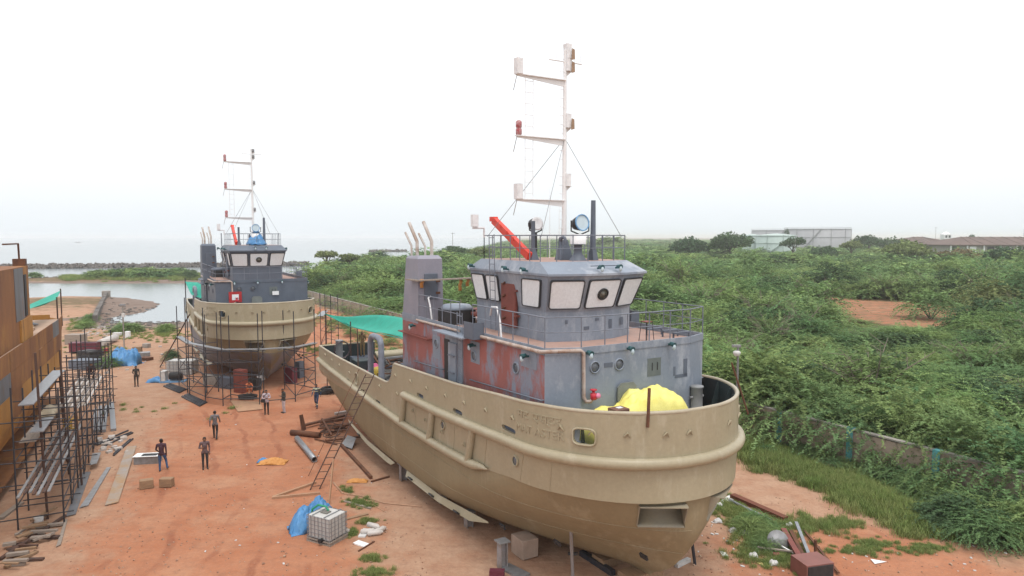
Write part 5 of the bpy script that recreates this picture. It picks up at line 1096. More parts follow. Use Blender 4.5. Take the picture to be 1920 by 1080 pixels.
# ---------------------------------------------------------------- scaffolding in front of the rusty hull
sc1 = thing('scaffold', 'black pipe scaffold with planks along the rusty hull at the left', 'scaffold', (-24.0, 32.4, 0), RZ); rs = random.Random(21)
xs_ = [-6, -3.8, -1.6, .6, 2.6, 4.6, 6.6, 8.8, 11, 13.2, 15.4, 17.6]
for i, x in enumerate(xs_):
    top = 4.9 if x > 2 else 5.6
    for y in (-1.3, -2.9):
        rod(sc1, 'standard', (x, y, 0), (x+rs.uniform(-.05, .05), y, top+rs.uniform(-.3, .6)), .034, SCAF)
    for z in (.45, 1.0, 1.9, 2.8, 3.7, 4.5): rod(sc1, 'transom', (x, -3.05+rs.uniform(-.3, .1), z+rs.uniform(-.06, .06)), (x, -1.1+rs.uniform(-.2, .7), z+rs.uniform(-.06, .06)), .026, SCAF)
    if i < len(xs_)-1:
        xb = xs_[i+1]
        for y in (-1.3, -2.9):
            for z in ((.5, 1.0, 1.95, 2.85, 3.75) if y < -2 else (1.0, 2.85)): rod(sc1, 'ledger', (x, y, z), (xb, y, z+rs.uniform(-.05, .05)), .024, SCAF)
        if i % 2: rod(sc1, 'brace', (x, -2.95, .2), (xb, -2.95, 2.8), .024, SCAF if i % 4 else GALV)
for x, y, zt in ((-5.2, -2.2, 7.2), (1.0, -2.2, 6.4), (-1.2, -3.0, 5.2), (3.4, -1.8, 5.0)): rod(sc1, 'rust_pole', (x, y, 0), (x-.3, y+.1, zt), .05, SCAF_RUST)
def plank(par, a, b, w_, mtl=WOODGREY, th=.05, name='plank'): m_ = MB(); m_.bar(a, b, w_, th); return m_.build(name, mtl, par)
plank(sc1, (-5, -1.6, 4.95), (3.0, -1.7, 5.0), .55, GALV); plank(sc1, (-4.5, -1.5, 3.25), (2.4, -1.65, 3.35), .6, WOODGREY); plank(sc1, (-6, -2.1, 4.0), (-3.5, -2.1, 4.0), .5, GALV)
for k in range(7): plank(sc1, (-8+rs.uniform(-.5, .5), -2.7+k*.16, 2.0+rs.uniform(0, .05)), (3+rs.uniform(-.6, .6), -2.55+k*.15, 1.98), .1, SCAF_RUST if k % 2 else STEEL, .05, 'long_bar')
for k in range(9): plank(sc1, (3.4+rs.uniform(-.5, .5), -2.75+k*.16, 2.9), (12+rs.uniform(-1, 1), -2.75+k*.15, 2.93), .11, WOODGREY if k % 2 else PVC, .05)
m_ = MB(); m_.sheet(lambda a, b: (-.6+1.6*a, -1.95+.7*b, 3.42+.42*math.sin(a*3.14)*math.sin(b*3.14)+.05*math.sin(a*9)), 12, 6); o = solo(m_, 'cement_sack', mat('sacking', (.52, .45, .33), None, 3, .85), 'pale sack lying on a scaffold plank beside the rusty hull', 'sack'); o.location = sc1.location; o.rotation_euler = sc1.rotation_euler
m_ = MB()
for z in (0, .5): m_.tube([(-.2, -.25, z), (.2, -.25, z), (.2, .25, z), (-.2, .25, z)], .03, 5, closed=True)
for x, y in ((-.2, -.25), (.2, -.25), (.2, .25), (-.2, .25)): m_.bar((x, y, 0), (x, y, .5), .04)
o = solo(m_, 'step_frame', mat('yellow_frame', (.5, .3, .03), None, 3, .5), 'small yellow frame on the bars of the left scaffold', 'frame'); o.location = Vector(sc1.matrix_basis @ Vector((2.4, -2.2, 2.05))); 
# ---------------------------------------------------------------- scaffolding round the far tug
sc2 = thing('scaffold', 'black pipe scaffold around the bow of the far tug', 'scaffold')
bases = {}
def std(k, px, py, ytop, r_=.036, m__=SCAF):
    p = G(px, py); d = p.y; zt = CAM_H-(ytop-443.7)/1297*d; bases[k] = (p, zt); rod(sc2, 'standard', p, (p.x, p.y, zt), r_, m__)
for a in (('a', 336, 724, 574), ('b', 352, 737, 558), ('c', 356, 743, 584), ('d', 385.5, 757, 577), ('e', 388, 738, 590), ('f', 418.5, 761, 590), ('g', 433, 752, 592), ('h', 487, 760, 588), ('i', 495, 744, 583), ('j', 554, 754, 584), ('k', 534, 730, 582), ('l', 592, 742, 580), ('m', 571, 723, 645), ('n', 363, 719, 610), ('o', 410, 735, 586), ('q', 473, 735, 600)): std(*a)
def led(k1, k2, hs, r_=.032):
    for h_ in hs:
        (a, za), (b, zb) = bases[k1], bases[k2]; rod(sc2, 'ledger', (a.x, a.y, h_), (b.x, b.y, h_+rs.uniform(-.05, .05)), r_, SCAF)
for k1, k2 in (('a', 'c'), ('c', 'd'), ('d', 'f'), ('f', 'g'), ('f', 'h'), ('g', 'h'), ('d', 'e'), ('e', 'o'), ('b', 'e'), ('j', 'l'), ('j', 'k'), ('i', 'h'), ('n', 'e'), ('a', 'n')): led(k1, k2, (.5, 1.3, 2.2, 3.1, 3.9))
led('h', 'j', (.3,)); led('k', 'l', (.6, 1.9, 3.2)); led('m', 'l', (.8, 2.4))
for k1, k2, z0, z1 in (('c', 'd', .4, 2.2), ('d', 'f', .5, 2.2), ('a', 'c', 1.3, 3.1), ('d', 'f', 3.1, 1.3), ('f', 'h', 1.3, 2.2), ('e', 'n', .5, 3), ('j', 'l', .4, 2), ('h', 'i', .3, 2.2)): (a, _), (b, _2) = bases[k1], bases[k2]; rod(sc2, 'brace', (a.x, a.y, z0), (b.x, b.y, z1), .022, SCAF)
(a, _), (b, _2) = bases['a'], bases['b']; rod(sc2, 'raking_shore', G(300, 688), Vector(at(352, 590, 53)), .05, SCAF_RUST)
def fp(k, z): return Vector((bases[k][0].x, bases[k][0].y, z))
for k1, k2 in (('a', 'c'), ('c', 'f'), ('f', 'h'), ('h', 'j'), ('j', 'l')): plank(sc2, fp(k1, 4.0)+Vector((0, .25, 0)), fp(k2, 4.0)+Vector((0, .25, 0)), .42, GALV)
# a few poles of the scaffold left standing between the tugs, with the nets
sc3 = thing('scaffold', 'small scaffold tower beside the stern of the near tug', 'scaffold')
tw = [G(602, 668), G(622, 672), G(611, 655), G(635, 660)]
for k, p in enumerate(tw): rod(sc3, 'standard', p, (p.x, p.y, 6.4 if k < 2 else 6.0), .036, SCAF)
for a, b in ((0, 1), (1, 3), (3, 2), (2, 0)):
    for z in (1.2, 2.6, 4.0, 5.2): rod(sc3, 'ledger', (tw[a].x, tw[a].y, z), (tw[b].x, tw[b].y, z), .024, SCAF)
rod(sc3, 'brace', (tw[0].x, tw[0].y, 1.2), (tw[1].x, tw[1].y, 4), .022, SCAF); plank(sc3, tw[0]+Vector((0, 0, 4.1)), tw[2]+Vector((0, 0, 4.1)), .6, GALV)
net = thing('shade_net', 'large green shade net stretched beside the near tug stern', 'net')
A_, B__, C_, D_ = [Vector(at(*q)) for q in ((609, 589, 52), (757, 597, 41.5), (757, 636, 38), (655, 612, 46))]
m_ = MB(); m_.sheet(lambda a, b: A_.lerp(B__, a).lerp(A_.lerp(D_, min(1, a*2)) if a < .5 else D_.lerp(C_, a*2-1), b)-Vector((0, 0, .35*math.sin(a*3.14)*math.sin(b*3.14)+.05*math.sin(a*14+b*5)*b+.12*math.sin(a*6.3)*(1-b))), 30, 10); m_.build('netting', TEALNET, net)
m_ = MB(); m_.tube([A_.lerp(D_, k/10)-Vector((0, 0, .04)) for k in range(11)]+[D_.lerp(C_, k/10)-Vector((0, 0, .04)) for k in range(11)], .03, 5); m_.build('edge_rope', TEALNET, net)
for q in (A_, D_): rod(net, 'pole', (q.x, q.y, 0), (q.x, q.y, q.z+.3), .04, SCAF_RUST)
net = thing('shade_net', 'small green shade net hanging over the far tug stern', 'net')
A_, B__, C_, D_ = [Vector(at(*q)) for q in ((346, 528, 72), (379, 530, 70), (380, 562, 66), (356, 552, 68))]
m_ = MB(); m_.sheet(lambda a, b: A_.lerp(B__, a).lerp(D_.lerp(C_, a), b)-Vector((0, 0, .2*math.sin(a*3.14)*math.sin(b*3.14))), 12, 8); m_.build('netting', TEALNET, net); rod(net, 'pole', (A_.x, A_.y, 4), (A_.x, A_.y, A_.z+.4), .05, SCAF)

# ---------------------------------------------------------------- on and beside the near tug
TM = Matrix.Translation((4.39, 23.86, 0)) @ Matrix.Rotation(TA, 4, 'Z')
def on_tug(o): o.location = TM.translation; o.rotation_euler = (0, 0, TA); return o
r9 = random.Random(9); wob = [[r9.uniform(-1, 1) for _ in range(40)] for _ in range(40)]
def heap(a, b):
    v = -2.7+4.2*a; e = max(0, 1-abs(2*b-1)**3)**.55*max(0, 1-abs(2*a-1)**7)**.5; t_ = min(1, max(0, (v+1.35)/.9)); prof = 1.02+.42*t_*t_*(3-2*t_)-.16*max(0, v-.7)
    tri = lambda x: abs((x % 1)-.5)*2
    fold = .10*(tri(a*3.3+b*1.1)-.5)+.07*(tri(a*6.7-b*2.3+.3)-.5)+.05*(tri(a*2-b*5.1)-.5)+.03*(tri(a*13+b*4)-.5)
    return (-.2+1.5*b+.1*math.sin(a*7)+.05*(tri(a*9)-.5), v, 5.33+e*(prof+fold+.025*wob[int(a*30)][int(b*18)]))
m_ = MB(); m_.sheet(heap, 80, 44, .02); on_tug(solo(m_, 'yellow_tarpaulin', YELLOW, 'bright yellow tarpaulin heaped on the near tug foredeck', 'tarpaulin'))
m_ = MB(); m_.box((1.12, -1.75, 6.33), (.45, .55, .3)); bx = on_tug(solo(m_, 'wooden_box', mat('box_brown', (.20, .10, .07), None, 5, .7), 'small brown wooden box in front of the yellow tarpaulin', 'box', bevel=.02)); m_ = MB(); m_.box((1.12, -1.72, 6.49), (.16, .2, .012)); o = m_.build('paper_note', WHITE, bx)
m_ = MB(); m_.bar((2.72, -1.93, 6.25), (2.62, -1.8, 7.42), .07); on_tug(solo(m_, 'angle_bar', RUST, 'rusty bar standing upright at the near tug bow', 'bar'))
st = thing('stool', 'thin dark metal stool on the near tug bridge deck', 'stool', TM @ Vector((-1.1, 1.35, 8.12)), TA); m_ = MB(); m_.box((0, 0, .74), (.3, .3, .03)); m_.build('seat', RUSTRED, st)
for x in (-.14, .14):
    for y in (-.14, .14): rod(st, 'leg', (x*1.4, y*1.4, 0), (x, y, .74), .014, SCAF)
wh_m = mat('white_hose', (.75, .75, .76), None, 3, .4)
m_ = MB(); m_.tube([(-4.0, -3.2, 8.15), (-4.1, -3.2, 8.8), (-4.7, -3.0, 9.3), (-5.3, -2.9, 9.25), (-5.6, -2.8, 8.9)], .04, 8); on_tug(solo(m_, 'white_hose', wh_m, 'white hose looped over the starboard bridge deck rail', 'hose'))
m_ = MB(); m_.tube([(-10.4, -3.2, 8.2), (-10.5, -3.25, 8.9), (-10.8, -3.2, 9.2), (-11, -3.0, 9.25)], .04, 8); on_tug(solo(m_, 'white_hose', wh_m, 'white hose by the foot of the near tug funnel', 'hose'))
m_ = MB(); m_.bar((-11.0, -3.75, 10.0), (-10.0, -1.2, 10.1), .35, .06); m_.bar((-11.8, -3.75, 10.02), (-11.0, -3.75, 10.02), .3, .05); on_tug(solo(m_, 'staging_plank', WOODGREY, 'wooden staging plank tied across the near tug funnel', 'plank'))
for k, (x, y, h_) in enumerate(((-10.3, -1.9, .55), (-10.9, -3.55, .4), (-10.15, -1.6, .35))): m_ = MB(); m_.sheet(lambda a, b: (x+.06*math.sin(b*5), y+.16*a+.03*math.sin(b*9), 10.06-h_*b), 3, 6); on_tug(solo(m_, 'rag', ORANGEP, ['long orange rag hanging from the middle of the funnel plank', 'orange rag hanging at the outer end of the funnel plank', 'short orange rag hanging at the inner end of the funnel plank'][k], 'rag', 'rags on the funnel plank'))
m_ = MB()
for k in range(7): r_ = random.Random(60+k); m_.tube([(-3.6+k*.35+.2*math.sin(j*1.3+k), -3.2+.25*math.sin(j*.9+k*2), 8.14+.02*(j % 2)) for j in range(9)], .014, 5)
on_tug(solo(m_, 'cable_tangle', BLACK, 'loose black cables strewn along the near tug bridge deck edge', 'cable'))
for k, (u, v, w_) in enumerate(((-.9, 2.9, .5), (-1.6, 3.0, .5), (-2.3, 2.8, .45))): m_ = MB(); m_.bar((u, v-.4, 8.36), (u, v+.4, 8.36), .12, .06); m_.bar((u-.1, v-.3, 8.12), (u-.1, v-.3, 8.36), .05); m_.bar((u+.1, v+.3, 8.12), (u+.1, v+.3, 8.36), .05); on_tug(solo(m_, 'trestle', GREY_DK, ['low dark trestle nearest the port front rail corner', 'second low dark trestle on the port bridge deck', 'third low dark trestle farther aft on the port bridge deck'][k], 'trestle', 'trestles on the bridge deck'))
m_ = MB(); m_.tube([(-25.2+.1*(a % 7)*.2, -3.0+.5*math.cos(a*.55), 4.75+.55*math.sin(a*.55)) for a in range(90)], .03, 5); on_tug(solo(m_, 'hose_coil', mat('dark_hose', (.05, .03, .035), None, 3, .5), 'dark coiled hose hanging near the stern corner of the near tug', 'hose'))
m_ = MB(); m_.lathe([(.26, 0), (.28, .1), (.28, .5), (.2, .62), (.08, .66)], (-21.3, -2.0, 3.52), 16); on_tug(solo(m_, 'yellow_drum', mat('drum_yellow', (.5, .36, .05), None, 4, .5), 'yellow drum on the near tug aft deck by the boarding frame', 'drum'))
m_ = MB(); m_.sheet(lambda a, b: (-22.4+.9*a, -2.3+.8*b, 3.75+.5*math.sin(a*3.14)*math.sin(b*3.14)+.06*math.sin(a*17)), 12, 8); on_tug(solo(m_, 'cloth_bundle', PINKCLOTH, 'pink cloth bundle on the near tug aft deck', 'cloth'))
m_ = MB(); m_.tube([(-18.9, -3.95, 4.8), (-18.95, -3.95, 6.9)], .035, 6); on_tug(solo(m_, 'thin_post', SCAF_RUST, 'thin rusty post standing on the near tug stern bulwark', 'post'))
# ladder leaning on the stern quarter
la, lb = G(590, 917), TM @ Vector((-15.4, -4.45, 5.0)); ld = thing('leaning_ladder', 'long rusty steel ladder leaning against the near tug side', 'ladder'); sdv = Vector((.5, .86, 0)).cross(Vector((0, 0, 1)))*.0+Vector((.42, .1, 0))*.55
for s_ in (-1, 1): rod(ld, 'stile', la+sdv*s_*.9, lb+sdv*s_*.9, .03, SCAF_RUST)
for k in range(17): q = la.lerp(lb, (k+.5)/17); rod(ld, 'rung', q-sdv*.9, q+sdv*.9, .018, SCAF_RUST)
l2 = thing('hand_line', 'rope and light rail hanging beside the leaning ladder', 'rope'); rod(l2, 'line', G(578, 893), TM @ Vector((-17.6, -4.3, 4.9)), .016, RUST)
# keel blocks, posts and props under the near tug
PF = mat('steel_post', (.30, .29, .30), (.22, .17, .14), 2, .5)
def hpost(u, v, h_, label):
    p = TM @ Vector((u, v, 0)); rt = thing('support_post', label, 'post', p, TA, 'posts under the near tug')
    for s_ in (-.13, .13): m_ = MB(); m_.box((0, s_, h_/2), (.3, .035, h_)); m_.build('flange', PF, rt)
    m_ = MB(); m_.box((0, 0, h_/2), (.03, .225, h_)); m_.build('web', PF, rt); m_ = MB(); m_.box((0, 0, h_+.02), (.45, .45, .04)); m_.build('cap_plate', STEEL, rt)
hpost(-2.8, -3.85, .98, 'grey steel post under the near tug bilge, nearest the bow'); hpost(-13.2, -3.6, .8, 'steel post under the near tug at the gap between the bilge keels'); hpost(-9.4, -3.2, .66, 'steel post half hidden under the near tug middle'); hpost(-6.6, -3.3, .64, 'thin dark post under the near tug bilge keel')
m_ = MB(); m_.box((0, 0, .36), (.85, .7, .72)); o = solo(m_, 'concrete_block', mat('dusty_block', (.40, .30, .24), (.32, .24, .19), 2, .9), 'pale concrete keel block under the near tug next to the steel post', 'block', bevel=.03); o.location = TM @ Vector((-3.3, -2.6, 0)); o.rotation_euler.z = TA
for k, u in enumerate((-11, -8, -5.4, -1.2, .3)):
    m_ = MB(); m_.box((0, 0, .15), (.7, 1.5, .3)); o = solo(m_, 'timber_block', WOOD, ['timber keel block deepest aft under the near tug', 'timber keel block under the near tug midships', 'timber keel block ahead of midships under the near tug', 'timber keel block under the near tug forefoot', 'foremost timber keel block under the near tug stem'][k], 'block', 'keel blocks'); o.location = TM @ Vector((u, 0, 0)); o.rotation_euler.z = TA
rod_ = thing('prop', 'upright rusty steel prop in front of the near tug starboard bow', 'prop'); a = G(1074, 1083); rod(rod_, 'shaft', a, Vector(at(1072, 964, a.y-.1)), .065, PF); m_ = MB(); m_.box((a.x, a.y, a.z+.9), (.34, .1, .08)); m_.build('collar', BLACK, rod_)
rod_ = thing('prop', 'dark steel prop under the near tug port bow', 'prop'); a = G(1303, 1058); rod(rod_, 'shaft', a, Vector(at(1303, 1000, a.y)), .06, SCAF); 
lying('steel_bundle', (945, 1062), (985, 1082), .5, .08, GALV, 'bundle of steel strips lying by the post under the near tug', 'strips'); lying('timber_baulk', (918, 1078), (946, 1079), .25, .22, MAROON, 'maroon block at the bottom edge in front of the near tug', 'block')
lying('dark_beam', (1090, 1040), (1150, 1078), .2, .2, SCAF, 'dark beam lying under the near tug bow', 'beam'); lying('timber_prop', (1268, 1064), (1292, 1052), .16, .14, LITTERW, 'pale timber lying by the near tug stem', 'timber')
# items under the far tug
for k, (px, py, w_, h_, mt_) in enumerate(((452, 735, .9, 1.8, RUSTRED), (562, 708, .5, 1.4, GREY_FAR), (545, 718, .9, 1.3, MAROON), (478, 730, .8, .9, BLACK), (425, 728, 1.3, .9, GREY_FAR), (398, 722, 1.4, .8, CONC))): p = G(px, py); m_ = MB(); m_.box((0, 0, h_/2), (w_, .6, h_)); o = solo(m_, 'keel_stand', mt_, ['red oxide stand under the far tug bow', 'grey stand under the far tug port side', 'maroon stand right of the far tug stem', 'black stand in the shade under the far tug', 'slate grey stand left under the far tug', 'concrete stand leftmost under the far tug'][k], 'stand', 'stands under the far tug', bevel=.02); o.location = p; o.rotation_euler.z = -.4
p = G(490, 722, .62); m_ = MB(); m_.box((0, 0, 0), (.55, .4, .35)); o = solo(m_, 'white_box', WHITE, 'small white box under the far tug bow', 'box', bevel=.02); o.location = p
p = G(466, 748); m_ = MB(); m_.tube([(.9*math.cos(a*.45)*(.6+.02*(a % 13)), .45*math.sin(a*.45), .06+.003*a) for a in range(80)], .045, 5); o = solo(m_, 'cable_coil', BLACK, 'black cable coil on the ground before the far tug', 'cable'); o.location = p
m_ = MB(); m_.plate([G(432, 752, .05), G(488, 755, .05), G(493, 768, .05), G(446, 773, .05)], .04); solo(m_, 'plywood_sheet', PLY, 'tan plywood sheet on the ground before the far tug', 'sheet')
p = G(608, 738); m_ = MB(); r_ = random.Random(77)
for k in range(7): m_.tube([(.7*math.cos(a*.5+k)+.1*k, .5*math.sin(a*.5+k), .1+.06*k) for a in range(13)], .07, 6)
o = solo(m_, 'hose_pile', BLACK, 'pile of black hoses right of the walking man in blue', 'hoses'); o.location = p

# ---------------------------------------------------------------- IBC tank with tarp and hose
p = G(614, 1010); ib = thing('ibc_tank', 'cloudy white caged liquid tank on a pallet in the foreground', 'tank', p, R(-28))
m_ = MB(); m_.b2((-.56, -.47, .16), (.56, .47, 1.08)); m_.build('bottle', IBCPLASTIC, ib, bevel=.06); m_ = MB(); m_.b2((-.2, -.16, 1.06), (.12, .12, 1.12)); m_.build('lid_opening', mat('lid_grey', (.2, .19, .17), None, 3, .6), ib)
m_ = MB(); m_.b2((-.62, -.52, .0), (.62, .52, .05)); m_.b2((-.62, -.52, .11), (.62, .52, .15))
m_.b2((-.6, -.5, .05), (-.45, .5, .11)); m_.b2((.45, -.5, .05), (.6, .5, .11)); m_.b2((-.08, -.5, .05), (.08, .5, .11)); m_.build('pallet', WOODGREY, ib)
for k in range(6): z = .22+k*.165; m_ = MB(); m_.tube([(-.59, -.5, z), (.59, -.5, z), (.59, .5, z), (-.59, .5, z)], .014, 5, closed=True); m_.build('cage_hoop', GALV, ib)
for k in range(7):
    for s_ in (-1, 1): rod(ib, 'cage_bar', (-.57+k*.19, s_*.505, .15), (-.57+k*.19, s_*.505, 1.08), .013, GALV)
for k in range(5):
    for s_ in (-1, 1): rod(ib, 'cage_bar', (s_*.595, -.4+k*.2, .15), (s_*.595, -.4+k*.2, 1.08), .013, GALV)
for x in (-.3, .3): m_ = MB(); m_.bar((x, -.5, 1.1), (x, .5, 1.1), .03); m_.build('top_bar', GALV, ib)
m_ = MB(); m_.lathe([(.07, 0), (.07, .12), (.09, .12), (.09, .17)], (.2, -.5, .2), 10, Matrix.Rotation(math.pi/2, 3, 'X')); m_.build('outlet_valve', BLACK, ib)
def crumple(c, rx, ry, h_, seed, mtl, name, label, cat, pw=.8, rz=0.0):
    r_ = random.Random(seed); W_ = [[r_.uniform(-1, 1) for _ in range(22)] for _ in range(22)]
    def fn(a, b):
        x, y = 2*a-1, 2*b-1; e = max(0, 1-(abs(x)**2.5+abs(y)**2.5))**pw; w_ = W_[int(a*20)][int(b*20)]
        return (x*rx+.05*w_*rx, y*ry+.05*W_[int(b*20)][int(a*20)]*ry, .02+e*h_*(1+.2*w_+.15*math.sin(x*5+seed)))
    m_ = MB(); m_.sheet(fn, 26, 26, .015); o = solo(m_, name, mtl, label, cat); o.location = c; o.rotation_euler.z = rz; return o
crumple(G(577, 990), .75, .55, .75, 3, BLUETARP, 'blue_tarpaulin', 'crumpled blue tarpaulin behind the caged liquid tank', 'tarpaulin', .6, .5)
crumple(G(598, 968), .6, .35, .7, 8, BLUETARP, 'blue_tarpaulin', 'blue plastic bundle just behind the top of the caged tank', 'tarpaulin', .6)
q = ib.matrix_basis; m_ = MB(); m_.tube([q @ Vector(v) for v in ((.0, .1, 1.12), (-.15, .1, 1.26), (-.5, .05, 1.28), (-.72, -.05, 1.1), (-.78, -.1, .6), (-.8, -.1, .1))], .045, 8); solo(m_, 'green_hose', HOSEGREEN, 'green hose curling out of the caged tank top', 'hose')
for k, (px, py, rz) in enumerate(((690, 1001, .2), (700, 996, -.5), (712, 999, .9), (703, 1004, .3), (646, 1004, 1.2))):
    m_ = MB(); m_.lathe([(.03, -.3), (.1, -.27), (.11, .2), (.06, .28), (.04, .33)], (0, 0, .11), 12, Matrix.Rotation(math.pi/2, 3, 'Y')); o = solo(m_, 'gas_bottle', PVC, ['pale bottle lying left in the small heap beside the caged tank', 'pale bottle on top of the small heap beside the caged tank', 'pale bottle lying right in the small heap beside the caged tank', 'pale bottle at the front of the small heap beside the caged tank', 'pale bottle lying against the caged tank'][k], 'bottle', 'bottles beside the caged tank'); o.location = G(px, py, .12 if k == 1 else 0); o.rotation_euler.z = rz
for k, (pa, pb, w_, mt_, lb_) in enumerate((((667, 1017), (688, 1024), .3, WHITE, 'white board lying before the pale bottles'), ((678, 1008), (688, 993), .3, LITTERW, 'pale board propped among the pale bottles'), ((648, 975), (690, 965), .16, WOOD, 'brown plank behind the caged tank'), ((672, 1034), (702, 1016), .05, RUST, 'dark stick pointing away from the pale bottles'))): lying('board', pa, pb, w_, .05, mt_, lb_, 'board', 'boards near the caged tank')
# timbers, straps and scrap left of the near tug
for k, (pa, pb, w_, h_, mt_, lb_) in enumerate((((512, 933), (592, 906), .12, .1, PLY, 'upper long timber of the V before the leaning ladder'), ((510, 934), (600, 925), .12, .1, PLY, 'lower long timber of the V before the leaning ladder'), ((640, 838), (696, 898), .14, .16, RUST, 'rusty beam on the ground under the near tug side'), ((696, 904), (730, 894), .08, .08, RUST, 'short rusty bar beside the bilge keel'), ((645, 940), (695, 955), .14, .05, WOODGREY, 'grey plank among the weeds left of the near tug'), ((660, 925), (720, 960), .05, .03, PLY, 'long thin lath on the sand left of the near tug'))): lying('timber', pa, pb, w_, h_, mt_, lb_, 'timber', 'timbers left of the near tug')
a = G(617, 945); b = Vector(at(618, 868, a.y+.8)); m_ = MB(); m_.bar(a, b, .1, .06); solo(m_, 'upright_lath', PLY, 'upright pale lath standing behind the caged tank', 'lath')
m_ = MB(); m_.tube([G(625, 905, .03), G(642, 925, .03), G(680, 932, .03), G(720, 945, .03), G(790, 952, .03)], .035, 5); solo(m_, 'flat_hose', mat('canvas_hose', (.46, .28, .18), None, 3, .8), 'tan canvas hose running under the near tug', 'hose')
lying('steel_pipe', (557, 828), (590, 868), 0, 0, GALV, 'thick silver steel pipe lying left of the near tug', 'pipe', None, tube=.16); lying('rust_pipe', (546, 817), (600, 822), 0, 0, RUST, 'thick rusty pipe beside the scrap heap', 'pipe', None, tube=.17)
sp_ = random.Random(31)
for k, (pa, pb, w_, h_, z) in enumerate((((568, 805), (648, 785), .25, .12, .15), ((600, 800), (645, 795), .14, .14, .2), ((596, 815), (660, 808), .1, .1, .3), ((612, 822), (655, 800), .12, .08, .1), ((590, 826), (632, 836), .08, .06, .05), ((610, 832), (676, 824), .16, .1, .1), ((604, 796), (622, 828), .1, .1, .3), ((628, 782), (652, 778), .2, .16, .1))): lying('scrap_bar', pa, pb, w_, h_, RUST if k < 7 else PVC, ['long rusty beam at the back of the scrap heap by the stern', 'rusty bar on top of the scrap heap by the stern', 'uppermost thin bar of the scrap heap by the stern', 'diagonal rusty bar in the scrap heap by the stern', 'thin bar in front of the scrap heap by the stern', 'rusty channel at the front right of the scrap heap', 'bar crossing the scrap heap by the stern end to end', 'pale pipe piece behind the scrap heap at the stern'][k], 'bar', 'scrap heap by the near tug stern', z=z)
m_ = MB(); m_.plate([G(566, 812, .0), G(574, 806, .0), G(568, 806, .95), G(562, 810, 1.0)], .03); solo(m_, 'rusty_plate', RUST, 'upright rusty triangular plate by the scrap heap', 'plate')
m_ = MB()
for k in range(9): a = sp_.random()*6; c_ = G(sp_.uniform(612, 640), sp_.uniform(804, 826), .12); m_.tube([c_+Vector((.5*math.cos(j*.6+a), .4*math.sin(j*.6+a), .06*math.sin(j+k)+.05*k*.5)) for j in range(9)], .035, 5)
solo(m_, 'cable_heap', mat('cable_brown', (.09, .05, .035), None, 5, .7), 'tangle of brown cables on the scrap heap', 'cables')
m_ = MB(); m_.plate([G(640, 838, .1), G(652, 826, .3), G(668, 833, .35), G(660, 846, .1)], .02); solo(m_, 'grey_sheet', STEEL, 'grey steel sheet at the near tug bilge by the scrap', 'sheet')
crumple(G(512, 868), .72, .42, .18, 14, ORANGEP, 'orange_sheet', 'flattened orange wrapping on the red earth track', 'wrapping', .5); crumple(G(494, 866), .3, .22, .16, 15, BLUETARP, 'blue_rag', 'small blue rag beside the flattened orange wrapping', 'rag', .5)
crumple(G(670, 903), .5, .2, .12, 16, ORANGEP, 'brown_rag', 'brown rag on the sand near the rusty beam', 'rag', .5)
# ---------------------------------------------------------------- plates, pipes and people's gear on the left
for k, (pts4, mt_, lb_) in enumerate((([(238, 840), (256, 838), (222, 944), (197, 950)], PLATE_RUST, 'widest rusty grey steel plate on the red earth at left'), ([(155, 886), (170, 885), (142, 966), (124, 970)], MILL, 'long grey plank plate leftmost of the three on the ground'), ([(200, 877), (208, 876), (166, 950), (149, 955)], STEEL, 'narrow grey plate between the two other steel plates'), ([(174, 860), (190, 858), (182, 878), (168, 881)], STEEL, 'short grey plate resting on a timber block'), ([(122, 976), (127, 975), (114, 1022), (105, 1026)], WOODGREY, 'thin pale board nearest the camera on the left'))): m_ = MB(); m_.plate([G(px, py, .05 if k != 3 else .3) for px, py in pts4], .03); solo(m_, 'steel_plate', mt_, lb_, 'plate', 'plates lying on the left')
for k, (pa, pb) in enumerate((((179, 811), (179, 770)), ((187, 811), (188, 764)), ((195, 811), (200, 763)), ((213, 809), (209, 757)))): lying('steel_channel', pa, pb, .2 if k < 3 else .3, .16, GALV, ['leftmost of the four silver channels beside the left scaffold', 'second from left of the four silver channels', 'third from left of the four silver channels', 'widest and rightmost of the four silver channels'][k], 'channel', 'silver channels on the left')
for k, (pa, pb) in enumerate((((178, 835), (240, 809)), ((182, 836), (246, 812)), ((180, 834), (236, 818)), ((196, 838), (249, 813)), ((213, 855), (249, 825)), ((214, 852), (244, 826)))): lying('black_pipe', pa, pb, 0, 0, SCAF, 'black steel pipe in the bundles beside the silver channels', 'pipe', 'black pipes on the left', tube=.05)
for g_, (x0, y0, x1, y1) in enumerate(((346, 742, 380, 758), (312, 722, 342, 734))):
    for k in range(6): lying('black_pipe', (x0-k*2.4+6+k % 2, y0+k*1.1-2), (x1-k*2.6+8, y1+k*1.3-2), 0, 0, SCAF, ['black steel pipe in the nearer bundle left of the far tug', 'black steel pipe in the farther bundle left of the far tug'][g_], 'pipe', ['pipe bundle near the far tug, nearer', 'pipe bundle near the far tug, farther'][g_], tube=.05)
tr = thing('trough', 'grey metal trough with white rim beside the man in maroon', 'trough', G(278, 866), R(8)); m_ = MB(); m_.b2((-.62, -.3, 0), (.62, .3, .04)); m_.b2((-.62, -.3, .04), (-.58, .3, .4)); m_.b2((.58, -.3, .04), (.62, .3, .4)); m_.b2((-.58, -.3, .04), (.58, -.27, .4)); m_.b2((-.58, .27, .04), (.58, .3, .4)); m_.build('body', STEEL, tr)
m_ = MB(); m_.b2((-.66, -.34, .4), (.66, -.24, .43)); m_.b2((-.66, .24, .4), (.66, .34, .43)); m_.b2((-.66, -.24, .4), (-.3, .24, .43)); m_.b2((.5, -.24, .4), (.66, .24, .43)); m_.build('rim', WHITE, tr)
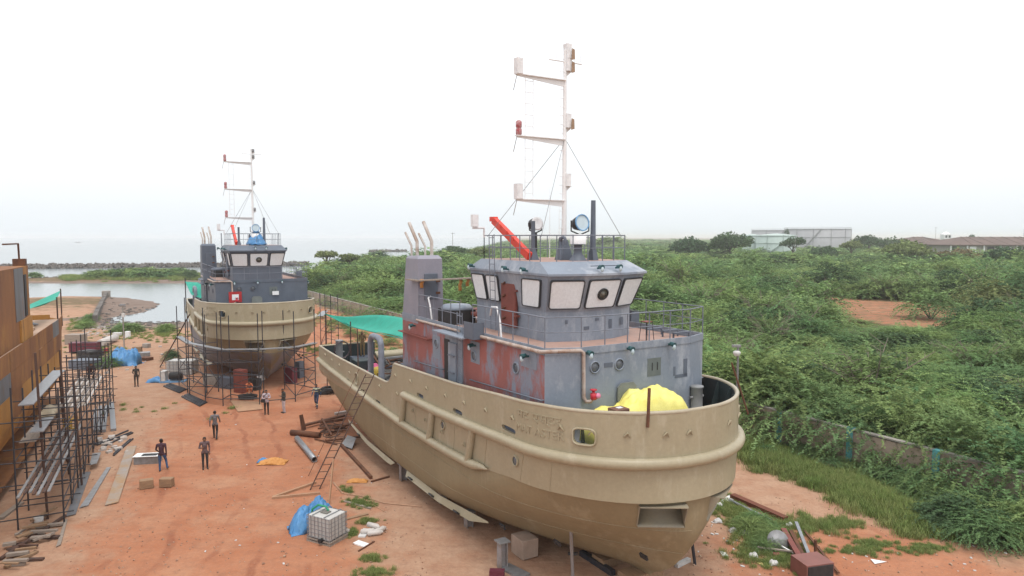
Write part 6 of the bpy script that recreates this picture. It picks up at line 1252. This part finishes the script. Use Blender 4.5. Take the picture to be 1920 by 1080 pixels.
for k, (px, py, rz, lb_) in enumerate(((275, 915, .5, 'brown timber block on its side, left of the pair'), (313, 912, 0, 'squarer timber block standing right of the pair'))): m_ = MB(); m_.box((0, 0, .22), (.6, .36, .42)); o = solo(m_, 'timber_block', WOOD, lb_, 'block', 'timber blocks on the track', bevel=.03); o.location = G(px, py); o.rotation_euler.z = rz
# scrap timber in the near left corner
tl = random.Random(91); lab = 'weathered timber in the scrap pile at the bottom left corner'
for k in range(26):
    x0 = tl.uniform(0, 70); y0 = 1045-x0*.75+tl.uniform(-20, 30); ang = tl.uniform(-.9, .1); l = tl.uniform(18, 60); lying('scrap_timber', (x0, y0), (x0+l, y0+l*ang*.75), tl.uniform(.07, .2), tl.uniform(.04, .12), tl.choice([WOODGREY, WOOD, SCAF_RUST, WOODGREY]), lab, 'timber', 'timber scrap pile at the left corner', z=tl.uniform(0, .3))
lying('long_pipe', (0, 1050), (122, 970), 0, 0, SCAF_RUST, 'long bent rusty pipe along the bottom left corner', 'pipe', None, tube=.07); lying('long_timber', (0, 975), (40, 945), .25, .1, WOODGREY, 'pale long timber at the left edge under the scaffold', 'timber')
m_ = MB(); m_.lathe([(.15, 0), (.17, .02), (.18, .36), (.16, .38)], (0, 0, 0), 16); o = solo(m_, 'paint_pail', LITTERW, 'white paint pail at the foot of the left scaffold', 'pail'); o.location = G(73, 985)
# ---------------------------------------------------------------- storage area by the lagoon
p = G(160, 662); bx = thing('maroon_container', 'maroon steel container box behind the left scaffold', 'container', p, R(4)); m_ = MB(); m_.b2((-1.35, -.5, .15), (1.35, .5, 1.05)); m_.build('body', MAROON, bx, bevel=.02); m_ = MB(); m_.b2((-1.4, -.55, 1.05), (1.4, .55, 1.1)); m_.build('lid', MAROON, bx); m_ = MB(); m_.b2((-1.2, -.4, 0), (-.9, .4, .15)); m_.b2((.9, -.4, 0), (1.2, .4, .15)); m_.build('skids', BLACK, bx)
lying('big_pipe', (188, 652), (216, 640), 0, 0, PVC, 'large pale pipe beside the maroon container', 'pipe', None, tube=.42)
crumple(G(235, 683), 1.35, .9, 1.35, 23, BLUETARP, 'blue_tarpaulin', 'big blue tarpaulin heap by the lamp post near the lagoon', 'tarpaulin', .35)
lp = thing('lamp_post', 'grey lamp post standing beyond the blue tarpaulin heap', 'lamp post', G(233, 652)); zt = CAM_H-(572-443.7)/1297*lp.location.y; rod(lp, 'shaft', (0, 0, 0), (0, 0, zt), .07, CONC); m_ = MB(); m_.box((0, 0, zt), (.5, .3, .18)); m_.build('lamp_head', STEEL, lp); m_ = MB(); m_.box((.1, -.1, zt-1.1), (.3, .2, .4)); m_.build('switch_box', LITTERW, lp)
cr_ = random.Random(8)
for k, (px, py, w_, h_, mt_, lb_) in enumerate(((275, 652, .7, .45, CONC, 'grey concrete block on the sand right of the blue heap'), (268, 668, 1.3, .4, STEEL, 'low grey crate right of the blue heap'), (274, 675, 1.1, .3, RUST, 'rusty flat box right of the blue heap'), (258, 665, .8, .8, WOOD, 'brown wooden crate touching the blue heap'), (168, 676, 1.7, 1.0, BLACK, 'black tank below the maroon container'), (160, 690, 2.2, .8, GREY_FAR, 'dark grey bin behind the left scaffold'), (200, 662, .45, .5, REDBOX, 'red can near the pale pipe'), (184, 668, .9, .5, BLACK, 'small black box near the pale pipe'), (220, 630, .9, .4, LITTERW, 'white crate among the weeds by the lamp post'), (240, 634, .5, .8, WHITE, 'white jerrycan at the foot of the lamp post'), (143, 645, 1.8, 1.1, WOODGREY, 'pale board stack at the end of the rusty hull'))): m_ = MB(); m_.box((0, 0, h_/2), (w_, w_*.7, h_)); o = solo(m_, 'crate', mt_, lb_, lb_.split()[-1] if False else 'crate', 'crates and boxes by the lagoon', bevel=.02); o.location = G(px, py); o.rotation_euler.z = cr_.uniform(-.5, .5)
gs = thing('generator_set', 'blue and black machine with tarpaulin left of the far tug scaffold', 'machine', G(326, 716), R(5)); m_ = MB(); m_.b2((-1.0, -.4, 0), (1.0, .4, .12)); m_.build('skid', BLUEPAINT, gs); m_ = MB(); m_.b2((-.95, -.35, .12), (-.55, .35, .95)); m_.build('panel', LITTERW, gs, bevel=.03); m_ = MB(); m_.lathe([(.3, -.5), (.34, -.4), (.34, .4), (.25, .5)], (.2, 0, .5), 14, Matrix.Rotation(math.pi/2, 3, 'Y')); m_.build('engine', BLACK, gs)
for x in (-.9, .9): rod(gs, 'frame_post', (x, -.38, .1), (x, -.38, 1.1), .03, STEEL)
rod(gs, 'frame_bar', (-.9, -.38, 1.1), (.9, -.38, 1.1), .03, STEEL); crumple(G(294, 716), .8, .35, .35, 33, BLUETARP, 'blue_tarpaulin', 'flat blue tarpaulin on the ground left of the machine', 'tarpaulin', .5)
cg = thing('wire_cage', 'pale wire cage tank behind the far tug scaffold', 'cage', G(343, 700)); m_ = MB(); m_.b2((-1.1, -.7, .1), (1.1, .7, 1.25)); m_.build('bottle', IBCPLASTIC, cg, bevel=.05)
for k in range(8): rod(cg, 'cage_bar', (-1.12+k*.32, -.73, 0), (-1.12+k*.32, -.73, 1.3), .02, GALV)
for k in range(5): rod(cg, 'cage_hoop', (-1.14, -.74, .1+k*.29), (1.14, -.74, .1+k*.29), .02, GALV)
lt = random.Random(14); m_ = MB()
for k in range(150):
    px, py = lt.choice([(lt.uniform(155, 205), lt.uniform(612, 632)), (lt.uniform(180, 340), lt.uniform(640, 700)), (lt.uniform(185, 240), lt.uniform(820, 850)), (lt.uniform(590, 745), lt.uniform(560, 590))]); s_ = lt.uniform(.06, .28); q = G(px, py, s_*.3); m_.box(q, (s_*1.5, s_, s_*.6), lt.random()*3)
tag(m_.build('rubble', mat('pale_rubble', (.42, .36, .31), (.55, .52, .5), 1, .9)), 'scattered pale rubble on the sand by the lagoon and wall', 'rubble', kind='stuff')
m_ = MB()
for k in range(120):
    z_ = lt.random(); px, py = (lt.gauss(1400, 45), lt.gauss(1010, 26)) if z_ < .5 else (lt.uniform(380, 800), lt.uniform(790, 1075)) if z_ < .8 else (lt.uniform(1450, 1900), lt.uniform(1000, 1075)); s_ = lt.uniform(.015, .07) if z_ > .5 else lt.uniform(.02, .08); q = G(px, py, s_*.3); m_.box(q, (s_*1.7, s_, s_*.5), lt.random()*3)
tag(m_.build('litter', LITTERW), 'scraps of pale litter strewn over the ground', 'litter', kind='stuff')
m_ = MB()
for k in range(1500):
    px, py = (lt.uniform(120, 800), lt.uniform(770, 1080)) if k % 3 else (lt.uniform(1250, 1920), lt.uniform(930, 1080)); s_ = lt.uniform(.012, .05)*(1.6 if lt.random() < .1 else 1); m_.box(G(px, py, s_*.2), (s_*1.4, s_, s_*.8), lt.random()*3, Euler((lt.random(), lt.random(), lt.random()*3)).to_matrix())
tag(m_.build('pebbles', mat('red_pebble', (.26, .13, .08), (.42, .30, .22), 3, .9)), 'small pebbles and clods strewn over the red earth', 'pebbles', kind='stuff')
# ---------------------------------------------------------------- rubbish and beams right of the near tug
lying('rust_beam', (1373, 934), (1473, 978), .3, .2, mat('red_rust', (.17, .055, .03), None, 3, .8), 'long red-rusted beam on the grass right of the near tug', 'beam'); lying('silver_pipe', (1368, 941), (1447, 980), 0, 0, GALV, 'long silver pipe beside the red-rusted beam', 'pipe', None, tube=.07)
for k, (pa, pb, mt_, lb_) in enumerate((((1355, 942), (1372, 930), WHITE, 'white board at the head of the red-rusted beam'), ((1356, 946), (1374, 936), LITTERW, 'second white board at the head of the red-rusted beam'), ((1353, 1036), (1361, 1045), WHITE, 'small white slab on the sand by the near tug stem'), ((1366, 1008), (1395, 1018), PLY, 'tan board among the litter right of the tug'), ((1420, 1036), (1440, 1050), PLY, 'tan sheet at the edge of the rubbish heap'), ((1423, 1057), (1441, 1066), mat('yellow_lath', (.6, .5, .2), None, 4, .7), 'yellow lath before the rubbish heap'))): lying('board', pa, pb, .2, .04, mt_, lb_, 'board', 'boards right of the near tug')
bx = thing('rust_box', 'red-brown steel box at the bottom edge of the rubbish heap', 'box', G(1520, 1078), R(14)); m_ = MB(); m_.b2((-.55, -.5, 0), (.55, .4, .6)); m_.build('shell', mat('oxide_box', (.24, .10, .085), (.2, .085, .07), 2, .6), bx, bevel=.01); m_ = MB(); m_.b2((-.5, -.53, .05), (.5, -.49, .55)); m_.build('mouth', BLACK, bx)
def stick(pa, za, pb, zb, w_, mt_, lb_): m_ = MB(); m_.bar(G(*pa, za), G(*pb, zb), w_, w_*.6); solo(m_, 'scrap_bar', mt_, lb_, 'bar', 'bars in the rubbish heap')
for a in (((1492, 1003), .5, (1522, 1060), .1, .12, GALV, 'silver bar sticking out of the rubbish heap'), ((1508, 1000), .1, (1572, 1080), .1, .09, RUST, 'long dark bar at the right of the rubbish heap'), ((1482, 1010), .3, (1512, 1060), .1, .14, RUST, 'rusty channel left of the silver bar'), ((1468, 1012), .4, (1500, 1058), .2, .2, RUSTRED, 'broad rusty strip in the rubbish heap'), ((1528, 1050), .0, (1528, 1052), .8, .1, RUST, 'short rusty post standing in the rubbish heap'), ((1420, 1036), .2, (1490, 1045), .2, .08, WOODGREY, 'pale timber across the rubbish heap'), ((1465, 1034), .2, (1500, 1052), .15, .06, WHITE, 'white strip across the rubbish heap')): stick(*a)
for k, (px, py, mt_, lb_) in enumerate(((1348, 950, LITTERW, 'white plastic scrap near the stem of the near tug'), (1346, 980, LITTERW, 'white bag in the grass near the near tug stem'), (1375, 998, LITTERW, 'large pale plastic heap in the grass'), (1396, 1003, LITTERW, 'pale cardboard lump beside the plastic heap'), (1450, 1060, LITTERW, 'grey plastic bag before the rubbish heap'), (1455, 1045, RUSTRED, 'reddish bundle in the rubbish heap'), (1412, 1045, LITTERW, 'small plastic wad left of the rubbish heap'), (1480, 988, LITTERW, 'white packet at the end of the rusted beam'))): crumple(G(px, py), .17, .13, .13, 50+k, mt_, 'plastic_scrap', lb_, 'litter', .6)
m_ = MB(); m_.lathe([(.01, 0), (.42, .01), (.42, .03), (.01, .04)], (0, 0, 0), 20, Matrix.Rotation(R(62), 3, 'X')); o = solo(m_, 'grey_disc', STEEL, 'grey round steel disc leaning in the rubbish heap', 'disc'); o.location = G(1458, 1030, .3)
m_ = MB(); m_.plate([G(1632, 1051, .03), G(1662, 1056, .03), G(1640, 1060, .03)], .012); solo(m_, 'paper_sheet', WHITE, 'white paper sheet on the red ground at the right', 'paper')
lp = thing('lamp_post', 'thin lamp post beside the near tug port rail', 'lamp post', (12.9, 37.0, 0)); px_ = 12.9; d_ = 37; zt = CAM_H-(650-443.7)/1297*d_; x_ = (1388-960)/1297*d_; lp.location.x = x_; rod(lp, 'shaft', (0, 0, 0), (0, 0, zt), .06, GALV); m_ = MB(); m_.box((-.1, 0, zt), (.45, .2, .12)); m_.build('lamp_head', STEEL, lp); m_ = MB(); m_.lathe([(.12, -.18), (.2, -.05), (.2, .05), (.12, .1)], (-.1, -.1, zt-.35), 12); m_.build('lamp_bowl', LITTERW, lp); rod(lp, 'rust_strut', (.6, -.1, 2.4), (-.35, -.05, zt-.9), .05, RUST)

# ---------------------------------------------------------------- people
SKIN = mat('skin', (.20, .10, .06), (.17, .085, .05), 4, .6); HAIR = mat('hair_black', (.012, .011, .011), None, 9, .6); SHOE = mat('shoe_dark', (.03, .025, .022), None, 8, .6)
def cloth(n, c): return mat('cloth_'+n, c, tuple(x*.75 for x in c), 5, .85, bump=.4, bscale=14)
def person(label, loc, rz, shirt, trouser, pose=None, hair=HAIR, shoe=SHOE, sleeve=True, scale=1.0, hem=.86, band=None, group='people in the yard'):
    J = dict(pel=(0, 0, .93), wai=(0, 0, 1.08), che=(0, .01, 1.28), nec=(0, 0, 1.46), hed=(0, .025, 1.585), top=(0, .015, 1.65), shl=(-.185, 0, 1.405), shr=(.185, 0, 1.405), ell=(-.225, -.035, 1.13), elr=(.225, -.035, 1.13), wrl=(-.215, .05, .88), wrr=(.215, .05, .88), hil=(-.09, 0, .90), hir=(.09, 0, .90), knl=(-.10, .02, .49), knr=(.10, .02, .49), anl=(-.10, -.02, .085), anr=(.10, -.02, .085))
    J.update(pose or {}); J = {k: Vector(v) for k, v in J.items()}; segs = []; mb = MB()
    def seg(a, b, ra, rb, tag_, flat=1.0):
        a, b = Vector(a), Vector(b); t_ = (b-a); L_ = max(t_.length, 1e-4); t_ = t_/L_; pts = [a-t_*ra*.75, a-t_*ra*.4, a, a.lerp(b, .5), b, b+t_*rb*.4, b+t_*rb*.75]; mb.tube(pts, [ra*.55, ra*.86, ra, (ra+rb)/2*1.03, rb, rb*.86, rb*.5], 10); segs.append((a, b, max(ra, rb), tag_))
    for s_, lr in ((-1, 'l'), (1, 'r')):
        seg(J['hi'+lr], J['kn'+lr], .088, .062, 'T'); seg(J['kn'+lr], J['an'+lr], .062, .046, 'T'); a = J['an'+lr]; fw = Vector((.02*s_, .17, -.05)); seg(a+Vector((0, -.03, -.04)), a+fw, .042, .036, 'S')
        seg(J['sh'+lr], J['el'+lr], .056, .044, 'C'); seg(J['el'+lr], J['wr'+lr], .043, .031, 'C' if sleeve else 'K'); d_ = (J['wr'+lr]-J['el'+lr]).normalized(); w_ = J['wr'+lr]; s2, u2 = frame(d_); seg(w_+d_*.02, w_+d_*.085, .03, .036, 'K')
        for f_ in range(4): o_ = s2*(-.027+.018*f_); ln = (.062, .075, .07, .052)[f_]; seg(w_+d_*.095+o_, w_+d_*(.095+ln*.6)+o_+u2*.012, .0105, .0095, 'K'); seg(w_+d_*(.095+ln*.6)+o_+u2*.012, w_+d_*(.095+ln)+o_+u2*.03, .0095, .008, 'K')
        seg(w_+d_*.04-s2*.035, w_+d_*.085-s2*.06+u2*.01, .012, .0095, 'K')
    seg(J['pel']+Vector((-.055, 0, -.01)), J['pel']+Vector((.055, 0, -.01)), .105, .105, 'T'); seg(J['pel'], J['wai'], .118, .115, 'C'); seg(J['wai'], J['che'], .118, .135, 'C'); seg(J['shl'].lerp(J['che'], .2), J['shr'].lerp(J['che'], .2), .085, .085, 'C'); seg(J['che'], J['nec'].lerp(J['che'], .2), .125, .075, 'C')
    seg(J['nec']-Vector((0, 0, .05)), J['hed']-Vector((0, 0, .03)), .052, .052, 'K'); seg(J['hed']-Vector((0, -.015, .055)), J['top']-Vector((0, 0, .02)), .072, .088, 'H'); fx = J['hed']; seg(fx+Vector((0, .09, 0)), fx+Vector((0, .105, -.02)), .014, .018, 'H')
    for s_ in (-1, 1): seg(fx+Vector((s_*.085, 0, .01)), fx+Vector((s_*.088, -.01, -.02)), .016, .014, 'H')
    me0 = mb.mesh('body', SKIN); tmp = bpy.data.objects.new('tmp', me0); COL.objects.link(tmp); md = tmp.modifiers.new('r', 'REMESH'); md.mode = 'VOXEL'; md.voxel_size = .0125; md.use_smooth_shade = True
    md2 = tmp.modifiers.new('s', 'SMOOTH'); md2.iterations = 2; md2.factor = .4
    me = bpy.data.meshes.new_from_object(tmp.evaluated_get(bpy.context.evaluated_depsgraph_get())); bpy.data.objects.remove(tmp)
    me.materials.clear()
    for m__ in (SKIN, shirt, trouser, shoe, hair, band or shirt): me.materials.append(m__)
    n = len(me.polygons); C_ = np.zeros(n*3, np.float32); me.polygons.foreach_get('center', C_); C_ = C_.reshape(-1, 3); best = np.full(n, 9.0); idx = np.zeros(n, np.int32); mp = {'K': 0, 'C': 1, 'T': 2, 'S': 3, 'H': 0}
    for a, b, r_, tg in segs:
        a_, b_ = np.array(a), np.array(b); e_ = b_-a_; t_ = np.clip(((C_-a_) @ e_)/(e_ @ e_+1e-9), 0, 1); d_ = np.linalg.norm(C_-a_-t_[:, None]*e_, axis=1)-r_; w_ = d_ < best; best[w_] = d_[w_]; idx[w_] = mp[tg]
        if tg == 'H': idx[w_ & ((C_[:, 2] > fx.z+.045) | ((C_[:, 1] < fx.y-.02) & (C_[:, 2] > fx.z-.07)))] = 4
    idx[(idx == 2) & (C_[:, 2] > hem) & (C_[:, 2] < 1.1)] = 1
    if band: idx[(idx == 1) & (np.abs(C_[:, 2]-1.2) < .035)] = 5; idx[(idx == 2) & (np.abs(C_[:, 2]-.3) < .04)] = 5; idx[(idx == 1) & (C_[:, 2] > 1.33) & (C_[:, 2] < 1.43)] = 5
    me.polygons.foreach_set('material_index', idx); me.polygons.foreach_set('use_smooth', np.ones(n, bool)); o = link('person', me); o.location = loc; o.rotation_euler.z = rz; o.scale = (scale,)*3; tag(o, label, 'person', group); return o
WALK = dict(knl=(-.1, .17, .50), anl=(-.1, .22, .10), knr=(.1, .02, .48), anr=(.1, -.30, .13), ell=(-.25, -.16, 1.15), wrl=(-.26, -.12, .9), elr=(.25, .06, 1.14), wrr=(.24, .26, .98))
HOLD = dict(ell=(-.26, .02, 1.14), wrl=(-.09, .22, 1.16), elr=(.26, .02, 1.14), wrr=(.09, .22, 1.14))
PHONE = dict(ell=(-.25, .0, 1.13), wrl=(-.12, .26, 1.22), hed=(0, .05, 1.575), top=(0, .06, 1.64))
def face(px, py, tx, ty): a, b = gpt(px, py), gpt(tx, ty); return math.atan2((b-a).y, (b-a).x)-math.pi/2
DK = cloth('charcoal', (.035, .035, .04)); 
person('man in grey shirt and dark trousers walking away along the red track', G(404, 824), face(404, 824, 440, 760), cloth('grey', (.17, .16, .17)), DK, WALK)
person('man in dark plaid shirt facing the camera on the red track', G(385, 878), face(385, 878, 420, 1000), cloth('plum_grey', (.15, .10, .105)), DK, dict(wrr=(.14, .2, 1.18), elr=(.26, .0, 1.14)))
person('man in maroon shirt and blue jeans stepping beside the grey trough', G(304, 882), face(304, 882, 350, 820), cloth('maroon', (.075, .035, .05)), cloth('jeans', (.05, .11, .24)), dict(knr=(.16, .16, .56), anr=(.22, .12, .16), ell=(-.26, .02, 1.14), wrl=(-.2, .2, 1.0), hed=(0, .05, 1.57)))
person('man in dark jacket standing alone on the track near the blue heap', G(256, 725), face(256, 725, 300, 900), cloth('dark_olive', (.05, .048, .045)), cloth('dark_brown', (.06, .05, .045)), dict(wrr=(.16, .18, 1.08)))
person('man in white shirt with a dark shoulder bag in front of the far tug', G(500, 777), face(500, 777, 520, 900), cloth('pale', (.52, .45, .50)), cloth('black', (.025, .025, .03)), HOLD)
person('man in dark patterned shirt and white trousers looking at a phone', G(532.5, 774), face(532.5, 774, 500, 780), cloth('pattern', (.06, .06, .055)), cloth('offwhite', (.58, .52, .55)), PHONE)
person('worker in blue coverall with reflective bands walking left of the near tug', G(594, 765), face(594, 765, 560, 790), cloth('navy', (.03, .06, .13)), cloth('navy', (.03, .06, .13)), WALK, band=cloth('reflective', (.55, .6, .42)))
bag = thing('shoulder_bag', 'black shoulder bag worn by the man in the white shirt', 'bag', G(500, 777), 0); m_ = MB(); m_.box((-.16, -.16, .98), (.26, .12, .24)); m_.build('pouch', BLACK, bag, bevel=.03); m_ = MB(); m_.tube([(-.2, -.14, 1.08), (-.08, -.16, 1.3), (.1, -.05, 1.48), (.12, .08, 1.4), (0, .15, 1.2), (-.16, .1, 1.02)], .014, 5); m_.build('strap', BLACK, bag)
p = TM @ Vector((-26.35, -1.25, 4.0)); person('worker in khaki coverall standing on the near tug aft deck', p, face(676, 663, 640, 680), cloth('khaki', (.26, .17, .08)), cloth('khaki', (.26, .17, .08)), dict(wrl=(-.12, .2, 1.05), wrr=(.14, .22, 1.1), hed=(0, .06, 1.56)), hair=cloth('khaki_cap', (.4, .28, .16)))
CR = dict(pel=(0, -.05, .38), wai=(0, .02, .52), che=(0, .12, .70), nec=(0, .2, .85), hed=(0, .27, .95), top=(0, .27, 1.01), shl=(-.18, .16, .80), shr=(.18, .16, .80), ell=(-.24, .3, .6), elr=(.24, .3, .6), wrl=(-.12, .48, .5), wrr=(.12, .48, .5), hil=(-.09, -.05, .36), hir=(.09, -.05, .36), knl=(-.16, .33, .45), knr=(.16, .33, .45), anl=(-.13, .08, .09), anr=(.13, .08, .09))
person('worker crouching in an orange and white top under the far tug bow', G(466, 738), face(466, 738, 500, 760), cloth('orange', (.6, .18, .07)), cloth('cream', (.5, .42, .33)), CR, hem=.2)
p = sc1.matrix_basis @ Vector((11.3, -2.2, 2.96)); person('worker in dark clothes crouching on the left scaffold planks', p, RZ+math.pi/2+.4, cloth('dark_red', (.06, .025, .025)), DK, CR, hem=.2)
# ---------------------------------------------------------------- haze: the humid sea air
hz = MB(); hz.b2((-6950, -160, -2.6), (9100, 9100, 26)); hm = bpy.data.materials.new('haze_air'); hm.use_nodes = True; t = hm.node_tree; t.nodes.clear()
vo = t.nodes.new('ShaderNodeVolumePrincipled'); vo.inputs['Color'].default_value = (.985, .995, 1, 1); vo.inputs['Density'].default_value = .0003; vo.inputs['Anisotropy'].default_value = .2
ou = t.nodes.new('ShaderNodeOutputMaterial'); t.links.new(vo.outputs[0], ou.inputs['Volume'])
tag(hz.build('haze', hm), kind='stuff')
